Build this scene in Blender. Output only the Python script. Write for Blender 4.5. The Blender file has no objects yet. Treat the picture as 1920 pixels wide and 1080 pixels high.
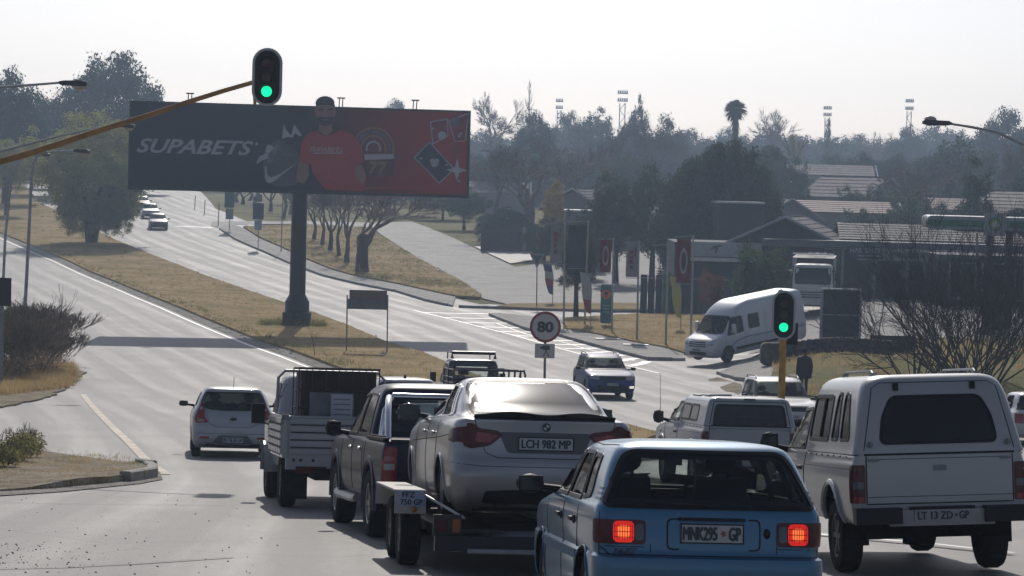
import bpy, bmesh, math, random
import numpy as np
from mathutils import Vector, Matrix, noise
from mathutils.bvhtree import BVHTree
from mathutils.geometry import delaunay_2d_cdt
random.seed(7)
SC = bpy.context.scene
COL = SC.collection
# ------------------------------------------------------------------ camera, light, exposure
F = 5000.0; PITCH = math.atan(200/5000.0); ROLL = math.radians(1.5)
cp, sp, cr, sr = math.cos(PITCH), math.sin(PITCH), math.cos(ROLL), math.sin(ROLL)
Fv = np.array([0, cp, -sp]); U0 = np.array([0, sp, cp]); X0 = np.array([1., 0, 0])
Rv = cr*X0 + sr*U0; Uv = cr*U0 - sr*X0
cam_d = bpy.data.cameras.new('camera'); cam = bpy.data.objects.new('camera', cam_d); COL.objects.link(cam)
cam.matrix_world = Matrix(((Rv[0], Uv[0], -Fv[0], 0), (Rv[1], Uv[1], -Fv[1], 0), (Rv[2], Uv[2], -Fv[2], 0), (0, 0, 0, 1)))
cam_d.sensor_width = 36; cam_d.lens = 36*F/1920; cam_d.clip_start = 0.5; cam_d.clip_end = 6000
SC.camera = cam
world = bpy.data.worlds.new('World'); SC.world = world; world.use_nodes = True
SUN_EL = math.radians(34); SUN_AZ = math.radians(-1.5)
nt = world.node_tree; nt.nodes.clear()
sky = nt.nodes.new('ShaderNodeTexSky'); sky.sky_type = 'NISHITA'; sky.sun_disc = False
sky.sun_elevation = SUN_EL; sky.sun_rotation = SUN_AZ; sky.dust_density = 5.0; sky.air_density = 1.0; sky.altitude = 1400
bg = nt.nodes.new('ShaderNodeBackground'); bg.inputs[1].default_value = 0.15
hsv = nt.nodes.new('ShaderNodeHueSaturation'); hsv.inputs['Saturation'].default_value = 0.6      # pale winter dust haze
wb = nt.nodes.new('ShaderNodeMix'); wb.data_type = 'RGBA'; wb.blend_type = 'MULTIPLY'; wb.inputs[0].default_value = 1.0; wb.inputs[7].default_value = (0.95, 0.985, 1.10, 1)
wo = nt.nodes.new('ShaderNodeOutputWorld')
nt.links.new(sky.outputs[0], hsv.inputs['Color']); nt.links.new(hsv.outputs[0], wb.inputs[6]); nt.links.new(wb.outputs[2], bg.inputs[0]); nt.links.new(bg.outputs[0], wo.inputs[0])
sl = bpy.data.lights.new('sun', 'SUN'); sl.energy = 5.0; sl.angle = math.radians(0.6); sl.color = (1.0, 0.93, 0.84)
so = bpy.data.objects.new('sun', sl); COL.objects.link(so)
sdir = Vector((math.sin(SUN_AZ)*math.cos(SUN_EL), math.cos(SUN_AZ)*math.cos(SUN_EL), math.sin(SUN_EL)))
so.rotation_euler = sdir.to_track_quat('Z', 'Y').to_euler()
SC.view_settings.view_transform = 'Standard'; SC.view_settings.look = 'None'
SC.view_settings.exposure = -1.08; SC.view_settings.gamma = 1.0; SC.view_settings.use_curve_mapping = False
SC.render.engine = 'CYCLES'
cy = SC.cycles; cy.use_denoising = True; cy.max_bounces = 6; cy.diffuse_bounces = 2; cy.glossy_bounces = 3
cy.transmission_bounces = 4; cy.transparent_max_bounces = 10; cy.volume_bounces = 0; cy.caustics_reflective = False; cy.caustics_refractive = False
# ------------------------------------------------------------------ terrain profile and pixel -> ground helpers
prof = [(-60,1.2),(0,-1.7),(18.3,-3.14),(28.6,-3.97),(37.6,-4.68),(55,-5.85),(75,-6.95),(100,-7.85),(122,-8.15),(143,-8.15),(173,-7.9),(200,-7.4),(230,-6.4),(260,-5.2),(300,-4.1),(350,-3.2),(450,-2.2),(700,0.0),(1500,6),(4000,20)]
zs = np.array([p[0] for p in prof], float); hs = np.array([p[1] for p in prof], float); dd = np.gradient(hs, zs)
def G0(z):
    z = max(-59, min(3999, z)); i = int(np.searchsorted(zs, z, side='right')-1); i = max(0, min(len(zs)-2, i))
    h = zs[i+1]-zs[i]; t = (z-zs[i])/h
    return float((2*t**3-3*t*t+1)*hs[i]+(t**3-2*t*t+t)*h*dd[i]+(-2*t**3+3*t*t)*hs[i+1]+(t**3-t*t)*h*dd[i+1])
def sm(a, b, v):
    t = max(0., min(1., (v-a)/(b-a))); return t*t*(3-2*t)
def G(x, z):
    return G0(z) + 1.1*sm(8.5, 15, x-(z-118)*0.1)*sm(95, 108, z)*(1-sm(165, 200, z)) + 0.10*sm(2.4, 5.0, x)*(1-sm(30, 44, z))
def ray(px, py): return Fv + Rv*(px-960)/F + Uv*(540-py)/F
def at(px, py, z):
    r = ray(px, py); return Vector(r*(z/r[1]))
def gp(px, py, zmin=8):
    r = ray(px, py); r = r/r[1]; z = zmin
    while z < 900:
        if r[2]*z < G(r[0]*z, z):
            a, b = z-0.5, z
            for _ in range(16):
                m = (a+b)/2
                if r[2]*m < G(r[0]*m, m): b = m
                else: a = m
            return Vector(r*b)
        z += 0.5
    return Vector(r*900)
def gx(px, z, py=600):      # point on the ground at distance z seen in column px
    for _ in range(4):
        r = ray(px, py); x = r[0]/r[1]*z; g = G(x, z)
        w = Vector((x, z, g)); py = 540-F*w.dot(Vector(Uv))/w.dot(Vector(Fv))
    return w
# ------------------------------------------------------------------ materials
MATS = {}
def _pr(name, col, rough=0.6, metal=0.0, spec=0.5, coat=0.0, emis=None, es=1.0):
    m = bpy.data.materials.new(name); m.use_nodes = True
    b = m.node_tree.nodes['Principled BSDF']
    b.inputs['Base Color'].default_value = (*col, 1); b.inputs['Roughness'].default_value = rough
    b.inputs['Metallic'].default_value = metal; b.inputs['Specular IOR Level'].default_value = spec
    b.inputs['Coat Weight'].default_value = coat; b.inputs['Coat Roughness'].default_value = 0.08
    if emis: b.inputs['Emission Color'].default_value = (*emis, 1); b.inputs['Emission Strength'].default_value = es
    MATS[name] = m
    return m, m.node_tree, b
def vary(nt, b, col, amt=0.25, scale=3.0, detail=4, bump=0.0, bscale=None, col2=None, coords='Object', stretch=None):
    tc = nt.nodes.new('ShaderNodeTexCoord'); n = nt.nodes.new('ShaderNodeTexNoise'); n.inputs['Scale'].default_value = scale; n.inputs['Detail'].default_value = detail
    src = tc.outputs[coords]
    if stretch:
        mp = nt.nodes.new('ShaderNodeMapping'); mp.inputs['Scale'].default_value = stretch; nt.links.new(src, mp.inputs[0]); src = mp.outputs[0]
    nt.links.new(src, n.inputs['Vector'])
    r = nt.nodes.new('ShaderNodeValToRGB'); r.color_ramp.elements[0].position = 0.3; r.color_ramp.elements[1].position = 0.7
    c2 = col2 or tuple(min(1, c*(1+amt)) for c in col); c1 = col if col2 else tuple(c*(1-amt) for c in col)
    r.color_ramp.elements[0].color = (*c1, 1); r.color_ramp.elements[1].color = (*c2, 1)
    nt.links.new(n.outputs[0], r.inputs[0]); nt.links.new(r.outputs[0], b.inputs['Base Color'])
    if bump:
        n2 = nt.nodes.new('ShaderNodeTexNoise'); n2.inputs['Scale'].default_value = bscale or scale*4; n2.inputs['Detail'].default_value = 5
        nt.links.new(src, n2.inputs['Vector']); bp = nt.nodes.new('ShaderNodeBump'); bp.inputs['Strength'].default_value = bump; bp.inputs['Distance'].default_value = 0.05
        nt.links.new(n2.outputs[0], bp.inputs['Height']); nt.links.new(bp.outputs[0], b.inputs['Normal'])
    return r
def M(name, col=None, rough=0.6, metal=0.0, spec=0.5, coat=0.0, var=0.12, scale=4.0, bump=0.0, emis=None, es=1.0, col2=None, bscale=None):
    if name in MATS: return MATS[name]
    m, n, b = _pr(name, col, rough, metal, spec, coat, emis, es)
    if var or col2: vary(n, b, col, var, scale, 4, bump, bscale, col2)
    return m
def paint(name, col, metal=0.4, rough=0.35, dirt=0.25, coat=0.7):
    """car paint: dust film low down and in soft patches, clear coat on top"""
    m, n, b = _pr(name, col, rough, metal, 0.5, 0.7)
    tc = n.nodes.new('ShaderNodeTexCoord'); no = n.nodes.new('ShaderNodeTexNoise'); no.inputs['Scale'].default_value = 2.5; no.inputs['Detail'].default_value = 6
    n.links.new(tc.outputs['Object'], no.inputs['Vector'])
    sx = n.nodes.new('ShaderNodeSeparateXYZ'); n.links.new(tc.outputs['Object'], sx.inputs[0])
    mr = n.nodes.new('ShaderNodeMapRange'); mr.inputs[1].default_value = 0.75; mr.inputs[2].default_value = 0.25; mr.inputs[3].default_value = 0.15; mr.inputs[4].default_value = 1.3
    n.links.new(sx.outputs[2], mr.inputs[0])
    mu = n.nodes.new('ShaderNodeMath'); mu.operation = 'MULTIPLY'; n.links.new(mr.outputs[0], mu.inputs[0]); n.links.new(no.outputs[0], mu.inputs[1])
    m2 = n.nodes.new('ShaderNodeMath'); m2.operation = 'MULTIPLY'; m2.inputs[1].default_value = dirt*1.6; m2.use_clamp = True; n.links.new(mu.outputs[0], m2.inputs[0])
    mc = n.nodes.new('ShaderNodeMix'); mc.data_type = 'RGBA'; mc.inputs[6].default_value = (*col, 1); mc.inputs[7].default_value = (0.20, 0.17, 0.13, 1)
    n.links.new(m2.outputs[0], mc.inputs[0]); n.links.new(mc.outputs[2], b.inputs['Base Color'])
    ro = n.nodes.new('ShaderNodeMapRange'); ro.inputs[3].default_value = rough; ro.inputs[4].default_value = 0.8; n.links.new(m2.outputs[0], ro.inputs[0]); n.links.new(ro.outputs[0], b.inputs['Roughness'])
    cw = n.nodes.new('ShaderNodeMapRange'); cw.inputs[3].default_value = coat; cw.inputs[4].default_value = 0.1*coat; b.inputs['Specular IOR Level'].default_value = .5 if coat > .3 else .2; n.links.new(m2.outputs[0], cw.inputs[0]); n.links.new(cw.outputs[0], b.inputs['Coat Weight'])
    return m
def glass(name, tint, refl=0.12, rough=0.03):
    m = bpy.data.materials.new(name); m.use_nodes = True; n = m.node_tree; n.nodes.clear()
    tr = n.nodes.new('ShaderNodeBsdfTransparent'); tr.inputs[0].default_value = (*tint, 1)
    gl = n.nodes.new('ShaderNodeBsdfGlossy'); gl.inputs['Roughness'].default_value = rough
    fr = n.nodes.new('ShaderNodeLayerWeight'); fr.inputs[0].default_value = 0.12
    mr = n.nodes.new('ShaderNodeMapRange'); mr.inputs[3].default_value = refl*0.5; mr.inputs[4].default_value = 0.9
    mi = n.nodes.new('ShaderNodeMixShader'); o = n.nodes.new('ShaderNodeOutputMaterial')
    n.links.new(fr.outputs['Fresnel'], mr.inputs[0]); n.links.new(mr.outputs[0], mi.inputs[0]); n.links.new(tr.outputs[0], mi.inputs[1]); n.links.new(gl.outputs[0], mi.inputs[2]); n.links.new(mi.outputs[0], o.inputs[0])
    MATS[name] = m; return m
M('rubber', (0.010, 0.010, 0.011), 0.9, spec=.2, var=0.3, scale=9, bump=0.1)
M('black_trim', (0.007, 0.007, 0.008), 0.5, spec=.3, var=0.2)
M('seam', (0.006, 0.006, 0.007), 0.8, var=0)
M('underside', (0.006, 0.006, 0.006), 0.95, spec=.1, var=0.3)
M('interior', (0.012, 0.012, 0.014), 0.9, spec=.2, var=0.2)
M('rim_metal', (0.30, 0.31, 0.32), 0.35, 0.8, var=0.15)
M('steel_rim', (0.13, 0.13, 0.13), 0.55, 0.4, var=0.3)
M('chrome', (0.7, 0.7, 0.72), 0.15, 1.0, var=0)
M('plate_white', (0.45, 0.47, 0.48), 0.4, var=0.06, scale=20)
M('plate_ink', (0.03, 0.04, 0.06), 0.5, var=0)
M('lamp_red', (0.24, 0.010, 0.012), 0.2, coat=0.3, var=0.25, scale=25)
M('lamp_dark', (0.075, 0.006, 0.009), 0.25, spec=.3, coat=0.2, var=0.2, scale=25)
M('lamp_clear', (0.32, 0.31, 0.30), 0.15, coat=0.6, var=0.15, scale=25)
M('lamp_amber', (0.35, 0.11, 0.02), 0.2, coat=0.5, var=0.15)
M('lamp_lit', (0.5, 0.02, 0.01), 0.3, var=0, emis=(1.0, 0.02, 0.008), es=1.5)
M('lamp_rib', (0.10, 0.005, 0.005), 0.3, var=0)
M('lamp_hot', (0.5, 0.1, 0.03), 0.3, var=0, emis=(1.0, 0.16, 0.03), es=2.6)
M('galvanised', (0.32, 0.33, 0.34), 0.5, 0.6, var=0.2)
M('steel_grey', (0.20, 0.21, 0.22), 0.5, 0.3, var=0.2)
M('black_paint', (0.012, 0.012, 0.014), 0.4, var=0.2)
glass('glass_clear', (0.80, 0.86, 0.84), 0.08)
glass('glass_tinted', (0.30, 0.34, 0.33), 0.10)
M('glass_black', (0.008, 0.009, 0.010), 0.08, spec=0.4, var=0.2, scale=2)
M('glass_dusty', (0.035, 0.034, 0.033), 0.16, spec=0.10, var=0.25, scale=3)
# ------------------------------------------------------------------ mesh helpers
def finish(me, smooth=True, ang=38):
    if smooth and len(me.polygons):
        me.polygons.foreach_set('use_smooth', [True]*len(me.polygons)); me.set_sharp_from_angle(angle=math.radians(ang))
def link(name, me, parent=None):
    o = bpy.data.objects.new(name, me); COL.objects.link(o)
    if parent is not None: o.parent = parent
    return o
def tag(o, label=None, cat=None, group=None, kind=None):
    if label: o['label'] = label
    if cat: o['category'] = cat
    if group: o['group'] = group
    if kind: o['kind'] = kind
    return o
def thing(name, label, cat, loc=(0, 0, 0), rz=0.0, group=None, mw=None):
    o = bpy.data.objects.new(name, None); COL.objects.link(o); o.empty_display_size = 0.3
    if mw is not None: o.matrix_world = mw
    else: o.location = loc; o.rotation_euler = (0, 0, rz)
    return tag(o, label, cat, group)
def copy_tree(o, parent=None):
    c = o.copy(); COL.objects.link(c); c.parent = parent
    for ch in list(o.children): copy_tree(ch, c)
    return c
class MB:
    def __init__(s): s.v = []; s.f = []; s.m = []; s.mats = []; s.cur = 0; s.T = None
    def mat(s, m):
        m = MATS[m] if isinstance(m, str) else m
        if m not in s.mats: s.mats.append(m)
        s.cur = s.mats.index(m); return s
    def add(s, vs, fs):
        b = len(s.v)
        if s.T is not None: vs = [s.T @ Vector(v) for v in vs]
        s.v += [tuple(v) for v in vs]; s.f += [tuple(b+i for i in f) for f in fs]; s.m += [s.cur]*len(fs); return s
    def box(s, c, d, rot=None, tz=1.0):
        x, y, z = d[0]/2, d[1]/2, d[2]/2
        vs = [(-x,-y,-z),(x,-y,-z),(x,y,-z),(-x,y,-z),(-x*tz,-y*tz,z),(x*tz,-y*tz,z),(x*tz,y*tz,z),(-x*tz,y*tz,z)]
        if rot is not None: vs = [rot @ Vector(v) for v in vs]
        vs = [(v[0]+c[0], v[1]+c[1], v[2]+c[2]) for v in vs]
        return s.add(vs, [(0,3,2,1),(4,5,6,7),(0,1,5,4),(1,2,6,5),(2,3,7,6),(3,0,4,7)])
    def tube(s, pts, r, n=8, cap=True):
        pts = [Vector(p) for p in pts]; k = len(pts)
        rs = r if isinstance(r, (list, tuple)) else [r]*k
        vs = []; prev = None
        for i, p in enumerate(pts):
            t = (pts[min(i+1, k-1)]-pts[max(i-1, 0)])
            if t.length < 1e-9: t = Vector((0, 0, 1))
            t.normalize()
            if prev is None: a = t.cross(Vector((0, 0, 1)) if abs(t.z) < .9 else Vector((1, 0, 0))).normalized()
            else:
                a = prev - t*prev.dot(t)
                a = a.normalized() if a.length > 1e-6 else t.orthogonal().normalized()
            prev = a; b = t.cross(a)
            for j in range(n):
                an = 2*math.pi*j/n; vs.append(p+(a*math.cos(an)+b*math.sin(an))*rs[i])
        fs = [(i*n+j, i*n+(j+1) % n, (i+1)*n+(j+1) % n, (i+1)*n+j) for i in range(k-1) for j in range(n)]
        if cap: fs += [tuple(reversed(range(n))), tuple(range((k-1)*n, k*n))]
        return s.add(vs, fs)
    def lathe(s, prof, axis='z', n=24, c=(0, 0, 0)):
        vs = []
        for (r, h) in prof:
            for j in range(n):
                a = 2*math.pi*j/n; x, y = r*math.cos(a), r*math.sin(a)
                v = (x, y, h) if axis == 'z' else ((h, x, y) if axis == 'x' else (x, h, y))
                vs.append((v[0]+c[0], v[1]+c[1], v[2]+c[2]))
        k = len(prof); fs = [(i*n+j, i*n+(j+1) % n, (i+1)*n+(j+1) % n, (i+1)*n+j) for i in range(k-1) for j in range(n)]
        return s.add(vs, fs)
    def prism(s, poly, y0, y1, plane='xz'):
        """poly in the plane, extruded along the third axis"""
        n = len(poly)
        def m3(p, h): return (p[0], h, p[1]) if plane == 'xz' else ((h, p[0], p[1]) if plane == 'yz' else (p[0], p[1], h))
        vs = [m3(p, y0) for p in poly]+[m3(p, y1) for p in poly]
        fs = [tuple(range(n)), tuple(reversed(range(n, 2*n)))]+[(i, i+n, (i+1) % n+n, (i+1) % n) for i in range(n)]
        return s.add(vs, fs)
    def sphere(s, c, r, n=10, m=7):
        vs = []; 
        for i in range(m+1):
            ph = math.pi*i/m
            for j in range(n):
                a = 2*math.pi*j/n; vs.append((c[0]+r[0]*math.sin(ph)*math.cos(a), c[1]+r[1]*math.sin(ph)*math.sin(a), c[2]+r[2]*math.cos(ph)))
        return s.add(vs, [(i*n+j, (i+1)*n+j, (i+1)*n+(j+1) % n, i*n+(j+1) % n) for i in range(m) for j in range(n)])
    def build(s, name, mat=None, parent=None, smooth=True, ang=38):
        me = bpy.data.meshes.new(name); me.from_pydata(s.v, [], s.f)
        if mat is not None: me.materials.append(MATS[mat] if isinstance(mat, str) else mat)
        else:
            for m in s.mats: me.materials.append(m)
            me.polygons.foreach_set('material_index', s.m)
        finish(me, smooth, ang); me.update()
        return link(name, me, parent)
def rp(pts, r=0.05, n=4):
    """round the corners of a polygon"""
    out = []; k = len(pts)
    for i in range(k):
        p0, p, p1 = Vector(pts[i-1]), Vector(pts[i]), Vector(pts[(i+1) % k])
        ri = r[i] if isinstance(r, (list, tuple)) else r
        a = p+(p0-p).normalized()*min(ri, (p0-p).length*.45); b = p+(p1-p).normalized()*min(ri, (p1-p).length*.45)
        for j in range(n+1):
            t = j/n; out.append(tuple(a*(1-t)**2+p*2*t*(1-t)+b*t*t))
    return out
def rrect(x0, z0, x1, z1, r=0.03, n=4): return rp([(x0, z0), (x1, z0), (x1, z1), (x0, z1)], r, n)
def offp(poly, d):
    """offset a closed polygon outwards by d (positive = larger)"""
    n = len(poly); area = sum(poly[i][0]*poly[(i+1) % n][1]-poly[(i+1) % n][0]*poly[i][1] for i in range(n)); sg = 1 if area > 0 else -1
    out = []
    for i in range(n):
        a, b, c = Vector(poly[i-1]), Vector(poly[i]), Vector(poly[(i+1) % n])
        e1, e2 = (b-a), (c-b)
        if e1.length < 1e-7: e1 = e2
        if e2.length < 1e-7: e2 = e1
        e1.normalize(); e2.normalize()
        nn = Vector((e1.y+e2.y, -(e1.x+e2.x)))
        if nn.length < 1e-6: nn = Vector((e1.y, -e1.x))
        nn.normalize(); k = 1/max(.5, nn.dot(Vector((e1.y, -e1.x))))
        out.append((b.x+nn.x*d*sg*k, b.y+nn.y*d*sg*k))
    return out
def inpoly(x, y, poly):
    c = False; j = len(poly)-1
    for i in range(len(poly)):
        xi, yi = poly[i][0], poly[i][1]; xj, yj = poly[j][0], poly[j][1]
        if (yi > y) != (yj > y) and x < (xj-xi)*(y-yi)/(yj-yi)+xi: c = not c
        j = i
    return c
def cdt(poly, step):
    """triangulate a polygon with interior points"""
    pts = [Vector((p[0], p[1])) for p in poly]; n = len(pts)
    xs = [p.x for p in pts]; ys = [p.y for p in pts]
    if step:
        inner = offp(poly, -step*.35)
        y = min(ys)+step*.5; row = 0
        while y < max(ys):
            x = min(xs)+step*(.5+.25*(row % 2))
            while x < max(xs):
                if inpoly(x, y, inner) and inpoly(x, y, poly): pts.append(Vector((x, y)))
                x += step
            y += step; row += 1
    r = delaunay_2d_cdt(pts, [], [list(range(n))], 1, 1e-5)
    return [(v.x, v.y) for v in r[0]], [tuple(f) for f in r[2]], r[3]
def resample(poly, step):
    out = []; n = len(poly)
    for i in range(n):
        a, b = poly[i], poly[(i+1) % n]; L = math.hypot(b[0]-a[0], b[1]-a[1]); k = max(1, int(L/step))
        for j in range(k): out.append((a[0]+(b[0]-a[0])*j/k, a[1]+(b[1]-a[1])*j/k))
    return out
_txt = {}
def text_poly(s, size=1.0, shear=0.0, sx=1.0, bold=0.0, ext=0.004):
    """mesh verts/faces of lettering, centred, in the x-y plane"""
    cu = bpy.data.curves.new('lettering', 'FONT'); cu.body = s; cu.size = size; cu.shear = shear; cu.align_x = 'CENTER'; cu.align_y = 'CENTER'
    cu.offset = bold; cu.resolution_u = 3; cu.extrude = ext
    o = bpy.data.objects.new('lettering', cu); COL.objects.link(o)
    dg = bpy.context.evaluated_depsgraph_get(); me = bpy.data.meshes.new_from_object(o.evaluated_get(dg))
    bpy.data.objects.remove(o); vs = [Vector((v.co.x*sx, v.co.y, v.co.z)) for v in me.vertices]; fs = [tuple(p.vertices) for p in me.polygons]
    bpy.data.meshes.remove(me)
    xs = [v.x for v in vs]; ys = [v.y for v in vs]; cx, cyy = (min(xs)+max(xs))/2, (min(ys)+max(ys))/2
    return [Vector((v.x-cx, v.y-cyy, v.z)) for v in vs], fs, max(xs)-min(xs), max(ys)-min(ys)
def text_obj(name, s, w, h, mat, parent, T, shear=0.0, bold=0.0, ext=0.004):
    """lettering scaled to w x h metres and put through matrix T (x right, y up, z towards the reader)"""
    vs, fs, tw, th = text_poly(s, 1.0, shear, 1.0, bold, ext)
    mb = MB(); mb.T = T; mb.add([(v.x*w/tw, v.y*h/th, v.z) for v in vs], fs)
    if mat == 'plate_ink' and parent is not None:      # heavier strokes for number plates
        for k, (dx, dy) in enumerate(((.045, 0), (-.045, 0), (0, .03), (0, -.03))): mb.add([(v.x*w/tw+dx*h, v.y*h/th+dy*h, v.z-.0004*(k+1)) for v in vs], fs)
    return mb.build(name, mat, parent, smooth=False)
# ------------------------------------------------------------------ vehicle shells
def pchip(xs, ys, xq):
    xs = np.array(xs, float); ys = np.array(ys, float); h = np.diff(xs); dl = np.diff(ys)/h; n = len(xs); d = np.zeros(n)
    for i in range(1, n-1):
        if dl[i-1]*dl[i] > 0:
            w1, w2 = 2*h[i]+h[i-1], h[i]+2*h[i-1]; d[i] = (w1+w2)/(w1/dl[i-1]+w2/dl[i])
    d[0] = dl[0]; d[-1] = dl[-1]
    i = np.clip(np.searchsorted(xs, xq, side='right')-1, 0, n-2); t = (xq-xs[i])/h[i]; hh = h[i]
    return (2*t**3-3*t*t+1)*ys[i]+(t**3-2*t*t+t)*hh*d[i]+(-2*t**3+3*t*t)*ys[i+1]+(t**3-t*t)*hh*d[i+1]
VIEW = {'rear': (Vector((0, 1, 0)), lambda a, b: Vector((a, -30, b))), 'front': (Vector((0, -1, 0)), lambda a, b: Vector((a, 30, b))),
        'left': (Vector((1, 0, 0)), lambda a, b: Vector((-30, a, b))), 'right': (Vector((-1, 0, 0)), lambda a, b: Vector((30, a, b))),
        'top': (Vector((0, 0, -1)), lambda a, b: Vector((a, b, 30)))}
def to2(view, p): return (p.x, p.z) if view in ('rear', 'front') else ((p.y, p.z) if view in ('left', 'right') else (p.x, p.y))
class Body:
    """shell lofted from horizontal slices: (z, y_rear, y_front, half_width, r_rear, r_front, bulge_rear, bulge_front)"""
    def __init__(s, slices, arches=(), step=0.06, ns=48, plan=0.03, arch_r=0.34):
        S = np.array([list(q)+[0.2, 0.25, 0.06, 0.12][len(q)-4:] for q in slices], float)
        k = [0.0]
        for i in range(1, len(S)):
            a, b = S[i-1], S[i]; k.append(k[-1]+max(0.012, abs(b[0]-a[0]), abs(b[1]-a[1])*.6, abs(b[2]-a[2])*.5, abs(b[3]-a[3])*.7))
        q = []
        for i in range(1, len(S)):
            n = max(1, int(math.ceil((k[i]-k[i-1])/step))); q += list(np.linspace(k[i-1], k[i], n, endpoint=False))
        q = np.array(q+[k[-1]]); A = np.stack([pchip(k, S[:, c], q) for c in range(8)], 1)
        rows = []
        for (z, yr, yf, w, rr, rf, br, bf) in A:
            rr = min(rr, w*.9, (yf-yr)*.3); rf = min(rf, w*.9, (yf-yr)*.3); L = yf-yr
            h = []
            for a in np.linspace(0, 1, 8): x = a*(w-rr); h.append((x, yr+br*(x/w)**2))
            b0 = br*((w-rr)/w)**2
            for t in np.linspace(0, math.pi/2, 6)[1:]: h.append((w-rr+rr*math.sin(t), yr+b0+rr*(1-math.cos(t))))
            b1 = bf*((w-rf)/w)**2; ya, yb = yr+b0+rr, yf-b1-rf
            for t in np.linspace(0, 1, ns)[1:-1]: h.append((w, ya+(yb-ya)*t))
            for t in np.linspace(math.pi/2, 0, 7)[:-1]: h.append((w-rf+rf*math.sin(t), yf-b1-rf*(1-math.cos(t))))
            for a in np.linspace(1, 0, 9): x = a*(w-rf); h.append((x, yf-bf*(x/w)**2))
            h = [(x*(1-plan*abs(2*(y-yr)/L-1)**3), y) for x, y in h]
            full = [(x, y, z) for x, y in h]+[(-x, y, z) for x, y in reversed(h[1:-1])]
            rows.append(full)
        n = len(rows[0]); V = [Vector(p) for r in rows for p in r]
        Fc = [(i*n+j, i*n+(j+1) % n, (i+1)*n+(j+1) % n, (i+1)*n+j) for i in range(len(rows)-1) for j in range(n)]
        Fc.append(tuple(range((len(rows)-1)*n, len(rows)*n)))
        s.bvh = BVHTree.FromPolygons(V, Fc)
        for (yc, zc, r) in arches:          # cut the wheel arches and pull the edge onto the circle
            keep = []; dead = set()
            for f in Fc:
                c = sum((V[i] for i in f), Vector())/len(f)
                if (c.y-yc)**2+(c.z-zc)**2 < r*r and abs(c.x) > 0.3: dead.update(f)
                else: keep.append(f)
            alive = set(i for f in keep for i in f)
            for i in dead & alive:
                v = V[i]; dy, dz = v.y-yc, v.z-zc; L = math.hypot(dy, dz) or 1
                V[i] = Vector((v.x, yc+dy/L*r, max(zc-.25, zc+dz/L*r)))
            Fc = keep
        s.V, s.F = V, Fc; s.arches = arches; s.cuts = []
        s.zmin = S[0][0]; s.S = S
    def proj(s, view, a, b, miss=True):
        d, o = VIEW[view]; p0 = o(a, b); hit = s.bvh.ray_cast(p0, d)
        if hit[0] is None:
            q = p0+d*29.0; hit = s.bvh.find_nearest(q)
        return hit[0], hit[1]
    def cut(s, view, poly):
        d, _ = VIEW[view]; keep = []
        for f in s.F:
            if len(f) > 4: keep.append(f); continue
            a, b, c, e = (s.V[i] for i in f); ce = (a+b+c+e)/4; nn = (c-a).cross(e-b)
            if nn.dot(d)*1.0 < -1e-9 and nn.length > 0 and nn.normalized().dot(d) < -0.12:
                u, v = to2(view, ce)
                if inpoly(u, v, poly): continue
            keep.append(f)
        s.F = keep
    def shell(s, name, mat, parent, lining=True):
        mb = MB(); mb.mat(mat); mb.add(s.V, s.F); o = mb.build(name, None, parent, ang=32)
        if lining:
            m2 = MB(); cz = 0.7; N = [Vector() for _ in s.V]
            for f in s.F:
                if len(f) == 4: nn = (s.V[f[2]]-s.V[f[0]]).cross(s.V[f[3]]-s.V[f[1]])
                else: nn = Vector((0, 0, 1e-4))
                for i in f: N[i] += nn
            vs = [v-(N[i].normalized()*0.022 if N[i].length > 0 else Vector()) for i, v in enumerate(s.V)]
            m2.add(vs, [tuple(reversed(f)) for f in s.F]); m2.build('interior_lining', 'interior', parent)
        return o
    def patch(s, name, view, poly, mat, parent, off=0.006, thick=0.012, step=None, mb=None):
        w = max(p[0] for p in poly)-min(p[0] for p in poly); h = max(p[1] for p in poly)-min(p[1] for p in poly)
        step = step or max(0.03, min(w, h)/4, max(w, h)/24)
        vs, fs, orig = cdt(resample(poly, step*1.2), step); d = VIEW[view][0]
        top = []; 
        for (a, b) in vs: P, n = s.proj(view, a, b); top.append(P)
        edges = {}
        for f in fs:
            for i in range(len(f)):
                e = (f[i], f[(i+1) % len(f)]); 
                if (e[1], e[0]) in edges: del edges[(e[1], e[0])]
                else: edges[e] = 1
        n = len(top); V = [p-d*off for p in top]+[p-d*(off-thick) for p in top]
        flip = view in ('front', 'left', ); 
        Fc = []
        for f in fs:
            a, b, c = V[f[0]], V[f[1]], V[f[2]]
            Fc.append(f if (b-a).cross(c-a).dot(d) < 0 else tuple(reversed(f)))
        Fc += [(a, b, b+n, a+n) for (a, b) in edges]
        own = mb is None; mb = mb or MB(); mb.mat(mat); mb.add(V, Fc)
        if own: return mb.build(name, None, parent)
    def ring(s, name, view, outer, inner, mat, parent, off=0.01, thick=0.02):
        d = VIEW[view][0]; n = len(outer)
        A = [s.proj(view, *p)[0]-d*(off-thick) for p in outer]; B = [s.proj(view, *p)[0]-d*off for p in outer]
        C_ = [s.proj(view, *p)[0]-d*off for p in inner]; D = [s.proj(view, *p)[0]-d*(off-thick*1.4) for p in inner]
        V = A+B+C_+D; Fc = []
        for k in range(3): Fc += [(k*n+i, k*n+(i+1) % n, (k+1)*n+(i+1) % n, (k+1)*n+i) for i in range(n)]
        return MB().add(V, Fc).build(name, mat, parent)
    def line(s, view, pts, r=0.004, off=0.0, mb=None, step=0.05):
        d = VIEW[view][0]; P = []
        for i in range(len(pts)-1):
            a, b = pts[i], pts[i+1]; k = max(1, int(math.hypot(b[0]-a[0], b[1]-a[1])/step))
            for j in range(k+(i == len(pts)-2)): P.append(s.proj(view, a[0]+(b[0]-a[0])*j/k, a[1]+(b[1]-a[1])*j/k)[0]-d*off)
        mb.tube(P, r, 5, cap=False)
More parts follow.
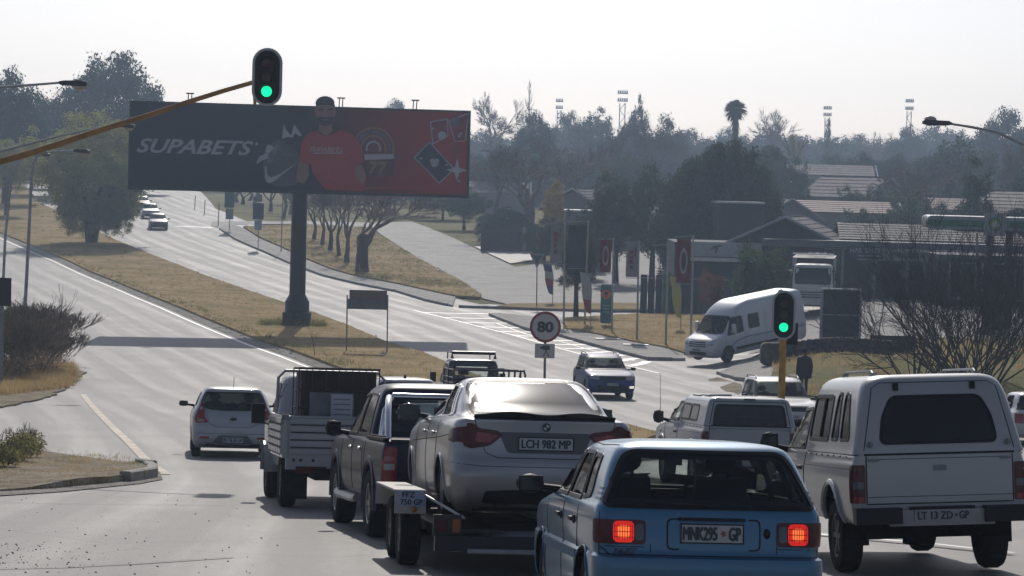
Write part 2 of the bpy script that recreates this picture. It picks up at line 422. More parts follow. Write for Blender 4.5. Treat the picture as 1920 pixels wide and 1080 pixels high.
def window(B, root, view, poly, kind='glass_clear', frame=0.03, fmat='black_trim', name='window', cut=True, off=0.004):
    poly = resample(poly, 0.08)
    if cut: B.cut(view, offp(poly, 0.012))
    g = B.patch(name, view, offp(poly, 0.004), kind, root, off=off-0.006 if cut else off, thick=0.001 if cut else 0.01)
    if frame:
        f = B.ring('window_seal', view, offp(poly, frame), offp(poly, -0.008), fmat, g, off=off+0.004, thick=0.016)
    return g
def wheel(root, x, y, r, w=0.2, side=-1, rim='rim_metal', spokes=5, name='wheel'):
    """tyre lathe with rounded shoulders; the rim is its child"""
    rr = r*0.62; hw = w/2; mb = MB()
    mb.lathe([(rr, -hw*.9), (r*.86, -hw), (r*.955, -hw*.9), (r, -hw*.62), (r, hw*.62), (r*.955, hw*.9), (r*.86, hw), (rr, hw*.9), (rr*.9, 0), (rr, -hw*.9)], 'x', 28)
    for j in range(28):   # tread blocks
        a = 2*math.pi*j/28; mb.box((0, (r)*math.cos(a), (r)*math.sin(a)), (w*.55, r*.11, 0.012), Matrix.Rotation(a+math.pi/2, 3, 'X'))
    o = mb.build(name, 'rubber', root); o.location = (x, y, r)
    m = MB(); s = side
    m.lathe([(rr*.98, s*hw*.85), (rr*.9, s*hw*.8), (rr*.86, s*hw*.2), (0.05, s*hw*.15)], 'x', 24)
    for j in range(spokes):
        a = 2*math.pi*j/spokes; c, q = math.cos(a), math.sin(a)
        m.box((s*hw*.62, c*rr*.48, q*rr*.48), (0.03, rr*.92, rr*.24), Matrix.Rotation(a, 3, 'X'))
    m.lathe([(0.0, s*hw*.8), (rr*.2, s*hw*.78), (rr*.22, s*hw*.5)], 'x', 12)
    m.build('rim', rim, o)
    return o
def plate(B, root, view, cx, cz, w, h, text, off=0.012, lines=None, star=False, tilt=None):
    d = VIEW[view][0]; P, n = B.proj(view, cx, cz) if B else (Vector((cx, 0, cz)), None)
    if view == 'rear': T = Matrix(((1, 0, 0, cx), (0, 0, -1, P.y-off), (0, 1, 0, cz), (0, 0, 0, 1)))
    else: T = Matrix(((-1, 0, 0, cx), (0, 0, 1, P.y+off), (0, 1, 0, cz), (0, 0, 0, 1)))
    if tilt: T = T @ Matrix.Rotation(tilt, 4, 'X')
    mb = MB(); mb.T = T; q = rrect(-w/2, -h/2, w/2, h/2, 0.012, 3); mb.prism([(a, b) for a, b in q], 0, -0.01, 'xy')
    o = mb.build('number_plate', 'plate_white', root)
    f = MB(); f.T = T
    for (c, dd_) in (((0, h/2-.004, .003), (w, .008, .008)), ((0, -h/2+.004, .003), (w, .008, .008)), ((w/2-.004, 0, .003), (.008, h, .008)), ((-w/2+.004, 0, .003), (.008, h, .008))): f.box(c, dd_)
    f.build('plate_frame', 'black_trim', o)
    if lines:
        for i, t in enumerate(lines): text_obj('plate_lettering', t, w*.84, h*.33, 'plate_ink', o, T @ Matrix.Translation((0, h*(.24-.46*i), 0.003)), bold=0.0)
    elif text: 
        if star:
            a, b = text.split('*')
            text_obj('plate_lettering', a, w*.53, h*.66, 'plate_ink', o, T @ Matrix.Translation((-w*.19, 0, 0.003)), bold=0.0)
            text_obj('plate_lettering', b, w*.18, h*.66, 'plate_ink', o, T @ Matrix.Translation((w*.355, 0, 0.003)), bold=0.0)
            e = MB(); e.T = T; e.prism([(w*.175+math.cos(q*math.pi/5)*h*(.17 if q % 2 else .09), math.sin(q*math.pi/5)*h*(.2 if q % 2 else .1)) for q in range(10)], 0.002, 0.005, 'xy'); e.build('plate_crest', M('crest', (.35, .08, .05), .5, var=0), o)
        else: text_obj('plate_lettering', text, w*.88, h*.62, 'plate_ink', o, T @ Matrix.Translation((0, 0, 0.003)), bold=0.0)
    return o
def mirror(root, x, y, z, side, mat='black_trim', w=0.19, h=0.13, arm=0.12):
    s = side; xs = x+s*(arm+w/2); mb = MB(); mb.mat(mat)
    mb.sphere((xs, y+0.03, z), (w/2, 0.06, h/2), 14, 9)
    mb.tube([(x-s*.02, y+.06, z-h*.3), (x+s*(arm+.02), y+.04, z-h*.15)], [.035, .025], 8)
    mb.box((xs, y-0.018, z), (w*.86, 0.02, h*.82), None)
    o = mb.build('wing_mirror', None, root)
    MB().box((xs, y-0.030, z), (w*.74, 0.005, h*.68)).build('mirror_glass', M('mirror_glass', (.045, .048, .05), .1, 1.0, var=0), o)
    return o
def person_bust(root_mw, label, shirt=(.03, .03, .035), x=0, y=0, z=0, name='person'):
    t = thing(name, label, 'person', mw=root_mw @ Matrix.Translation((x, y, z)))
    bm = bmesh.new(); me = bpy.data.meshes.new('body')
    J = [((0, 0, 0), .15), ((0, -.02, .25), .14), ((0, -.03, .44), .15), ((0, -.01, .56), .055), ((0, .01, .62), .05),
         ((.19, -.01, .47), .07), ((.27, .10, .24), .048), ((.16, .36, .28), .038), ((.10, .43, .31), .035),
         ((-.19, -.01, .47), .07), ((-.27, .10, .24), .048), ((-.16, .36, .28), .038), ((-.10, .43, .31), .035),
         ((.1, .2, -.03), .085), ((.12, .5, -.0), .06), ((-.1, .2, -.03), .085), ((-.12, .5, 0), .06), ((.12, .7, -.3), .045), ((-.12, .7, -.3), .045)]
    E = [(0, 1), (1, 2), (2, 3), (3, 4), (2, 5), (5, 6), (6, 7), (7, 8), (2, 9), (9, 10), (10, 11), (11, 12), (0, 13), (13, 14), (0, 15), (15, 16), (14, 17), (16, 18)]
    o = skin_mesh('torso', J, E, t, M(name+'_shirt_%d' % int(shirt[0]*1000), shirt, .9))
    h = MB(); h.sphere((0, .02, .73), (.078, .098, .118), 16, 12); h.sphere((0, .115, .715), (.014, .02, .018), 6, 5)
    for s in (-1, 1): h.sphere((s*.08, .01, .72), (.012, .022, .032), 6, 5)
    h.build('head', M('skin_brown', (.14, .07, .045), .6), t)
    MB().sphere((0, 0.0, .755), (.086, .098, .105), 14, 9).build('hair', M('hair_black', (.01, .009, .009), .9), t)
    hd = MB()
    for s in (-1, 1):
        for k in range(4): hd.tube([(s*.10-.03+.02*k, .44, .31), (s*.10-.03+.02*k, .475, .325), (s*.10-.03+.02*k, .465, .30)], .009, 5)
        hd.tube([(s*.06, .42, .32), (s*.045, .455, .335)], .01, 5)
    hd.build('hand', 'skin_brown', t)
    return t
def skin_mesh(name, J, E, parent, mat, sub=2):
    me = bpy.data.meshes.new(name+'_cage'); me.from_pydata([j[0] for j in J], E, []); o = bpy.data.objects.new(name+'_cage', me); COL.objects.link(o)
    md = o.modifiers.new('skin', 'SKIN'); md.use_smooth_shade = True; sb = o.modifiers.new('sub', 'SUBSURF'); sb.levels = sub; sb.render_levels = sub
    sv = me.skin_vertices[0].data
    for i, j in enumerate(J): sv[i].radius = (j[1], j[1]*(j[2] if len(j) > 2 else .85)); sv[i].use_root = (i == 0)
    dg = bpy.context.evaluated_depsgraph_get(); m = bpy.data.meshes.new_from_object(o.evaluated_get(dg)); bpy.data.objects.remove(o)
    m.materials.clear(); m.materials.append(mat); m.polygons.foreach_set('use_smooth', [True]*len(m.polygons))
    return link(name, m, parent)
def pose(X, z, slope, a=0.8, b=3.4, front=False, lift=0.0, L=None, extra_pitch=0.0):
    """matrix standing a vehicle on the ground: (X, z) is the rear (or, front=True, the front) of the vehicle"""
    d = Vector((slope, 1)).normalized()
    if front: d = -d; o2 = Vector((X, z))-d*L
    else: o2 = Vector((X, z))
    A = o2+d*a; Bq = o2+d*b; A3 = Vector((A.x, A.y, G(A.x, A.y))); B3 = Vector((Bq.x, Bq.y, G(Bq.x, Bq.y)))
    f = (B3-A3).normalized(); r2 = Vector((d.y, -d.x)); m = (A+Bq)/2
    r3 = Vector((r2.x*1.4, r2.y*1.4, G(m.x+r2.x*.7, m.y+r2.y*.7)-G(m.x-r2.x*.7, m.y-r2.y*.7))).normalized()
    u = r3.cross(f).normalized(); r3 = f.cross(u)
    if extra_pitch: q = Matrix.Rotation(extra_pitch, 3, r3); f = q @ f; u = q @ u
    o = A3-f*a+u*lift
    return Matrix(((r3.x, f.x, u.x, o.x), (r3.y, f.y, u.y, o.y), (r3.z, f.z, u.z, o.z), (0, 0, 0, 1)))
# ------------------------------------------------------------------ setting: ground, roads, verges
def leaf_mat(name, c, amt=.45):
    m, n, b = _pr(name, c, .8, spec=.2); vary(n, b, c, amt, .7, 3); b.inputs['Subsurface Weight'].default_value = 0
    # thin leaves let some back light through
    tr = n.nodes.new('ShaderNodeBsdfTranslucent'); tr.inputs[0].default_value = (*[x*1.3 for x in c], 1); mi = n.nodes.new('ShaderNodeMixShader'); mi.inputs[0].default_value = .45; o = n.nodes['Material Output']
    n.links.new(b.outputs[0], mi.inputs[1]); n.links.new(tr.outputs[0], mi.inputs[2]); n.links.new(mi.outputs[0], o.inputs[0]); return m
def interp(pts, z):
    pts = sorted(pts); zz = [p[0] for p in pts]; xx = [p[1] for p in pts]
    if z <= zz[0]: return xx[0]+(z-zz[0])*(xx[1]-xx[0])/(zz[1]-zz[0])
    return float(np.interp(z, zz, xx))
LINE = [(-30,11),(0,9),(25,6.9),(45,5.9),(60,3.6),(72,1.3),(90,-3.2),(100,-5.6),(111.8,-8.42),(120,-10.46),(128.4,-12.79),(139.7,-15.89),(158.4,-20.9),(178.2,-26.67),(208,-35.83),(235,-45.2),(300,-68),(400,-100),(600,-160)]
RED = [(71.7,4.13),(90,1.7),(116.3,-2.71),(123.8,-4.01),(130.5,-5.94),(144.8,-8.85),(158,-12.05),(165.6,-14.1),(185.4,-19.78),(207.3,-26.18),(222.4,-30.99),(242.2,-37.18),(300,-53),(391,-72),(600,-120)]
def Xm(z): return interp(LINE, z)
def Xr(z): return interp(RED, z)
def road_uv(x, y):
    if y > 71 and x > Xr(y)-1: return (x-Xr(y)+20, y)
    if y <= 71 and x > 9: return (x-Xr(max(71, y))+20, y)
    return (x-Xm(y), y)
def sheet(name, poly, off, mat, step=3.0, skirt=0.0, uv=None, parent=None, kind='structure', lab=None, zf=G):
    vs, fs, _ = cdt(resample(poly, step), step)
    V = [(a, b, zf(a, b)+off) for a, b in vs]; n = len(V); Fc = []; edges = {}
    for f in fs:
        a, b, c = vs[f[0]], vs[f[1]], vs[f[2]]
        if (b[0]-a[0])*(c[1]-a[1])-(b[1]-a[1])*(c[0]-a[0]) < 0: f = tuple(reversed(f))
        Fc.append(f)
        for i in range(3):
            e = (f[i], f[(i+1) % 3])
            if (e[1], e[0]) in edges: del edges[(e[1], e[0])]
            else: edges[e] = 1
    if skirt:
        V += [(p[0], p[1], p[2]-skirt) for p in V]; Fc += [(b, a, a+n, b+n) for a, b in edges]
    me = bpy.data.meshes.new(name); me.from_pydata(V, [], Fc); me.materials.append(mat)
    if uv:
        l = me.uv_layers.new(name='UVMap')
        for lp in me.loops:
            c = V[lp.vertex_index]; l.data[lp.index].uv = uv(c[0], c[1])
    finish(me, True, 50); o = link(name, me, parent)
    if kind: o['kind'] = kind
    return o
def px(pts): return [(p.x, p.y) for p in (gp(*q) for q in pts)]
# asphalt: lane wheel-tracks along the road, patches, fine aggregate
am, an, ab = _pr('asphalt', (0.10, 0.098, 0.095), 0.6, spec=0.30)
uvn = an.nodes.new('ShaderNodeUVMap'); sxy = an.nodes.new('ShaderNodeSeparateXYZ'); an.links.new(uvn.outputs[0], sxy.inputs[0])
def mnode(op, a=None, b=None, c=None):
    n = an.nodes.new('ShaderNodeMath'); n.operation = op
    for i, v in enumerate((a, b, c)):
        if v is None: continue
        if isinstance(v, (int, float)): n.inputs[i].default_value = v
        else: an.links.new(v, n.inputs[i])
    return n.outputs[0]
warp = an.nodes.new('ShaderNodeTexNoise'); warp.inputs['Scale'].default_value = 0.04; an.links.new(uvn.outputs[0], warp.inputs['Vector'])
u2 = mnode('MULTIPLY_ADD', warp.outputs[0], 0.9, sxy.outputs[0])
wt = mnode('SINE', mnode('MULTIPLY', u2, 2*math.pi/1.75)); trk = mnode('MULTIPLY_ADD', wt, 0.5, 0.5)
mpn = an.nodes.new('ShaderNodeMapping'); mpn.inputs['Scale'].default_value = (1.6, 0.035, 1); an.links.new(uvn.outputs[0], mpn.inputs[0])
stn = an.nodes.new('ShaderNodeTexNoise'); stn.inputs['Scale'].default_value = 1.3; stn.inputs['Detail'].default_value = 5; an.links.new(mpn.outputs[0], stn.inputs['Vector'])
tco = an.nodes.new('ShaderNodeTexCoord')
pn = an.nodes.new('ShaderNodeTexNoise'); pn.inputs['Scale'].default_value = 0.35; pn.inputs['Detail'].default_value = 6; an.links.new(tco.outputs['Object'], pn.inputs['Vector'])
fn = an.nodes.new('ShaderNodeTexNoise'); fn.inputs['Scale'].default_value = 9; fn.inputs['Detail'].default_value = 8; an.links.new(tco.outputs['Object'], fn.inputs['Vector'])
vor = an.nodes.new('ShaderNodeTexVoronoi'); vor.feature = 'DISTANCE_TO_EDGE'; vor.inputs['Scale'].default_value = 0.22; an.links.new(tco.outputs['Object'], vor.inputs['Vector'])
crack = an.nodes.new('ShaderNodeMapRange'); crack.inputs[1].default_value = 0.0; crack.inputs[2].default_value = 0.006; crack.inputs[3].default_value = 0.75; crack.inputs[4].default_value = 1.0; an.links.new(vor.outputs[0], crack.inputs[0])
val = mnode('ADD', mnode('MULTIPLY_ADD', stn.outputs[0], 0.62, -0.03), mnode('MULTIPLY', trk, 0.16)); val = mnode('ADD', val, mnode('MULTIPLY', pn.outputs[0], 0.35)); val = mnode('ADD', val, mnode('MULTIPLY', fn.outputs[0], 0.42))
cr_ = an.nodes.new('ShaderNodeValToRGB'); cr_.color_ramp.elements[0].position = 0.42; cr_.color_ramp.elements[0].color = (0.13, 0.127, 0.121, 1); cr_.color_ramp.elements[1].position = 0.88; cr_.color_ramp.elements[1].color = (0.27, 0.262, 0.248, 1)
an.links.new(val, cr_.inputs[0]); mulc = an.nodes.new('ShaderNodeMix'); mulc.data_type = 'RGBA'; mulc.blend_type = 'MULTIPLY'; mulc.inputs[0].default_value = 1
an.links.new(cr_.outputs[0], mulc.inputs[6]); an.links.new(crack.outputs[0], mulc.inputs[7]); an.links.new(mulc.outputs[2], ab.inputs['Base Color'])
rr_ = an.nodes.new('ShaderNodeMapRange'); rr_.inputs[1].default_value = 0.45; rr_.inputs[2].default_value = 0.85; rr_.inputs[3].default_value = 0.52; rr_.inputs[4].default_value = 0.70; an.links.new(val, rr_.inputs[0]); an.links.new(rr_.outputs[0], ab.inputs['Roughness'])
bpn = an.nodes.new('ShaderNodeBump'); bpn.inputs['Strength'].default_value = 0.5; bpn.inputs['Distance'].default_value = 0.02
gn = an.nodes.new('ShaderNodeTexNoise'); gn.inputs['Scale'].default_value = 30; gn.inputs['Detail'].default_value = 3; an.links.new(tco.outputs['Object'], gn.inputs['Vector']); an.links.new(gn.outputs[0], bpn.inputs['Height']); an.links.new(bpn.outputs[0], ab.inputs['Normal'])
def ground_mat(name, c1, c2, c3, scale=0.5, rough=0.95):
    m, n, b = _pr(name, c1, rough, spec=0.15); tc = n.nodes.new('ShaderNodeTexCoord')
    a = n.nodes.new('ShaderNodeTexNoise'); a.inputs['Scale'].default_value = scale; a.inputs['Detail'].default_value = 8; a.inputs['Roughness'].default_value = .7; n.links.new(tc.outputs['Object'], a.inputs['Vector'])
    r = n.nodes.new('ShaderNodeValToRGB'); r.color_ramp.elements[0].position = .36; r.color_ramp.elements[1].position = .62; r.color_ramp.elements[0].color = (*c1, 1); r.color_ramp.elements[1].color = (*c3, 1)
    e = r.color_ramp.elements.new(.5); e.color = (*c2, 1); n.links.new(a.outputs[0], r.inputs[0])
    f = n.nodes.new('ShaderNodeTexNoise'); f.inputs['Scale'].default_value = 14; f.inputs['Detail'].default_value = 4; n.links.new(tc.outputs['Object'], f.inputs['Vector'])
    mr = n.nodes.new('ShaderNodeMapRange'); mr.inputs[1].default_value = .3; mr.inputs[2].default_value = .7; mr.inputs[3].default_value = .65; mr.inputs[4].default_value = 1.25; n.links.new(f.outputs[0], mr.inputs[0])
    mi = n.nodes.new('ShaderNodeMix'); mi.data_type = 'RGBA'; mi.blend_type = 'MULTIPLY'; mi.inputs[0].default_value = 1; n.links.new(r.outputs[0], mi.inputs[6]); n.links.new(mr.outputs[0], mi.inputs[7]); n.links.new(mi.outputs[2], b.inputs['Base Color'])
    bp = n.nodes.new('ShaderNodeBump'); bp.inputs['Strength'].default_value = .8; bp.inputs['Distance'].default_value = .15; n.links.new(f.outputs[0], bp.inputs['Height']); n.links.new(bp.outputs[0], b.inputs['Normal'])
    return m
DRY = ground_mat('dry_grass', (0.27, 0.225, 0.085), (0.44, 0.315, 0.14), (0.52, 0.38, 0.20), 0.25)
DIRT = ground_mat('dry_dirt', (0.26, 0.21, 0.13), (0.36, 0.30, 0.21), (0.44, 0.39, 0.30), 1.2)
GREENISH = ground_mat('half_green_grass', (0.15, 0.17, 0.06), (0.24, 0.22, 0.085), (0.34, 0.27, 0.13), 0.3)
CONC = ground_mat('concrete_paving', (0.36, 0.34, 0.31), (0.46, 0.44, 0.40), (0.54, 0.51, 0.47), 0.8, 0.75)
LIGHTC = ground_mat('light_concrete', (0.30, 0.29, 0.27), (0.36, 0.35, 0.32), (0.42, 0.40, 0.37), 0.6, 0.7)
GREYT = ground_mat('old_tar', (0.17, 0.165, 0.152), (0.22, 0.212, 0.197), (0.26, 0.252, 0.235), 0.4, 0.6)
KERBM = M('kerb_concrete', (0.26, 0.25, 0.23), .8, var=.3, scale=2, bump=.2)
# far ground
xsg = [-820,-600,-400,-250,-160,-120]+list(range(-100, 101, 5))+[120,160,250,400,600,820]
ysg = list(range(-40, 360, 4))+list(range(360, 741, 20))
V = [(x, y, G(x, y)-0.06-(.4 if 2 < x < 32 and 80 < y < 140 else 0)-(0.0 if y < 300 else min(.5, (y-300)*.004))) for y in ysg for x in xsg]; nx = len(xsg)
me = bpy.data.meshes.new('ground'); me.from_pydata(V, [], [(j*nx+i, j*nx+i+1, (j+1)*nx+i+1, (j+1)*nx+i) for j in range(len(ysg)-1) for i in range(nx-1)])
me.materials.append(GREENISH); finish(me, True, 60); tag(link('ground', me), kind='structure')
KR = px([(412,430),(440,449),(495,473),(542,494),(606,518),(672,534),(744,548),(799,565),(849,576)])     # right-hand kerb
ISL = px([(918,592),(987,619),(1053,632),(1108,648),(1219,676),(1285,677)])                              # paved island kerb
leftedge = lambda z: min(Xm(z)-10.6, -14.6-(z-79)*0.05) if z < 120 else Xm(z)-10.6
road_poly = [(-45,-30),(45,-30),(45,80),(30,90),(23,100),(19,112),(21,124),(30,130),(30,166),(14,171),(-2,171)]+[(x+2.5, y+1.5) for x, y in reversed(KR)]+[(-25,262),(-34,304),(-46,391),(-75,500),(-170,560),(-125,391),(-98,330),(-78,280),(-66,235),(-55,208),(-46,180),(-34,150),(-26,120),(-24,95),(-45,70)]
sheet('road', road_poly, 0.0, am, 3.0, uv=road_uv)
# median between the two carriageways
medL = [(1.9,68.5),(2.6,67.2),(3.5,68.0),(4.13,71.7)]
medR_ = [(Xr(z), z) for z in (80,90,103,116,124,131,145,158,166,175,185,196,207,215,222,232,242,256,275,300,340,391,450)]
medL_ = [(Xm(z)+1.15, z) for z in (450,391,340,300,275,256,242,232,222,207,196,185,175,166,158,145,131,124,116,103,90,80)]
medL_ = [(x+.35*noise.noise(Vector((x*.7, z*.4, 0))), z) for x, z in medL_]
MED = medL+medR_+medL_
sheet('median', MED, 0.13, DRY, 2.2, skirt=0.16)
def tufts(name, region, n, h=(0.1, 0.3), mat=None, dens=None, off=0.1, seed=1, spread=0.05, wd=.02, lean=.35, blades=7):
    rnd = random.Random(seed); V = []; Fc = []; x0 = min(p[0] for p in region); x1 = max(p[0] for p in region); y0 = min(p[1] for p in region); y1 = max(p[1] for p in region); c = 0; tr = 0
    while c < n and tr < n*30:
        tr += 1; x = rnd.uniform(x0, x1); y = rnd.uniform(y0, y1)
        if not inpoly(x, y, region) or (dens and rnd.random() > dens(x, y)): continue
        c += 1; g = G(x, y)+off; hh = rnd.uniform(*h)
        for k in range(blades):
            a = rnd.uniform(0, 6.28); bx, by = x+rnd.gauss(0, spread), y+rnd.gauss(0, spread); ln = hh*lean*rnd.random(); b = len(V)
            q = rnd.uniform(0, 3.14); w = wd*(.6+hh); V += [(bx-math.cos(q)*w, by-math.sin(q)*w, g), (bx+math.cos(q)*w, by+math.sin(q)*w, g), (bx+math.cos(a)*ln, by+math.sin(a)*ln, g+hh*rnd.uniform(.6, 1))]; Fc.append((b, b+1, b+2))
    me = bpy.data.meshes.new(name); me.from_pydata(V, [], Fc); me.materials.append(mat); o = link(name, me); o['kind'] = 'stuff'; return o
BLADE_DRY = leaf_mat('straw', (0.42, 0.31, 0.15), .3); BLADE_GRN = leaf_mat('green_blades', (0.20, 0.20, 0.075), .4)
tufts('dry_grass', MED, 5200, (.06, .16), BLADE_DRY, lambda x, y: 1 if y < 200 else .3, .12, 3, .08)
tufts('grass', MED, 3400, (.10, .26), BLADE_GRN, lambda x, y: (1 if x-Xm(y) < 2.3 else .05)*(1 if y < 215 else .3), .12, 4, .1)
# stones and rubble along the left edge of the median
rb = MB(); rnd = random.Random(5)
for k in range(150):
    z = rnd.uniform(92, 200); x = Xm(z)+1.15+rnd.gauss(0, .35); s = rnd.uniform(.03, .08); rb.box((x, z, G(x, z)+.03), (s*2.4, s*2.2, s*.7), Matrix.Rotation(rnd.uniform(0, 3), 3, 'Z'), .6)
tag(rb.build('rubble', M('rubble_stone', (.36, .33, .28), .9, var=.4, scale=2), smooth=False), kind='stuff')
SAND = ground_mat('pale_gravel', (.30,.28,.24), (.40,.375,.33), (.50,.47,.42), 1.5)
sheet('gravel_shoulder', [(Xm(z)+.35, z) for z in (88,100,112,120,128,140,158,178,208,235,270)]+[(Xm(z)+1.5, z) for z in (270,235,208,178,158,140,128,120,112,100,88)], .02, SAND, 1.2)
# markings
def strip(name, pts, w, mat, off=0.012, step=2.0):
    P = []
    for i in range(len(pts)-1):
        a, b = Vector(pts[i]), Vector(pts[i+1]); k = max(1, int((b-a).length/step))
        for j in range(k+(i == len(pts)-2)): P.append(a+(b-a)*j/k)
    V = []
    for i, p in enumerate(P):
        t = (P[min(i+1, len(P)-1)]-P[max(0, i-1)]).normalized(); n = Vector((-t.y, t.x))*w/2
        for q in (p-n, p+n): V.append((q.x, q.y, G(q.x, q.y)+off))
    me = bpy.data.meshes.new(name); me.from_pydata(V, [], [(2*i, 2*i+1, 2*i+3, 2*i+2) for i in range(len(P)-1)]); me.materials.append(mat); me.flip_normals() if False else None
    return me
WL = M('line_paint', (.74, .73, .70), .6, var=.15, scale=1.2); YL = M('worn_cream_paint', (.55, .47, .36), .7, var=.35, scale=2)
for _n, _c in (('line_paint', (.80,.79,.77)), ): MATS[_n].node_tree.nodes['Principled BSDF'].inputs['Specular IOR Level'].default_value = 1.0; MATS[_n].node_tree.nodes['Principled BSDF'].inputs['Roughness'].default_value = .45
def marking(name, pts, w, mat, off=0.012): return tag(link(name, strip(name, pts, w, mat, off)), kind='structure')
marking('edge_line', [(Xm(z), z) for z in (88,96,104,112,120,128,139,149,158,168,178,193,208,222,235,260,290,330)], .14, WL)
marking('yellow_line', px([(155,740),(195,785),(240,828),(275,864),(310,890)]), .20, YL)
marking('lane_line', px([(1478,998),(1600,1008),(1760,1022),(1900,1038)]), .10, WL)
marking('chevron_border_line', px([(775,582),(850,600),(960,628),(1080,662),(1235,700)]), .13, WL)
marking('chevron_border_line', px([(930,606),(987,627),(1053,641),(1108,657),(1190,677)]), .10, WL)
for k in range(13):
    t = k/12.0; a = (790+395*t**.95, 586+100*t**.95); b = (905+300*t, 590+88*t+6*math.sin(3*t))
    marking('chevron_stripe', px([(a[0], a[1]), (a[0]*.55+b[0]*.45+8, a[1]*.5+b[1]*.5), (b[0]+32-22*t, b[1]-1)]), .46, WL, .012)
marking('stop_line', px([(330,424),(398,427)]), .8, WL)
marking('tar_seam', px([(0,943),(150,946),(300,947),(420,949)]), .03, M('tar_joint', (.08, .078, .07), .7, var=.2))
marking('tar_seam', px([(0,1068),(120,1065),(260,1058),(440,1046)]), .05, M('pale_joint', (.28, .27, .25), .8, var=.2))
# right-hand pavement, verges, side street
PAV = KR+px([(854,560),(744,536),(661,520),(622,509),(573,489),(523,465),(485,449),(451,427),(430,424)])
sheet('pavement', PAV, 0.13, CONC, 2.2, skirt=0.16)
SIDE = px([(772,416),(889,465),(940,489),(990,512),(1053,540),(1070,566),(1060,571),(960,573),(905,560),(860,523),(785,485),(714,440),(700,427),(560,420),(452,421),(412,428),(395,424),(398,416),(560,414),(700,418)])
sheet('side_street', SIDE, 0.03, GREYT, 2.5, skirt=.1)
VA = px([(456,427),(487,447),(525,463),(575,487),(624,507),(663,518),(746,534),(856,558),(900,561),(903,555),(858,525),(783,487),(712,442),(690,429),(560,423)])
sheet('grass_verge', VA, 0.15, DRY, 2.5, skirt=.16)
tufts('grass', VA, 2500, (.06, .2), BLADE_GRN, lambda x, y: .3+.7*noise.noise(Vector((x*.12, y*.12, 0))), .14, 8, .1)
APR = px([(889,463),(985,458),(1012,487),(957,495)])
sheet('driveway_apron', APR, 0.06, M('pale_apron', (.50, .46, .40), .7, var=.1), 3)
KERB2 = px([(860,577),(998,582),(1130,586),(1335,586),(1440,584)])
STRIP2 = px([(930,577),(1060,583),(1335,583),(1440,581),(1440,568),(1335,573),(1180,571),(1060,571),(960,572)])
sheet('grass_strip', STRIP2, 0.12, DRY, 2.5, skirt=.14)
FORE = px([(1062,569),(1180,569),(1335,570),(1440,566),(1530,600),(1640,596),(1800,585),(1960,585)])+[(60, 175),(60, 240),(10, 240),(-2, 210)]
sheet('forecourt', FORE, 0.02, GREYT, 3)
ISLP = ISL+px([(1282,668),(1246,657),(1172,643),(1122,632),(1053,620),(1052,604),(935,590)])
sheet('pavement', ISLP, 0.13, CONC, 2.2, skirt=.16)
TRI = px([(1055,619),(1124,630),(1174,641),(1248,655),(1284,666),(1300,655),(1330,620),(1345,593),(1200,592),(1056,600)])
sheet('grass_island', TRI, 0.15, DRY, 2.2, skirt=.16)
tufts('dry_grass', TRI, 900, (.05, .14), BLADE_DRY, None, .14, 9, .08)
DRV = px([(1346,703),(1384,714),(1440,716),(1470,690),(1455,662),(1440,660),(1390,683)])
sheet('pavement', DRV, 0.12, CONC, 2, skirt=.14)
STN = px([(1400,668),(1440,656),(1520,648),(1660,640),(1960,632)])+[(40, 128),(48, 170),(20, 168)]+px([(1560,590),(1500,600),(1440,632)])
sheet('filling_station_yard', STN, 0.05, LIGHTC, 2.5)
BANK = px([(1446,664),(1520,654),(1660,645),(1960,640)])+[(36, 84)]+px([(1620,768),(1530,752),(1475,735),(1446,714),(1452,695)])
def bank_z(x, y): return G(x, y)+.25*noise.noise(Vector((x*.3, y*.3, 3)))
sheet('grass_bank', BANK, 0.18, GREENISH, 1.6, skirt=.5, zf=bank_z)
tufts('grass', BANK, 2600, (.12, .4), BLADE_DRY, lambda x, y: .5, .14, 12, .12)
sheet('dirt_patch', px([(1345,708),(1390,722),(1400,745),(1360,735),(1325,712)]), 0.03, DIRT, 1.5)
# near-left verge and corner island
LV = [(-15.1,79.1),(-14.9,86),(-15.6,94),(-16.6,104)]+[(leftedge(z)-.5, z) for z in (112,125,140,160,180,208,235,270,320)]+[(-160,320),(-120,150),(-80,70),(-30,70)]
LV = [(x+.35*noise.noise(Vector((x, z*.9, 7))), z+.5*noise.noise(Vector((x*1.2, z, 4)))) if x > -17 else (x, z) for x, z in resample(LV, .8)]
sheet('verge', LV, 0.06, DIRT, 2.2, skirt=.08)
LI = px([(60,846),(110,853),(150,860),(210,868),(262,877),(284,884),(286,896),(250,902),(205,907),(150,912),(100,917),(0,922)])+[(-13,38.5),(-22,44),(-24,56),(-14,56.5)]
sheet('loose_sand', px([(0,842),(60,843),(150,856),(262,872),(300,886),(305,900),(262,908),(205,914),(120,923),(0,931)])+[(-12,37.5),(-23,43),(-25,57)], .015, SAND if 'SAND' in globals() else DIRT, 1.0)
LI = [(x+.3*noise.noise(Vector((x*1.3, z, 5))), z+.8*noise.noise(Vector((x, z*.8, 2)))) if z < 50 and x < -6.9 else (x, z) for x, z in resample(LI, .8)]
def isl_z(x, y): return G(x, y)+.05*noise.noise(Vector((x*.8, y*.5, 2)))-.085*sm(-6.75, -7.4, x)
sheet('corner_island', LI, 0.13, DIRT, 0.7, skirt=.17, zf=isl_z)
tufts('dry_grass', LI, 1500, (.02, .10), BLADE_DRY, lambda x, y: .15+.85*(noise.noise(Vector((x*.9, y*.5, 1))) > .05), .13, 15, .12, .01)
tufts('grass', LI, 420, (.02, .12), BLADE_GRN, lambda x, y: .9*(noise.noise(Vector((x*.6, y*.4, 9))) > .1), .13, 16, .12, .01)
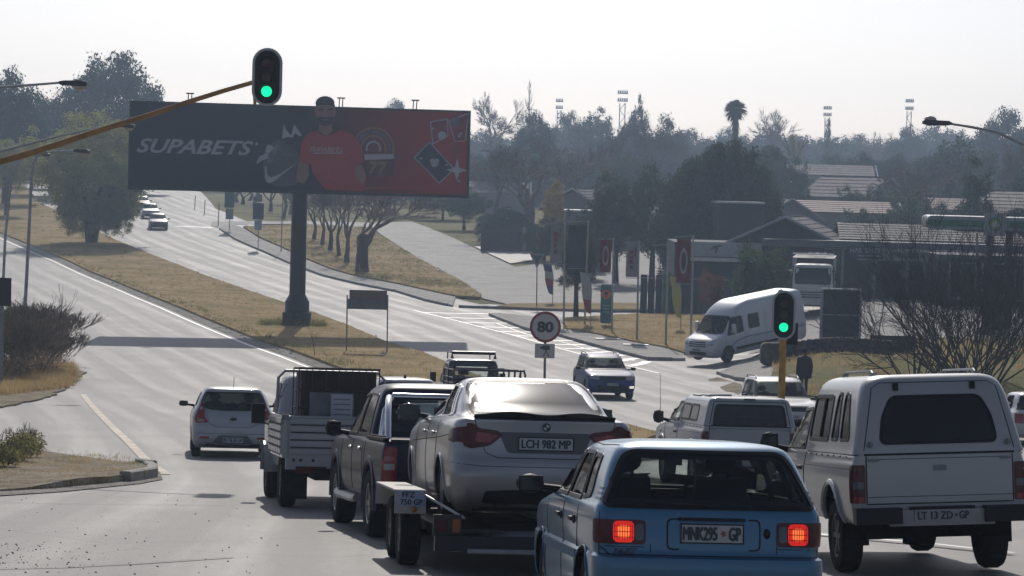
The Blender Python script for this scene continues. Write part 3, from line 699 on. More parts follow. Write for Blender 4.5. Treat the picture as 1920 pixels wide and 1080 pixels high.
def kerb_run(pts, L=1.0, h=.15, name='kerb', w=.14, off=0.0):
    root = thing(name, None, None); root['kind'] = 'structure'; me = None; P = [Vector(p) for p in pts]; i = 0; pos = 0
    tot = sum((P[k+1]-P[k]).length for k in range(len(P)-1)); d = 0; k = 0; acc = 0; n = 0
    while d+L < tot:
        m = d+L/2
        while m > acc+(P[k+1]-P[k]).length: acc += (P[k+1]-P[k]).length; k += 1
        t = (P[k+1]-P[k]).normalized(); c = P[k]+t*(m-acc); g0, g1 = G(c.x-t.x*L/2, c.y-t.y*L/2), G(c.x+t.x*L/2, c.y+t.y*L/2)
        if me is None:
            o = MB(); o.prism([(-w/2, -.1), (w/2, -.1), (w/2, h), (w/2-.03, h+.02), (-w/2+.03, h+.02), (-w/2, h)], -L/2+.012, L/2-.012, 'xz'); o = o.build('kerb_stone', KERBM, root, smooth=False); me = o.data
        else: o = link('kerb_stone', me, root)
        o.location = (c.x, c.y, (g0+g1)/2+off); f = Vector((t.x, t.y, (g1-g0)/L)).normalized(); r = f.cross(Vector((0, 0, 1))).normalized(); o.rotation_euler = Matrix((r, f, r.cross(f))).transposed().to_euler()
        o.rotation_euler.z += random.uniform(-.012, .012); o.location.z += random.uniform(-.008, .008)
        d += L; n += 1
    return root
kerb_run(KR, 1.5); kerb_run(ISL, 1.2); kerb_run(KERB2, 1.5)
kerb_run(px([(262,878),(277,881),(285,888),(284,896),(262,900),(235,904),(205,907)]), .9, .14, w=.2, off=.02)
kerb_run(px([(1346,703),(1384,714),(1410,717)]), 1.0)
for q in ((1140,641),(1192,652)):
    p = gp(*q); m = MB(); m.box((0, 0, 0), (1.3, .8, .03)); m.box((0, 0, .02), (.5, .4, .02)); o = m.build('drain_cover', 'steel_grey'); o.location = (p.x, p.y, p.z+.16)
    tag(o, 'dark rectangular drain cover on the pavement, %s of the two by the flagpoles' % ('farther' if q[0] < 1150 else 'nearer'), 'drain cover', 'drain covers on the pavement')
# gravel bits on the near junction
gr = MB(); rnd = random.Random(11)
for k in range(230):
    q = (rnd.uniform(0, 520), rnd.uniform(925, 1078)); 
    if rnd.random() < .55: q = (abs(rnd.gauss(60, 120)), rnd.gauss(1045, 22))
    p = gp(*q)
    if p.y > 120: continue
    s = rnd.choice((.003, .004, .006, .009)); gr.box((p.x, p.y, p.z+s*.5), (s*2.2, s*1.8, s*1.3), Matrix.Rotation(rnd.uniform(0, 3), 3, 'Z'), .5)
tag(gr.build('gravel', M('gravel_dark', (.05, .047, .042), .9, var=.4), smooth=False), kind='stuff')
# sand drifted across the near junction
# ------------------------------------------------------------------ vehicles
paint('paint_blue', (0.03, 0.15, 0.27), .35, .34, .15); paint('paint_silver', (0.34, 0.345, 0.36), .6, .32, .35)
paint('paint_white', (0.50, 0.50, 0.50), .0, .4, .35); paint('paint_grey_white', (0.36, 0.37, 0.38), .2, .42, .5); paint('paint_darkblue', (0.010, 0.012, 0.038), .0, .42, .08, .2)
paint('paint_hyundai', (0.36, 0.38, 0.41), .4, .35, .3); paint('paint_black', (0.015, 0.016, 0.018), .2, .3, .4); paint('paint_duster', (0.015, 0.05, 0.19), .0, .5, .0, .15)
paint('paint_van', (0.55, 0.58, 0.62), .2, .4, .35); paint('paint_red', (.25, .02, .02), .2, .4, .3); paint('paint_white_canopy', (0.30, 0.33, 0.36), .0, .45, .45)
def underbox(root, y0, y1, w, z0=.16, z1=.42):
    MB().box((0, (y0+y1)/2, (z0+z1)/2), (w, y1-y0, z1-z0)).build('underbody', 'underside', root)
def arch_wells(root, axles, x, r, w=.28):
    for y in axles:
        for s in (-1, 1):
            m = MB(); n = 12; vs = []
            for i in range(n+1):
                a = math.pi*i/n; 
                for q in (x-w, x): vs.append((s*q, y+(r+.0)*math.cos(a), .33+(r)*math.sin(a)))
            m.add(vs, [(2*i, 2*i+1, 2*i+3, 2*i+2) for i in range(n)]); m.build('wheel_well', 'underside', root)
def arch_lips(B, root, axles, zc, r, mat, t=.02):
    for y in axles:
        for side in ('left', 'right'):
            m = MB(); m.mat(mat); P = []
            for i in range(17):
                a = math.pi*(-.08+1.16*i/16); p = B.proj(side, y+(r+.012)*math.cos(a), max(B.zmin+.02, zc+(r+.012)*math.sin(a)))[0]; P.append(p-VIEW[side][0]*.004)
            m.tube(P, t, 6); m.build('arch_lip', None, root)
def sym(poly): return [(-a, b) for a, b in reversed(poly)]
def seat(root, x, y, z=.30, mat='interior'):
    m = MB(); m.box((x, y, z+.12), (.48, .5, .16)); m.box((x, y-.26, z+.48), (.46, .13, .62), Matrix.Rotation(.18, 3, 'X'), .8); m.sphere((x, y-.34, z+.90), (.12, .05, .085), 12, 8)
    m.tube([(x-.05, y-.33, z+.75), (x-.05, y-.34, z+.86)], .008, 5); m.tube([(x+.05, y-.33, z+.75), (x+.05, y-.34, z+.86)], .008, 5)
    return m.build('seat', mat, root)
def dash(root, y, w, z=.78, sx=.36):
    m = MB(); m.box((0, y, z-.05), (w, .45, .3)); m.build('dashboard', 'interior', root)
    m = MB(); R3 = Matrix.Rotation(-1.1, 4, 'X'); m.T = Matrix.Translation((sx, y-.38, z+.05)) @ R3; m.lathe([(.175+.015*math.cos(a), .015*math.sin(a)) for a in [i*math.pi/3 for i in range(7)]], 'z', 20); m.box((0, 0, 0), (.33, .05, .02)); m.build('steering_wheel', 'interior', root)
# ---- blue hatchback
def blue_hatch():
    mw = pose(1.415, 18.0, -.105, .75, 3.1)
    t = thing('hatchback_car', 'light blue hatchback with glowing brake lights, nearest to the camera', 'car', mw=mw)
    S = [(.16,.16,3.75,.74),(.24,.03,3.88,.80),(.34,-.02,3.93,.815),(.52,-.03,3.95,.82),(.585,-.02,3.94,.818),(.605,.05,3.93,.80),(.64,.06,3.92,.805),(.72,.065,3.88,.812,.16),(.80,.075,3.74,.812,.15),(.87,.085,3.3,.805,.14),(.92,.10,2.9,.79,.13),(.945,.115,2.72,.772,.12),(1.0,.15,2.60,.752,.12),(1.15,.27,2.35,.70,.12),(1.28,.37,2.12,.638,.12),(1.325,.42,1.98,.60,.12,.25,.05),(1.352,.50,1.84,.53,.14,.2,.03),(1.372,.64,1.6,.36,.15,.2,.02),(1.378,.85,1.4,.05,.02,.02,0,0)]
    B = Body(S, [(.70,.29,.33),(3.15,.29,.33)], step=.035, ns=70)
    rw = rp([(-.735,.935),(.735,.935),(.56,1.298),(-.56,1.298)], [.05,.05,.09,.09], 5)
    window(B, t, 'rear', rw, 'glass_clear', .018, 'black_trim', 'rear_window')
    # black border print inside the glass
    B.ring('window_border', 'rear', offp(resample(rw, .08), -.01), offp(resample(rw, .08), -.045), 'black_trim', t, off=-.004, thick=.002)
    for v in ('left', 'right'):
        window(B, t, v, rp([(1.05,.955),(1.72,.955),(1.66,1.265),(1.22,1.265)], .04), 'glass_clear', .02, name='door_window')
        window(B, t, v, rp([(1.80,.955),(2.62,.955),(2.16,1.25),(1.74,1.265)], .04), 'glass_clear', .02, name='door_window')
        window(B, t, v, rp([(.66,.985),(.98,.965),(1.13,1.25),(.84,1.25)], .04), 'glass_tinted', .02, name='quarter_window')
    window(B, t, 'front', rp([(-.66,.99),(.66,.99),(.55,1.27),(-.55,1.27)], .06), 'glass_clear', .02, name='windscreen')
    B.shell('body', 'paint_blue', t)
    sm_ = MB()
    B.line('rear', [(-.76,.60),(-.76,.93)], .0035, 0, sm_); B.line('rear', [(.76,.60),(.76,.93)], .0035, 0, sm_)
    B.line('rear', [(-.80,.60),(.80,.60)], .006, -.002, sm_); B.line('rear', [(-.42,.62),(-.42,.68)], .003, 0, sm_); B.line('rear', [(.455,.62),(.455,.68)], .003, 0, sm_)
    B.line('rear', [(-.81,.655),(-.46,.655)], .003, 0, sm_); B.line('rear', [(.46,.655),(.80,.655)], .003, 0, sm_)
    for v in ('left', 'right'):
        B.line(v, [(1.76,.30),(1.76,.94)], .004, 0, sm_); B.line(v, [(1.0,.94),(.98,.75),(1.04,.6),(1.05,.30)], .004, 0, sm_); B.line(v, [(2.72,.92),(2.78,.3)], .004, 0, sm_)
    B.line('top', [(-.57,.62),(-.60,1.2),(-.57,1.85)], .006, -.002, sm_); B.line('top', [(.57,.62),(.60,1.2),(.57,1.85)], .006, -.002, sm_)
    sm_.build('panel_gap', 'seam', t)
    mo = MB(); mo.mat('black_trim')
    for v in ('left', 'right'): B.patch('', v, rrect(.95, .52, 2.82, .575, .02), M('moulding_blue', (.03,.10,.17), .6), None, .012, .014, mb=mo)
    mo.build('side_moulding', None, t)
    # rear lamps: dark housing, lit brake segment with ribs, clear reverse segment, wrap-round indicator
    for s in (-1, 1):
        def q(poly): return poly if s > 0 else sym(poly)
        h = B.patch('tail_light', 'rear', q(rrect(.455,.672,.775,.838,.03)), 'lamp_dark', t, .012, .02)
        B.patch('brake_lamp', 'rear', q(rrect(.535,.685,.675,.828,.035)), 'lamp_lit', h, .017, .006)
        B.patch('reverse_lamp', 'rear', q(rp([(.468,.70),(.525,.70),(.525,.812),(.468,.812)], .025)), M('lamp_smoke', (.06,.07,.08), .2, coat=.5, var=.2), h, .016, .006)
        B.patch('indicator_lamp', 'rear', q(rrect(.69,.685,.768,.828,.02)), 'lamp_dark', h, .016, .006)
        B.patch('lamp_glow', 'rear', q(rp([(.565,.715),(.645,.715),(.65,.80),(.56,.80)], .03)), 'lamp_hot', h, .0185, .004)
        rb_ = MB()
        for k in range(8): B.line('rear', [(s*(.545+.0172*k),.690),(s*(.545+.0172*k),.824)], .0026, .0195, rb_)
        for zq in (.72,.757,.794): B.line('rear', [(s*.538,zq),(s*.672,zq)], .0028, .0195, rb_)
        rb_.build('lamp_rib', 'lamp_rib', h)
        sd = MB(); B.patch('', 'left' if s < 0 else 'right', rrect(.10,.672,.235,.838,.02), 'lamp_dark', None, .008, .012, mb=sd); sd.build('side_marker', None, h)
    pr = MB(); B.patch('', 'rear', rrect(-.31,.64,.34,.855,.04), 'paint_blue', None, .006, .01, mb=pr); pr.build('plate_recess', None, t)
    B.ring('recess_edge', 'rear', rrect(-.31,.64,.34,.855,.04), rrect(-.30,.65,.33,.845,.035), 'seam', t, .008, .01)
    MB().box((-.0,-.005+B.proj('rear',0,.88)[0].y-.02,.852),(.46,.03,.02)).build('plate_lamp', 'black_trim', t)
    plate(B, t, 'rear', 0.0, .755, .44, .135, 'MNK295*GP', .02, star=True)
    k = MB(); p = B.proj('rear', .385, .76)[0]; k.sphere((p.x, p.y-.004, p.z), (.025, .012, .036), 12, 8); k.build('tailgate_lock', 'black_trim', t)
    p = B.proj('rear', -.62, .62)[0]; text_obj('badge', 'TAZZ', .17, .035, M('badge_red', (.10,.03,.035), .5, var=0), t, Matrix(((1,0,0,p.x+.03),(0,0,-1,p.y-.012),(0,1,0,.628),(0,0,0,1))), shear=.4)
    # number-plate side badges on the C pillar
    for v, s in (('left', -1), ('right', 1)):
        m = MB()
        for j in range(3): B.patch('', v, rrect(.27+.02*j,.965+.035*j,.44,.982+.035*j,.004), M('pillar_vent',(.20,.28,.34),.4), None, .006, .008, .04, m)
        m.build('pillar_vent', None, t)
        mirror(t, s*.755, 2.52, .99, s, 'black_trim', .22, .15, .11)
        for y in (1.22, 1.95):
            hh = MB(); p = B.proj(v, y, .79)[0]; hh.box((p.x+s*.012, y, p.z), (.03, .16, .03)); hh.sphere((p.x+s*.004, y-.07, p.z), (.012,.05,.035), 8, 6); hh.build('door_handle', 'black_trim', t)
    arch_lips(B, t, (.70, 3.15), .29, .33, 'paint_blue', .008); arch_wells(t, (.70, 3.15), .78, .33)
    for s in (-1, 1):
        for y in (.70, 3.15): wheel(t, s*.70, y, .285, .175, s, 'steel_rim', 6)
    underbox(t, .3, 3.7, 1.2); MB().box((0, .12, .22), (1.2, .25, .14)).build('rear_valance', 'black_trim', t)
    seat(t, -.36, 2.05); seat(t, .36, 2.05)
    m = MB(); m.box((0, 1.12, .48), (1.24, .18, .48), Matrix.Rotation(.2, 3, 'X'), .95); m.box((0,.62,.72),(1.3,.75,.05)); m.build('rear_bench', 'interior', t)
    m = MB()
    for x in (-.36, .36): m.sphere((x, 1.06, .82), (.15, .06, .09), 12, 8)
    m.build('headrest', 'interior', t)
    dash(t, 2.75, 1.35, .82, .36)
    m = MB(); m.box((0, 2.1, 1.24), (.22, .03, .06)); m.tube([(0, 2.1, 1.26), (0, 2.12, 1.31)], .01, 5); m.build('rear_view_mirror', 'interior', t)
    for s in (-1, 1): MB().box((s*.36, 2.02, 1.285), (.38, .14, .02), Matrix.Rotation(-.5, 3, 'X')).build('sun_visor', 'interior', t)
    w_ = MB(); 
    B.line('rear', [(.0,.93),(-.03,.945),(-.45,.955)], .006, .012, w_); w_.build('rear_wiper', 'black_trim', t)
    ch = MB()
    for s in (-1, 1): B.patch('', 'front', (lambda P: P if s > 0 else sym(P))(rrect(.42,.62,.74,.74,.03)), 'lamp_clear', None, .01, .02, mb=ch)
    ch.build('headlight', None, t)
    mo = MB(); mo.tube([(.1,.35,.18),(.1,.1,.17),(.12,-.01,.165)], .025, 8); mo.build('exhaust', 'steel_grey', t)
    person_bust(mw, 'driver seen as a dark silhouette inside the blue hatchback', (.02,.02,.024), .36, 1.88, .50)
blue_hatch()
# ---- silver sedan on the trailer
def bmw():
    mw = pose(.36, 24.55, -.135, .9, 3.7, lift=.43)
    t = thing('sedan_car', 'silver four-door sedan with black boot spoiler carried on the car trailer', 'car', mw=mw)
    S = [(.14,.30,4.30,.76),(.22,.10,4.42,.84),(.34,.02,4.50,.89),(.50,-.01,4.52,.905),(.60,.0,4.52,.908,.24,.3,.10),(.68,.03,4.50,.906,.24,.3,.10),(.80,.05,4.42,.90,.24,.3,.10),(.88,.055,4.15,.885,.24,.3,.10),(.96,.05,3.60,.86,.22,.3,.10),(1.005,.045,3.30,.82,.2,.25,.10),(1.022,.10,3.22,.77,.2,.25,.08),(1.035,.34,3.15,.75,.2,.25,.05),(1.05,.62,3.06,.735,.16,.25,.05),(1.16,.90,2.82,.70,.16,.25,.06),(1.28,1.22,2.52,.645,.16,.25,.06),(1.36,1.47,2.30,.59,.16,.25,.06),(1.392,1.62,2.14,.53,.16,.2,.04),(1.408,1.75,2.0,.38,.12,.12,.02,.02),(1.414,1.82,1.93,.05,.02,.02,0,0)]
    B = Body(S, [(.93,.31,.345),(3.69,.31,.345)], step=.035, ns=80, plan=.05)
    rw = rp([(-.655,1.045),(.655,1.045),(.575,1.375),(-.575,1.375)], [.08,.08,.12,.12], 5)
    window(B, t, 'rear', rw, 'glass_dusty', .016, 'black_trim', 'rear_window', cut=False, off=.008)
    for v in ('left', 'right'):
        window(B, t, v, rp([(1.42,1.03),(2.08,1.02),(2.02,1.325),(1.68,1.32)], .04), 'glass_tinted', .018, 'chrome', 'door_window')
        window(B, t, v, rp([(2.16,1.015),(3.02,.995),(2.50,1.28),(2.10,1.325)], .04), 'glass_tinted', .018, 'chrome', 'door_window')
        window(B, t, v, rp([(1.20,1.05),(1.36,1.035),(1.60,1.31),(1.50,1.30)], .03), 'glass_black', .014, 'chrome', 'quarter_window', cut=False, off=.008)
    window(B, t, 'front', rp([(-.66,1.06),(.66,1.06),(.57,1.34),(-.57,1.34)], .08), 'glass_tinted', .02, name='windscreen')
    B.shell('body', 'paint_silver', t)
    g = MB()
    B.line('rear', [(-.66,1.0),(-.62,.86),(-.56,.70),(-.45,.655),(.45,.655),(.56,.70),(.62,.86),(.66,1.0)], .004, 0, g)
    B.line('rear', [(-.86,.60),(-.60,.575),(.60,.575),(.86,.60)], .003, 0, g)
    for v in ('left', 'right'):
        B.line(v, [(2.12,.22),(2.13,1.0)], .004, 0, g); B.line(v, [(1.30,1.03),(1.24,.75),(1.30,.5),(1.36,.22)], .004, 0, g); B.line(v, [(3.12,.97),(3.15,.22)], .004, 0, g)
        B.line(v, [(.35,.86),(1.2,.815),(3.5,.74)], .006, -.002, g)
    g.build('panel_gap', 'seam', t)
    m = MB(); n = 26; P = []
    for i in range(n+1):
        x = -.665+1.33*i/n; y = B.proj('top', x, .16)[0]; yy = .045+.11*(abs(x)/.66)**2
        lift = .035*(1-.35*math.cos(math.pi*2*min(1, abs(x)/.66)))
        P += [(x, yy+.10, y.z+.004), (x, yy-.035, y.z+lift+.012), (x, yy-.035, y.z+lift), (x, yy+.02, y.z-.01)]
    m.add(P, [(4*i+a, 4*i+(a+1) % 4, 4*(i+1)+(a+1) % 4, 4*(i+1)+a) for i in range(n) for a in range(4)]+[(0,1,2,3),(4*n+3,4*n+2,4*n+1,4*n)]); m.build('boot_spoiler', M('gloss_black', (.006,.006,.007), .12, spec=.6, var=0), t, ang=50)
    for s in (-1, 1):
        def q(p): return p if s > 0 else sym(p)
        h = B.patch('tail_light', 'rear', q(rp([(.40,.865),(.44,.905),(.63,.925),(.68,.975),(.86,.95),(.885,.80),(.70,.735),(.52,.765)], .035)), 'lamp_dark', t, .012, .02)
        B.patch('brake_lamp', 'rear', q(rp([(.44,.86),(.64,.895),(.66,.80),(.53,.79)], .03)), 'lamp_red', h, .015, .006)
        sd = MB(); B.patch('', 'left' if s < 0 else 'right', rp([(.12,.94),(.42,.90),(.38,.80),(.12,.79)], .03), 'lamp_dark', None, .008, .012, mb=sd); sd.build('side_marker', None, h)
        mirror(t, s*.80, 2.92, 1.04, s, 'gloss_black', .25, .18, .08)
        for y in (1.55, 2.38):
            p = B.proj('left' if s < 0 else 'right', y, .86)[0]; hh = MB(); hh.sphere((p.x+s*.015, y, p.z), (.02,.10,.018), 10, 6); hh.build('door_handle', 'paint_silver', t)
    B.patch('plate_recess', 'rear', rp([(-.44,.895),(.44,.895),(.36,.70),(-.36,.70)], .04), M('recess_grey', (.10,.105,.11), .5), t, .004, .01)
    plate(B, t, 'rear', 0, .79, .52, .125, 'LCH 982 MP', .016)
    p = B.proj('rear', 0, .94)[0]; e = MB(); T = Matrix(((1,0,0,0),(0,0,-1,p.y-.008),(0,1,0,.945),(0,0,0,1)))
    e.T = T; e.lathe([(0,.004),(.043,.004),(.045,0),(.043,-.004)], 'z', 24); b = e.build('badge', 'gloss_black', t)
    e = MB(); e.T = T
    for k in (0, 2):
        a0 = k*math.pi/2; e.prism([(0, 0)]+[(.028*math.cos(a0+i*math.pi/12), .028*math.sin(a0+i*math.pi/12)) for i in range(7)], .004, .007, 'xy')
    e.lathe([(.041,.006),(.045,.006)], 'z', 24); e.build('badge_emblem', M('emblem_silver',(.45,.48,.52),.3,var=0), b)
    B.patch('diffuser', 'rear', rp([(-.60,.16),(.60,.16),(.56,.345),(.30,.36),(-.30,.36),(-.56,.345)], .03), 'black_trim', t, .006, .02)
    m = MB()
    for x in (-.48,-.38): m.lathe([(.04,-.07),(.04,.1),(.032,.1),(.032,-.07)], 'y', 14, (x, .08, .25))
    m.build('exhaust', 'chrome', t)
    f = MB(); f.box((0, 1.95, 1.41), (.05,.12,.03), None, .5); f.prism([(1.86,1.41),(1.99,1.41),(1.89,1.49),(1.87,1.49)], -.006, .006, 'yz'); f.build('roof_antenna', 'gloss_black', t)
    arch_lips(B, t, (.93, 3.69), .31, .345, 'paint_silver', .014); arch_wells(t, (.93, 3.69), .86, .345)
    for s in (-1, 1):
        for y in (.93, 3.69): wheel(t, s*.775, y, .315, .21, s, 'rim_metal', 10)
    underbox(t, .25, 4.3, 1.3); seat(t, -.38, 2.3, .25); seat(t, .38, 2.3, .25); dash(t, 3.05, 1.4, .85)
    gl = MB(); 
    for s in (-1, 1): B.patch('', 'front', (lambda P: P if s > 0 else sym(P))(rrect(.42,.60,.80,.74,.03)), 'lamp_clear', None, .01, .02, mb=gl)
    gl.build('headlight', None, t)
    # trailer
    tm = pose(.34, 24.35, -.135, 1.2, 4.2); tr = thing('car_trailer', 'black flatbed car trailer towed by the dark pickup, rear number plate on its mudguard', 'trailer', mw=tm)
    m = MB(); m.mat('black_paint')
    for s in (-1, 1): m.box((s*.86, 2.6, .37), (.10, 5.2, .12)); m.box((s*.60, 2.6, .415), (.50, 5.2, .03))
    for y in (.1, 1.0, 2.0, 3.0, 4.0, 5.1): m.box((0, y, .33), (1.75, .08, .07))
    m.build('deck', None, tr)
    m = MB(); m.box((0, -.03, .30), (2.0, .10, .14)); m.build('rear_beam', 'black_paint', tr); m = MB(); m.box((.15, -.09, .24), (1.7, .06, .035)); m.tube([(-.7,-.1,.225),(1.0,-.1,.225)], .014, 6); m.build('step_bar', 'galvanised', tr)
    m = MB(); m.box((.10, .45, .36), (1.15, .8, .02)); [m.box((.10, .12+.16*k, .375), (1.1, .03, .02)) for k in range(5)]; m.build('ramp_tray', 'steel_grey', tr)
    m = MB(); m.tube([(-.86,5.2,.37),(0,6.35,.42)], .05, 6); m.tube([(.86,5.2,.37),(0,6.35,.42)], .05, 6); m.tube([(0,6.2,.42),(0,6.75,.44)], .045, 6); m.build('drawbar', 'black_paint', tr)
    for s in (-1, 1):
        g = MB(); g.box((s*1.13, 2.05, .735), (.30, 2.1, .02)); g.box((s*1.13, .995, .63), (.30, .02, .22)); g.box((s*1.13, 3.105, .63), (.30, .02, .22)); g.box((s*.985,2.05,.66),(.015,2.1,.14)); g.build('mudguard', M('pale_mudguard',(.42,.40,.36),.6,var=.3), tr)
        for y in (1.42, 2.42): 
            wheel(tr, s*1.09, y+.14, .315, .20, s, 'steel_rim', 6)
            MB().tube([(s*.2, y+.14, .315), (s*1.05, y+.14, .315)], .035, 6).build('axle', 'underside', tr)
        b = MB(); b.box((s*.88, .02, .46), (.26, .04, .20)); bb = b.build('light_board', 'black_paint', tr)
        MB().box((s*.93, -.005, .46), (.10, .012, .12)).build('tail_light', 'lamp_dark', bb); MB().box((s*.80, -.005, .46), (.07, .012, .12)).build('indicator_lamp', 'lamp_amber', bb)
        MB().tube([(s*1.0, .98, .70), (s*.72, .05, .53)], .014, 6).build('stay', 'galvanised', tr)
    T = Matrix(((1,0,0,-1.12),(0,0,-1,.97),(0,1,0,.665),(0,0,0,1))); m = MB(); m.T = T; m.prism(rrect(-.13,-.075,.13,.075,.01), 0, -.01, 'xy'); o = m.build('number_plate', M('plate_blueish',(.32,.38,.52),.5,var=.1), tr)
    for i, s in enumerate(('FFZ', '750 GP')): text_obj('plate_lettering', s, .12 if i == 0 else .21, .05, 'plate_ink', o, T @ Matrix.Translation((-.03 if i == 0 else 0, .035-.07*i, .003)), bold=0)
    MB().sphere((-1.10, .95, .56), (.03,.02,.03), 10, 6).build('marker_lamp', 'lamp_amber', tr)
bmw()
# ---- dark double-cab pickup
def bed_top(t, y0, y1, w, z, mat='black_trim'): MB().box((0, (y0+y1)/2, z), (w, y1-y0, .03)).build('load_cover', mat, t)
def navara():
    mw = pose(-.50, 29.6, -.185, 1.1, 4.3); t = thing('pickup_truck', 'dark blue double-cab pickup with chrome sports bar towing the loaded trailer', 'pickup truck', mw=mw)
    S = [(.38,.10,5.05,.80),(.46,.0,5.18,.88),(.62,-.01,5.22,.91),(.80,-.01,5.22,.92,.08,.3,.02),(.95,.0,5.18,.915,.08,.3,.02),(1.04,.0,5.0,.905,.08,.3,.02),(1.10,.01,4.6,.885,.08,.3,.02),(1.125,.04,4.2,.86,.08,.3,.02),(1.14,.55,4.0,.80,.08,.2,.02),(1.15,1.52,3.95,.80,.1,.2,.04)]
    B = Body(S, [(1.08,.40,.46),(4.28,.40,.46)], step=.05, ns=80, plan=.02); B.shell('body', 'paint_darkblue', t, False)
    S2 = [(1.10,1.52,4.02,.86,.1,.2,.03),(1.16,1.53,3.92,.84,.1,.2,.03),(1.35,1.57,3.65,.79,.1,.2,.03),(1.60,1.63,3.3,.71,.1,.2,.04),(1.70,1.68,3.1,.66,.12,.2,.04),(1.75,1.80,2.9,.58,.15,.2,.04),(1.775,2.0,2.6,.40,.15,.15,.02,.02),(1.78,2.1,2.5,.05,.02,.02,0,0)]
    Cb = Body(S2, [], step=.045, ns=60, plan=.02)
    window(Cb, t, 'rear', rp([(-.64,1.20),(.64,1.20),(.57,1.60),(-.57,1.60)], .08), 'glass_clear', .025, name='rear_window')
    for v in ('left', 'right'):
        window(Cb, t, v, rp([(1.72,1.18),(2.62,1.17),(2.58,1.64),(1.92,1.62)], .05), 'glass_tinted', .025, name='door_window')
        window(Cb, t, v, rp([(2.70,1.17),(3.72,1.165),(3.20,1.60),(2.68,1.64)], .05), 'glass_tinted', .025, name='door_window')
    window(Cb, t, 'front', rp([(-.72,1.2),(.72,1.2),(.62,1.64),(-.62,1.64)], .08), 'glass_clear', .02, name='windscreen')
    Cb.shell('cab', 'paint_darkblue', t)
    g = MB()
    for v in ('left', 'right'):
        B.line(v, [(2.64,.5),(2.64,1.13)], .005, 0, g); B.line(v, [(1.72,1.12),(1.70,.85),(1.62,.5)], .005, 0, g); B.line(v, [(3.72,.5),(3.68,1.12)], .005, 0, g); B.line(v, [(1.52,.5),(1.52,1.12)], .006, 0, g)
    g.build('panel_gap', 'seam', t); bed_top(t, .06, 1.50, 1.6, 1.10)
    rl = MB(); rl.box((0, .02, 1.125), (1.62, .05, .03)); 
    for s in (-1, 1): rl.box((s*.86, .78, 1.14), (.07, 1.45, .035))
    for s in (-1, 1):
        for k in range(6): rl.box((s*.86, .25+.22*k, 1.165), (.05,.07,.02))
    rl.build('bed_rail', 'black_trim', t)
    sb = MB(); 
    for dy in (1.34, 1.18): sb.tube([(-.74,dy-.45*(dy < 1.3),1.13),(-.70,dy,1.45),(-.60,dy+.1,1.62),(.60,dy+.1,1.62),(.70,dy,1.45),(.74,dy-.45*(dy < 1.3),1.13)] if dy > 1.3 else [(-.76,.62,1.13),(-.735,.86,1.42),(-.70,1.10,1.56),(-.66,1.35,1.60)], .04, 10)
    sb.tube([(.76,.62,1.13),(.735,.86,1.42),(.70,1.10,1.56),(.66,1.35,1.60)], .04, 10); sb.build('sports_bar', 'chrome', t)
    for s in (-1, 1):
        def q(p): return p if s > 0 else sym(p)
        h = B.patch('tail_light', 'rear', q(rrect(.74,.66,.90,1.06,.02)), 'lamp_red', t, .012, .02)
        B.patch('reverse_lamp', 'rear', q(rrect(.765,.80,.885,.87,.015)), 'lamp_clear', h, .016, .006); B.patch('indicator_lamp', 'rear', q(rrect(.765,.90,.885,.95,.015)), M('lamp_pink',(.35,.08,.07),.2,coat=.5), h, .016, .006)
        mirror(t, s*.84, 3.55, 1.20, s, 'black_trim', .20, .20, .10)
        p0 = B.proj('left' if s < 0 else 'right', 2.0, .5)[0]; st = MB(); st.tube([(s*.96,1.75,.42),(s*.98,2.0,.40),(s*.98,3.4,.40),(s*.96,3.65,.42)], .045, 8); st.box((s*.93,2.7,.43),(.12,1.7,.02)); st.build('side_step', M('step_metal',(.35,.35,.34),.4,.6), t)
        for y in (1.95, 2.78): p = B.proj('left' if s < 0 else 'right', y, 1.0)[0]; MB().sphere((p.x+s*.015,y,p.z),(.02,.10,.022),10,6).build('door_handle','chrome',t)
        mf = MB()
        for y in (1.08, 4.28):
            mf.tube([(s*.885,y+.50*math.cos(a),.40+.50*math.sin(a)) for a in [math.pi*(-.05+1.1*i/14) for i in range(15)]], .05, 7)
        mf.build('arch_flare', 'paint_darkblue', t)
    m = MB(); m.box((0, -.10, .55), (1.6, .16, .16)); m.box((0,-.10,.635),(1.6,.16,.012)); m.build('rear_bumper', 'black_trim', t); MB().box((0,-.05,.47),(.1,.3,.06)).build('tow_hitch','steel_grey',t)
    B.patch('headlight', 'front', rrect(.5,.85,.85,1.0,.04), 'lamp_clear', t, .01, .02); B.patch('headlight', 'front', rrect(-.85,.85,-.5,1.0,.04), 'lamp_clear', t, .01, .02)
    arch_wells(t, (1.08, 4.28), .86, .46)
    for s in (-1, 1):
        for y in (1.08, 4.28): wheel(t, s*.80, y, .385, .255, s, 'rim_metal', 6)
    MB().box((0, 2.6, .45), (1.3, 4.8, .18)).build('underbody', 'underside', t)
    for x in (-.38, .38): seat(t, x, 2.9, .62)
    m = MB(); m.box((0, 1.95, 1.05), (1.3, .16, .5)); m.build('rear_bench', 'interior', t); m = MB(); m.sphere((-.35,1.95,1.36),(.13,.05,.09),10,7); m.sphere((.35,1.95,1.36),(.13,.05,.09),10,7); m.build('headrest','interior',t)
    dash(t, 3.6, 1.5, 1.12, .38)
navara()
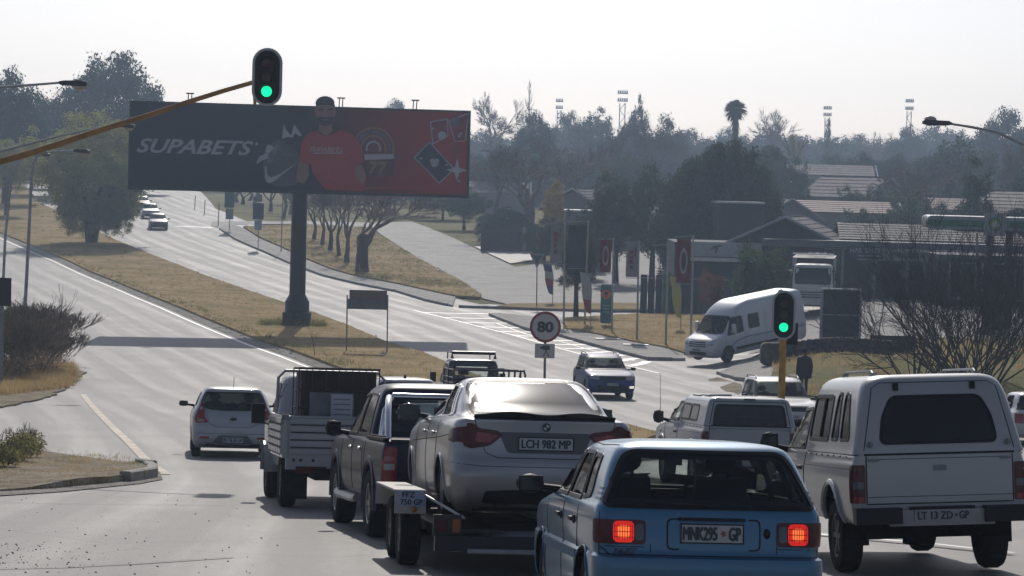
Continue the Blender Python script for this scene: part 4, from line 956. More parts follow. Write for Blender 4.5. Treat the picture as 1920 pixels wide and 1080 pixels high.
# ---- dropside utility with a caged tank
def dropside():
    mw = pose(-2.24, 36.7, -.165, .95, 3.6); t = thing('dropside_truck', 'grey dropside utility truck with a rounded cab and tall ribbed load bed', 'pickup truck', mw=mw)
    P = 'paint_grey_white'
    m = MB(); m.mat(P); W = .87
    m.box((0, 1.15, .74), (W*2, 2.3, .05)); bedo = m.build('load_floor', None, t)
    def panel(name, c, w, h, axis):
        m = MB(); m.mat(P)
        d = (w, .03, h) if axis == 'x' else (.03, w, h); m.box(c, d)
        for k in range(5):
            z = c[2]-h/2+h*(.10+.2*k); off = .018
            if axis == 'x': m.box((c[0], c[1]-off, z), (w-.12, .035, h*.13))
            else: m.box((c[0]+math.copysign(off, c[0]), c[1], z), (.035, w-.1, h*.13))
        if axis == 'x': m.tube([(c[0]-w/2, c[1], c[2]+h/2), (c[0]+w/2, c[1], c[2]+h/2)], .022, 8)
        else: m.tube([(c[0], c[1]-w/2, c[2]+h/2), (c[0], c[1]+w/2, c[2]+h/2)], .022, 8)
        o = m.build(name, None, t)
        g = MB()
        for k in range(4):
            z = c[2]-h/2+h*(.20+.2*k)
            if axis == 'x': g.box((c[0], c[1]-.037, z), (w-.14, .006, .012))
            else: g.box((c[0]+math.copysign(.037, c[0]), c[1], z), (.006, w-.12, .012))
        g.build('panel_gap', 'seam', o); return o  # each panel is solid: black strips paint the shade between its ribs
    panel('tailgate', (0, 0, 1.02), W*2-.06, .52, 'x'); panel('side_panel', (-W, 1.15, 1.02), 2.3, .52, 'y'); panel('side_panel', (W, 1.15, 1.02), 2.3, .52, 'y'); panel('front_panel', (0, 2.3, 1.02), W*2, .52, 'x')
    for s in (-1, 1):
        g = MB(); g.box((s*(W-.02), -.02, 1.0), (.06, .05, .56)); g.build('corner_post', P, t)
        g = MB(); g.box((s*(W-.02), -.03, 1.28), (.10, .06, .08)); g.tube([(s*W, -.03, 1.2), (s*(W+.03), -.06, 1.2)], .012, 6); g.build('latch', 'steel_grey', t)
        g = MB()
        for k in range(7): g.box((s*(W+.03), .2+.32*k, 1.0), (.02, .03, .5))
        g.build('stake', P, t)
    m = MB(); m.box((0, .0, .66), (1.66, .04, .20)); 
    bm_ = m.build('rear_valance', P, t)
    g = MB()
    for x in (-.72,-.62,-.45): g.lathe([(0,-.03),(.022,-.03),(.022,-.01)], 'y', 10, (x, 0, .69))
    g.build('bolt', 'black_trim', bm_)
    MB().box((-.48, -.03, .555), (.42, .03, .10)).build('tail_light', 'lamp_dark', t); MB().box((.48, -.03, .555), (.42, .03, .10)).build('tail_light', 'lamp_dark', t)
    st = MB(); st.box((.14, -.025, .715), (.22, .006, .08)); st.build('reflector_strip', M('reflector_pale',(.5,.35,.32),.4), t)
    g = MB()
    for k in range(4): g.box((.06+.055*k, -.03, .715), (.02, .006, .08))
    g.build('reflector_stripe', 'lamp_red', t)
    plate(None, t, 'rear', .10, .50, .30, .12, '', 0); 
    m = MB(); m.box((0, 2.0, .50), (.85, 4.2, .16)); m.build('chassis', 'underside', t)
    for s in (-1, 1):
        g = MB(); g.mat('rubber'); g.box((s*.66, .36, .36), (.34, .02, .44)); g.build('mud_flap', None, t)
        for y in (.98, 3.72): wheel(t, s*.72, y, .375, .23, s, 'steel_rim', 8)
        w_ = MB()
        for i in range(9):
            a0, a1 = math.pi*i/9, math.pi*(i+1)/9; w_.add([(s*(.60),3.72+.46*math.cos(a0),.40+.46*math.sin(a0)),(s*.88,3.72+.46*math.cos(a0),.40+.46*math.sin(a0)),(s*.88,3.72+.46*math.cos(a1),.40+.46*math.sin(a1)),(s*.60,3.72+.46*math.cos(a1),.40+.46*math.sin(a1))], [(0,1,2,3)])
        w_.build('mudguard', P, t)
    S = [(.52,2.42,4.8,.74,.08,.2,.02),(.80,2.41,4.9,.80,.1,.25,.02),(1.05,2.41,4.85,.81,.1,.3,.02),(1.15,2.41,4.4,.80,.1,.3,.02),(1.20,2.41,3.85,.78,.12,.2,.03),(1.45,2.44,3.65,.75,.16,.2,.03),(1.72,2.50,3.4,.70,.2,.2,.04),(1.84,2.58,3.25,.62,.2,.2,.04),(1.885,2.75,3.0,.45,.2,.2,.03),(1.895,2.85,2.95,.05,.02,.02,0,0)]
    B = Body(S, [(3.72,.40,.46)], step=.05, ns=44, plan=.02)
    window(B, t, 'rear', rrect(-.26,1.22,.50,1.62,.10), 'glass_black', .03, name='rear_window', cut=False)
    for v in ('left','right'): window(B, t, v, rp([(2.62,1.24),(3.62,1.22),(3.38,1.70),(2.68,1.72)], .06), 'glass_black', .025, name='door_window', cut=False)
    window(B, t, 'front', rp([(-.66,1.25),(.66,1.25),(.58,1.70),(-.58,1.70)], .06), 'glass_black', .025, name='windscreen', cut=False)
    B.shell('cab', P, t, False); g = MB()
    for v in ('left','right'): B.line(v, [(2.58,.6),(2.58,1.72),(3.4,1.74)], .005, 0, g); B.line(v, [(3.66,1.2),(3.66,.9)], .005, 0, g)
    g.build('panel_gap', 'seam', t)
    hp = MB(); hp.tube([(-.80,2.28,1.30),(-.78,2.30,1.82),(-.68,2.31,1.92),(.68,2.31,1.92),(.78,2.30,1.82),(.80,2.28,1.30)], .022, 8); hp.tube([(-.80,2.28,1.55),(-.72,2.3,1.55)], .016, 6); hp.build('headboard_hoop', 'galvanised', t)
    for s in (-1, 1):
        mm = MB(); mm.mat('black_trim'); mm.box((s*.99, 3.35, 1.27), (.20, .06, .30)); mm.tube([(s*.80, 3.4, 1.1), (s*.96, 3.36, 1.15)], .012, 6); mm.build('wing_mirror', None, t)
    # tank in a cage
    k = thing('caged_tank', 'dark covered liquid tank in a wire cage standing on the grey dropside truck', 'tank', mw=mw @ Matrix.Translation((-.10, .62, .79)))
    b = MB(); b.prism(rrect(-.53,-.44,.53,.44,.08), .12, 1.14, 'xy'); b.build('tank_body', M('dark_brown_cover',(.025,.018,.014),.7,var=.4,scale=3,bump=.2), k, ang=50)
    b = MB(); b.box((0,0,.06),(1.1,.95,.12)); b.build('pallet', M('pallet_wood',(.12,.09,.06),.9,var=.3), k)
    b = MB()
    for z in (.15,.38,.62,.86,1.16):
        b.tube([(-.56,-.47,z),(.56,-.47,z),(.56,.47,z),(-.56,.47,z),(-.56,-.47,z)], .010, 5)
    for i in range(7):
        x = -.56+1.12*i/6
        for y in (-.47,.47): b.tube([(x,y,.1),(x,y,1.16)], .009, 5)
    b.build('cage', M('rusty_cage',(.045,.032,.026),.7,var=.4), k)
    b = MB(); b.box((0, -.05, 1.175), (1.13, .98, .02)); b.build('lid_sheet', M('glossy_sheet',(.10,.06,.07),.25,spec=.6), k)
    o = MB(); o.box((-.10,-.49,.58),(.62,.012,.52)); sg = o.build('label_board', M('dull_metal_board',(.12,.13,.15),.5,.3,var=.3), k)
    o = MB(); o.box((.04,-.50,.60),(.30,.006,.44)); o.build('paper_notice', M('paper',(.42,.42,.50),.7), sg)
    for i in range(5): MB().box((.04,-.5045,.75-.07*i),(.24,.002,.018)).build('notice_line', M('print_grey',(.16,.16,.20),.7,var=0), sg)
dropside()
# ---- small helper for the plainer cars
def seams(B, t, lines):
    g = MB()
    for v, pts in lines:
        for vv in (('left','right') if v == 'side' else (v,)): B.line(vv, pts, .004, 0, g)
    g.build('panel_gap', 'seam', t)
def accent():
    mw = pose(-5.62, 54.3, -.13, .7, 3.3); t = thing('hatchback_car', 'pale silver hatchback driving away alone in the left lane beside the grey truck', 'car', mw=mw)
    S = [(.20,.20,3.95,.76),(.28,.04,4.05,.82),(.42,.0,4.10,.845),(.60,.0,4.11,.85,.26,.3,.12),(.72,.03,4.05,.85,.26,.3,.12),(.84,.06,3.7,.845,.24,.3,.12),(.92,.09,3.3,.83,.24,.3,.12),(.98,.12,3.0,.80,.24,.3,.12),(1.04,.16,2.85,.76,.22,.3,.12),(1.20,.30,2.55,.70,.2,.3,.10),(1.34,.42,2.2,.62,.2,.3,.08),(1.405,.44,2.0,.56,.2,.3,.06),(1.435,.60,1.8,.42,.15,.2,.04),(1.445,.9,1.5,.05,.02,.02,0,0)]
    B = Body(S, [(.78,.31,.34),(3.35,.31,.34)], step=.05, ns=50, plan=.04)
    window(B, t, 'rear', rp([(-.62,1.03),(-.66,1.10),(-.58,1.33),(.58,1.33),(.66,1.10),(.62,1.03),(.3,.985),(-.3,.985)], .06), 'glass_tinted', .015, name='rear_window')
    for v in ('left','right'):
        window(B, t, v, rp([(.95,1.08),(1.75,1.04),(1.70,1.33),(1.05,1.30)], .05), 'glass_tinted', .02, name='door_window'); window(B, t, v, rp([(1.83,1.035),(2.75,1.0),(2.25,1.30),(1.79,1.335)], .05), 'glass_tinted', .02, name='door_window')
    window(B, t, 'front', rp([(-.66,1.05),(.66,1.05),(.56,1.33),(-.56,1.33)], .06), 'glass_clear', .02, name='windscreen')
    B.shell('body', 'paint_hyundai', t)
    seams(B, t, [('rear', [(-.55,.95),(-.50,.72),(-.35,.635),(.35,.635),(.50,.72),(.55,.95)]), ('side', [(1.79,.3),(1.79,1.03)]), ('side', [(2.85,.95),(2.9,.3)]), ('rear', [(-.8,.50),(.8,.50)])])
    for s in (-1, 1):
        def q(p): return p if s > 0 else sym(p)
        h = B.patch('tail_light', 'rear', q(rp([(.60,1.12),(.66,1.12),(.80,.80),(.76,.70),(.50,.73),(.58,.84)], .03)), 'lamp_red', t, .012, .02); B.patch('reverse_lamp', 'rear', q(rrect(.60,.745,.72,.79,.01)), 'lamp_clear', h, .015, .006)
        B.patch('reflector', 'rear', q(rrect(.48,.395,.68,.44,.015)), 'lamp_red', t, .008, .012)
        mirror(t, s*.80, 2.72, 1.04, s, 'black_trim', .20, .13, .10)
    B.patch('plate_recess', 'rear', rp([(-.42,.50),(.42,.50),(.32,.30),(-.32,.30)] if False else [(-.32,.30),(-.42,.30),(-.30,.47),(.30,.47),(.42,.30),(.32,.30)], .03), M('recess_grey'), t, .004, .01)
    plate(B, t, 'rear', 0, .375, .44, .12, 'BV 76 SF GP', .015)
    p = B.proj('rear', 0, .80)[0]; e = MB(); e.T = Matrix(((1,0,0,0),(0,0,-1,p.y-.006),(0,1,0,.80),(0,0,0,1))); e.prism([(.07*math.cos(a), .035*math.sin(a)) for a in [i*math.pi/8 for i in range(16)]], 0, .008, 'xy'); e.build('badge', 'gloss_black', t)
    a = MB(); a.tube([(0,.55,1.43),(0,.45,1.66)], .006, 5); a.build('roof_antenna', 'black_trim', t)
    MB().box((0,.1,.26),(1.1,.1,.08)).build('rear_valance','black_trim',t); B.patch('tail_spoiler','rear',rrect(-.5,1.35,.5,1.385,.01),'paint_hyundai',t,.06,.06)
    arch_wells(t, (.78, 3.35), .80, .34)
    for s in (-1, 1):
        for y in (.78, 3.35): wheel(t, s*.735, y, .30, .19, s, 'rim_metal', 8)
    MB().box((0,2,.30),(1.2,3.2,.2)).build('underbody','underside',t); seat(t,-.36,2.1,.32); seat(t,.36,2.1,.32)
    m = MB(); m.box((0,1.05,.8),(1.2,.16,.45)); m.sphere((-.35,1.02,1.08),(.14,.05,.08),10,6); m.sphere((.35,1.02,1.08),(.14,.05,.08),10,6); m.sphere((0,1.02,1.05),(.12,.05,.07),10,6); m.build('rear_bench','interior',t); dash(t,2.8,1.3,.9)
accent()
# ---- white pickup with canopy (right)
def canopy_pickup(near=True):
    if near:
        mw = pose(4.13, 25.0, -.075, 1.0, 3.9); P = 'paint_grey_white'
        t = thing('pickup_truck', 'dusty white pickup with a white canopy, plate reading LT 13 ZD GP', 'pickup truck', mw=mw)
    else:
        mw = pose(4.12, 45.3, -.115, 1.0, 3.8); P = 'paint_white_canopy'
        t = thing('pickup_truck', 'white canopied pickup beyond the blue hatchback, seen through its big rear window', 'pickup truck', mw=mw)
    W = .845 if near else .82
    S = [(.50,.02,4.9,W-.05,.06,.25,.01),(.62,.0,5.0,W,.06,.3,.01),(.85,.0,5.03,W+.01,.06,.3,.01),(.98,.0,4.98,W+.005,.06,.3,.01),(1.05,.0,4.7,W-.005,.06,.3,.01),(1.10,.0,4.3,W-.02,.06,.3,.01),(1.14,.0,3.95,W-.03,.06,.2,.01),(1.16,.0,3.9,W-.04,.06,.2,.01)]
    B = Body(S, [(1.0,.42,.45),(3.95,.42,.45)], step=.04, ns=80, plan=.015); B.shell('body', P, t, False)
    c1 = 2.42; dc = 0 if near else .07
    # cab
    S2 = [(1.15,c1,3.88,W-.05,.1,.2,.03),(1.30,c1,3.75,W-.09,.1,.2,.03),(1.52-dc,c1+.03,3.42,W-.15,.12,.2,.04),(1.62-dc,c1+.06,3.25,W-.20,.12,.2,.04),(1.665-dc,c1+.15,3.1,W-.28,.15,.2,.04),(1.69-dc,c1+.3,2.9,.35,.12,.12,.02,.02),(1.695-dc,c1+.35,2.85,.05,.02,.02,0,0)]
    Cb = Body(S2, [], step=.045, ns=36, plan=.02)
    window(Cb, t, 'rear', rrect(-.52,1.20,.52,1.52-dc,.06), 'glass_clear', .02, name='cab_rear_window')
    for v in ('left','right'): window(Cb, t, v, rp([(c1+.22,1.18),(c1+1.30,1.175),(c1+.98,1.55-dc),(c1+.26,1.58-dc)], .05), 'glass_tinted' if near else 'glass_clear', .025, name='door_window')
    window(Cb, t, 'front', rp([(-.66,1.2),(.66,1.2),(.56,1.58-dc),(-.56,1.58-dc)], .06), 'glass_clear', .02, name='windscreen')
    Cb.shell('cab', P, t)
    # canopy
    H = 1.91 if near else 1.66
    if near: S3 = [(1.16,.0,2.40,W-.02,.05,.06,.0,.0),(1.20,.005,2.40,W-.03,.07,.06,.0,.0),(1.5,.07,2.38,W-.09,.10,.08,.0,.0),(1.72,.13,2.36,W-.14,.12,.1,.0,.0),(1.82,.17,2.32,W-.18,.14,.12,0,0),(H-.035,.22,2.26,W-.24,.14,.15,0,0),(H-.008,.30,2.1,W-.34,.14,.15,0,0),(H,.55,1.8,.1,.04,.04,0,0)]
    else: S3 = [(1.16,.0,2.40,W-.02,.04,.06,.0,.0),(1.38,.03,2.38,W-.07,.05,.06,.0,.0),(1.57,.05,2.36,W-.12,.06,.08,.0,.0),(H-.04,.07,2.32,W-.16,.08,.1,.0,.0),(H-.008,.16,2.2,W-.26,.1,.1,0,0),(H,.5,1.8,.1,.04,.04,0,0)]
    K = Body(S3, [], step=.04, ns=50, plan=.0)
    if near:
        rw = rp([(-.55,1.265),(.55,1.265),(.515,1.50),(.42,1.69),(-.42,1.69),(-.515,1.50)], .06, 5)
        window(K, t, 'rear', rw, 'glass_black', .02, name='canopy_rear_window', cut=False)
        for v in ('left','right'):
            window(K, t, v, rp([(1.33,1.29),(2.28,1.29),(2.24,1.70),(1.36,1.70)], .06), 'glass_tinted', .03, name='canopy_side_window')
            K.line(v, [(1.72,1.31),(1.72,1.69)], .018, .0, mb := MB()); mb.build('window_divider', 'black_trim', t)
            window(K, t, v, rp([(.86,1.29),(1.16,1.29),(1.14,1.72),(.98,1.74)], .05), 'glass_tinted', .02, name='canopy_side_window')
            window(K, t, v, rp([(.32,1.30),(.72,1.29),(.80,1.73),(.60,1.72)], .05), 'glass_tinted', .02, name='canopy_side_window')
        hd = MB()
        for s in (-1, 1): p = K.proj('rear', s*.37, 1.79)[0]; hd.box((p.x, p.y-.012, p.z), (.05,.03,.07))
        hd.build('hinge', 'black_trim', t)
        lk = MB()
        for s in (-1, 1): p = K.proj('rear', s*.66, 1.25)[0]; lk.lathe([(0,-.03),(.028,-.03),(.03,-.01)], 'y', 12, (p.x, p.y, p.z)); lk.box((p.x,p.y-.035,p.z),(.014,.02,.05))
        lk.build('lock', 'steel_grey', t)
        g = MB(); K.line('rear', [(-.72,1.19),(-.60,1.78),(-.52,1.83),(.52,1.83),(.60,1.78),(.72,1.19)], .005, 0, g); g.build('panel_gap', 'seam', t)
        for s in (-1, 1):
            r = MB()
            y0, y1 = .5, 1.9; x = s*.50; r.tube([(x,y0,H-.01),(x,y0+.1,H+.035),(x,y1-.1,H+.035),(x,y1,H-.01)], .014, 6); r.box((x,y0+.04,H+.0),(.05,.1,.04)); r.box((x,y1-.04,H),(.05,.1,.04)); r.build('roof_rail', 'galvanised', t)
    else:
        rw = rp([(-.62,1.17),(.62,1.17),(.57,1.50),(-.57,1.50)], .05, 5)
        window(K, t, 'rear', rw, 'glass_clear', .03, name='canopy_rear_window')
        for v in ('left','right'):
            window(K, t, v, rp([(1.5,1.24),(2.25,1.24),(2.22,1.48),(1.52,1.48)], .04), 'glass_black', .03, name='canopy_side_window', cut=False)
            window(K, t, v, rp([(.75,1.24),(1.40,1.24),(1.40,1.48),(.78,1.48)], .04), 'glass_black', .03, name='canopy_side_window', cut=False)
        g = MB(); K.line('rear', [(-.70,1.18),(-.62,1.57),(.62,1.57),(.70,1.18)], .008, 0, g); g.build('panel_gap', 'seam', t)
        K.patch('brake_lamp', 'rear', rrect(-.10,1.60,.10,1.63,.01), 'black_trim', t, .02, .03)
        K.patch('roof_hatch', 'top', rrect(-.62,1.35,-.2,2.1,.04), 'black_trim', t, .02, .03); K.patch('roof_hatch', 'top', rrect(-.60,.6,-.2,1.1,.04), P, t, .03, .04)
    K.shell('canopy', P, t)
    MB().box((0, 1.2, 1.0), (1.4, 2.3, .03)).build('load_floor', 'interior', t)
    # tailgate, lamps, bumper
    B.patch('tailgate', 'rear', rrect(-.70,.69,.70,1.135,.015), P, t, .008, .012)
    g = MB(); B.line('rear', [(-.70,1.14),(-.70,.69),(.70,.69),(.70,1.14)], .006, .006, g); B.line('rear', [(-.72,1.155),(.72,1.155)], .010, .004, g); B.line('rear', [(-.69,1.11),(.69,1.11)], .003, .009, g); B.line('rear', [(-.69,.755),(.69,.755)], .003, .009, g)
    for v in ('left','right'): B.line(v, [(2.40,.55),(2.40,1.14)], .006, 0, g); B.line(v, [(3.72,.6),(3.75,1.10)], .005, 0, g); B.line(v, [(.02,1.02),(2.38,1.02)], .004, 0, g)
    g.build('panel_gap', 'seam', t)
    if near:
        hd = MB(); hd.box((0, -.015, 1.02), (.12,.02,.05)); hd.build('tailgate_handle', 'steel_grey', t)
    hooks = MB()
    for s in (-1, 1): hooks.box((s*.63, -.014, 1.10), (.10,.012,.025))
    hooks.build('tailgate_stay', 'steel_grey', t)
    rh = MB()
    for s in (-1, 1):
        for k in range(7): rh.box((s*(W+.002), .25+.3*k, 1.135), (.02,.09,.018))
    rh.build('rope_hook', P, t)
    for s in (-1, 1):
        def q(p): return p if s > 0 else sym(p)
        h = B.patch('tail_light', 'rear', q(rrect(.715,.70,.838,1.06,.02)), 'lamp_dark', t, .012, .02); B.patch('reflector', 'rear', q(rrect(.73,.705,.828,.76,.01)), 'lamp_red', h, .015, .006); B.patch('reverse_lamp', 'rear', q(rrect(.73,.83,.828,.90,.01)), 'lamp_smoke', h, .015, .006)
        sd = MB(); B.patch('', 'left' if s < 0 else 'right', rrect(.02,.70,.10,1.06,.02), 'lamp_dark', None, .008, .012, mb=sd); sd.build('side_marker', None, h)
        mirror(t, s*(W-.02), 3.50, 1.22, s, 'black_trim', .20, .24, .08)
        p = B.proj('left' if s < 0 else 'right', 2.62, .98)[0]; MB().box((p.x+s*.008, 2.62, p.z), (.03,.17,.04)).build('door_handle','black_trim',t)
        p = B.proj('left' if s < 0 else 'right', 4.15, .95)[0]; MB().sphere((p.x, 4.15, p.z), (.02,.06,.025), 8, 6).build('turn_lamp','lamp_amber',t)
        bq = MB(); bq.box((s*.62, -.08, .58), (.44, .16, .15)); bq.build('bumper_corner', 'black_trim', t)
    m = MB(); m.box((0, -.04, .57), (.82, .06, .12)); m.box((0,-.04,.50),(1.0,.05,.04)); m.build('rear_bumper', P, t)
    m = MB(); m.box((0, -.06, .645), (.62, .05, .03)); m.build('plate_lamp', 'black_trim', t)
    T = Matrix(((1,0,0,.0),(0,0,-1,-.085),(0,1,0,.575),(0,0,0,1))); mm = MB(); mm.T = T; mm.prism(rrect(-.27,-.055,.27,.055,.01), 0, -.01, 'xy'); o = mm.build('number_plate', M('plate_dusty',(.33,.33,.32),.5,var=.15,scale=12), t)
    if near:
        text_obj('plate_lettering', 'LT 13 ZD', .33, .072, 'plate_ink', o, T @ Matrix.Translation((-.075,0,.003)), bold=0); text_obj('plate_lettering', 'GP', .09, .072, 'plate_ink', o, T @ Matrix.Translation((.20,0,.003)), bold=0)
        e = MB(); e.T = T @ Matrix.Translation((.125,0,.003)); e.prism([(.014*math.cos(a),.014*math.sin(a)) for a in [i*math.pi/4 for i in range(8)]], 0, .002, 'xy'); e.build('plate_crest', 'plate_ink', o)
    arch_lips(B, t, (1.0, 3.95), .42, .45, P, .03); arch_wells(t, (1.0, 3.95), .80, .45)
    for s in (-1, 1):
        for y in (1.0, 3.95): wheel(t, s*.715, y, .355, .225, s, 'steel_rim', 6)
    m = MB(); m.box((0,2.3,.52),(1.0,4.4,.14)); m.box((0,1.0,.36),(.25,.25,.22)); m.tube([(-.7,1.0,.36),(.7,1.0,.36)], .05, 8); m.tube([(.35,.1,.38),(.35,2.5,.40)], .035, 6); m.box((-.4,.6,.42),(.5,.5,.16)); m.build('underbody','underside',t)
    for s in (-1, 1): MB().box((s*.70,.60,.40),(.26,.015,.26)).build('mud_flap','rubber',t)
    for x in (-.36,.36): seat(t, x, 3.0, .62)
    dash(t, 3.55, 1.35, 1.08, .36)
    if not near:
        m = MB(); m.box((.15,.9,1.15),(.55,.8,.3)); m.box((-.25,1.4,1.1),(.3,.4,.2)); m.build('load_sacks', 'interior', t)
    B.patch('headlight', 'front', rrect(.5,.82,.80,.97,.03), 'lamp_clear', t, .01, .02); B.patch('headlight', 'front', rrect(-.80,.82,-.5,.97,.03), 'lamp_clear', t, .01, .02)
canopy_pickup(True); canopy_pickup(False)
# ---- dark pickup with racks
def rack_pickup():
    mw = pose(-.70, 74.2, -.16, 1.0, 3.9); t = thing('pickup_truck', 'black single-cab pickup with tubular roof rack and ladder rails over its load bed', 'pickup truck', mw=mw)
    S = [(.50,.02,4.7,.80,.06,.25,.01),(.62,.0,4.8,.84,.06,.3,.01),(1.0,.0,4.8,.85,.06,.3,.01),(1.12,.0,4.4,.83,.06,.3,.01),(1.16,.0,3.9,.82,.06,.2,.01)]
    B = Body(S, [(1.0,.42,.46),(3.9,.42,.46)], step=.06, ns=50, plan=.01); B.shell('body', 'paint_black', t, False)
    S2 = [(1.15,2.1,3.8,.80,.1,.2,.03),(1.40,2.12,3.6,.77,.1,.2,.03),(1.72,2.16,3.3,.72,.12,.2,.04),(1.84,2.22,3.15,.66,.12,.2,.04),(1.88,2.4,2.9,.40,.12,.15,.02,.02),(1.885,2.5,2.8,.05,.02,.02,0,0)]
    Cb = Body(S2, [], step=.05, ns=30, plan=.02); window(Cb, t, 'rear', rrect(-.55,1.30,.55,1.68,.06), 'glass_clear', .03, name='rear_window'); window(Cb, t, 'front', rrect(-.62,1.28,.62,1.72,.06), 'glass_clear', .03, name='windscreen')
    for v in ('left','right'): window(Cb, t, v, rp([(2.4,1.24),(3.5,1.22),(3.25,1.70),(2.42,1.72)], .05), 'glass_tinted', .025, name='door_window')
    Cb.shell('cab', 'paint_black', t)
    r = MB(); x = .62
    r.tube([(-x,2.2,1.9),(-x,2.22,2.06),(x,2.22,2.06),(x,2.2,1.9)], .05, 8); r.tube([(-x,2.22,2.06),(-x,3.2,2.06)], .02, 6); r.tube([(x,2.22,2.06),(x,3.2,2.06)], .02, 6); r.tube([(-x,3.2,2.06),(x,3.2,2.06)], .02, 6)
    for s in (-1, 1): r.tube([(s*x,3.2,1.86),(s*x,3.2,2.06)], .02, 6)
    r.build('roof_rack', 'black_paint', t)
    r = MB(); x = .86
    for z in (1.62,1.40): r.tube([(-x,.05,z),(x+.25,.05,z)], .028, 6)
    for s in (-1, 1):
        for y in (.05, 1.1, 2.05): r.tube([(s*x,y,1.12),(s*x,y,1.64)], .03, 6)
        for z in (1.62,1.40,1.25): r.tube([(s*x,.05,z),(s*x,2.05,z)], .02, 6)
    r.tube([(.12,.03,1.15),(.16,.03,1.62)], .05, 6); r.tube([(-x,2.05,1.62),(x,2.05,1.62)], .025, 6)
    r.tube([(x+.25,.05,1.66),(x+.30,.05,1.5),(x+.27,.05,1.3)], .03, 6); r.build('load_rack', 'black_paint', t)
    r = MB()
    for z in (1.63,1.41): r.tube([(-x+.15,.02,z+.022),(x+.1,.02,z+.022)], .012, 5)
    r.build('rack_edge', 'galvanised', t)
    m = MB()
    for k in range(3): m.box((-.72+.10*k,.6,1.2+.18*k),(.22,.5,.16))
    m.build('load_boxes', 'interior', t)
    for s in (-1, 1):
        MB().box((s*1.02,3.3,1.32),(.17,.06,.28)).build('wing_mirror','black_trim',t); MB().box((s*.78,-.02,.85),(.12,.03,.3)).build('tail_light','lamp_dark',t)
        for y in (1.0,3.9): wheel(t, s*.74, y, .37, .23, s, 'steel_rim', 6)
    MB().box((0,2.3,.52),(1.0,4.2,.16)).build('underbody','underside',t); MB().box((0,-.06,.56),(1.5,.12,.14)).build('rear_bumper','black_trim',t)
rack_pickup()
# ---- plain cars, facing towards or away from the camera
def simple_car(name, label, cat, mw, pm, H=1.45, W=.88, L=4.3, suv=False, lights=True, grille='black_trim', rails=False, group=None, detail=True):
    t = thing(name, label, cat, mw=mw, group=group); k = H/1.45; b = .66 if suv else .60; bt = H*.62
    S = [(.22*k,.22,L-.2,W-.08),(.32*k,.05,L-.05,W-.02),(.50*k,.0,L,W,.2,.3,.08,.12),(bt-.14,.02,L-.04,W,.2,.3,.08,.12),(bt-.06,.04,L-.25,W-.01,.2,.3,.08,.12),(bt,.06,L-.75,W-.03,.2,.3,.08,.12),(bt+.035,.09,L-1.2,W-.06,.2,.3,.08,.1),(bt+.08,.14,L-1.32,W-.09,.18,.3,.07,.1),(H-.10,.42 if not suv else .25,L-2.0,W-.22,.18,.3,.06,.1),(H-.04,.50 if not suv else .32,L-2.2,W-.28,.18,.3,.05,.08),(H-.01,.7,L-2.45,W-.45,.15,.2,.03,.03),(H,1.1,L-2.7,.05,.02,.02,0,0)]
    B = Body(S, [(.75,.32*k,.35*k),(L-.85,.32*k,.35*k)], step=.05 if detail else .1, ns=46 if detail else 26, plan=.04)
    z0, z1 = bt+.09, H-.12; w0, w1 = W-.14, W-.27
    window(B, t, 'rear', rp([(-w0,z0),(w0,z0),(w1,z1),(-w1,z1)], .06), 'glass_tinted', .02 if detail else 0, name='rear_window')
    window(B, t, 'front', rp([(-w0,z0),(w0,z0),(w1,z1),(-w1,z1)], .06), 'glass_tinted', .02 if detail else 0, name='windscreen')
    for v in ('left','right'):
        window(B, t, v, rp([(.75,z0),(1.75,z0),(1.72,z1+.02),(.95,z1+.02)], .05), 'glass_tinted', .02 if detail else 0, name='door_window'); window(B, t, v, rp([(1.85,z0),(L-1.55,z0),(L-2.05,z1),(1.83,z1+.02)], .05), 'glass_tinted', .02 if detail else 0, name='door_window')
    B.shell('body', pm, t, detail)
    for s in (-1, 1):
        def q(p): return p if s > 0 else sym(p)
        B.patch('headlight','front',q(rp([(W*.55,bt-.26),(W*.90,bt-.22),(W*.93,bt-.09),(W*.55,bt-.13)], .03)),'lamp_clear',t,.012,.02); B.patch('tail_light','rear',q(rrect(W*.68,bt-.28,W*.94,bt-.02,.03)),'lamp_red',t,.012,.02)
        for y in (.75, L-.85): wheel(t, s*(W-.13), y, .33*k, .21, s, 'rim_metal', 5) if detail else MB().lathe([(0,-.1),(.33*k,-.1),(.33*k,.1),(0,.1)],'x',16,(s*(W-.13),y,.33*k)).build('wheel','rubber',t)
        mirror(t, s*(W-.08), L-1.65, bt+.09, s, 'black_trim')
        if rails: MB().tube([(s*(W-.28),.5,H-.04),(s*(W-.28),.6,H+.03),(s*(W-.30),L-2.5,H+.03),(s*(W-.30),L-2.35,H-.04)], .02, 6).build('roof_rail','galvanised',t)
    B.patch('grille','front',rrect(-W*.5,bt-.26,W*.5,bt-.12,.03),grille,t,.01,.02); B.patch('lower_grille','front',rrect(-W*.62,.30*k,W*.62,.48*k,.04),'black_trim',t,.008,.02)
    arch_wells(t, (.75, L-.85), W-.06, .35*k); MB().box((0,L/2,.32*k),(W*1.3,L-.8,.2)).build('underbody','underside',t)
    if detail:
        plate(B, t, 'front', 0, .52*k, .44, .11, 'JC 21 RN GP', .02); seat(t,-.36,1.95,.35*k); seat(t,.36,1.95,.35*k); seams(B, t, [('side',[(1.8,.35),(1.8,bt+.05)]),('side',[(L-1.45,.4),(L-1.5,bt)]),('front',[(-W*.8,bt-.06),(W*.8,bt-.06)])]); dash(t, L-1.7, 1.3, bt)
    return t, B
t, B = simple_car('suv_car', 'dark blue compact SUV coming towards the camera on the far carriageway', 'car', pose(3.70, 95.2, -.13, .8, 3.2, True, L=4.1), 'paint_duster', 1.56, .88, 4.1, True, rails=True)
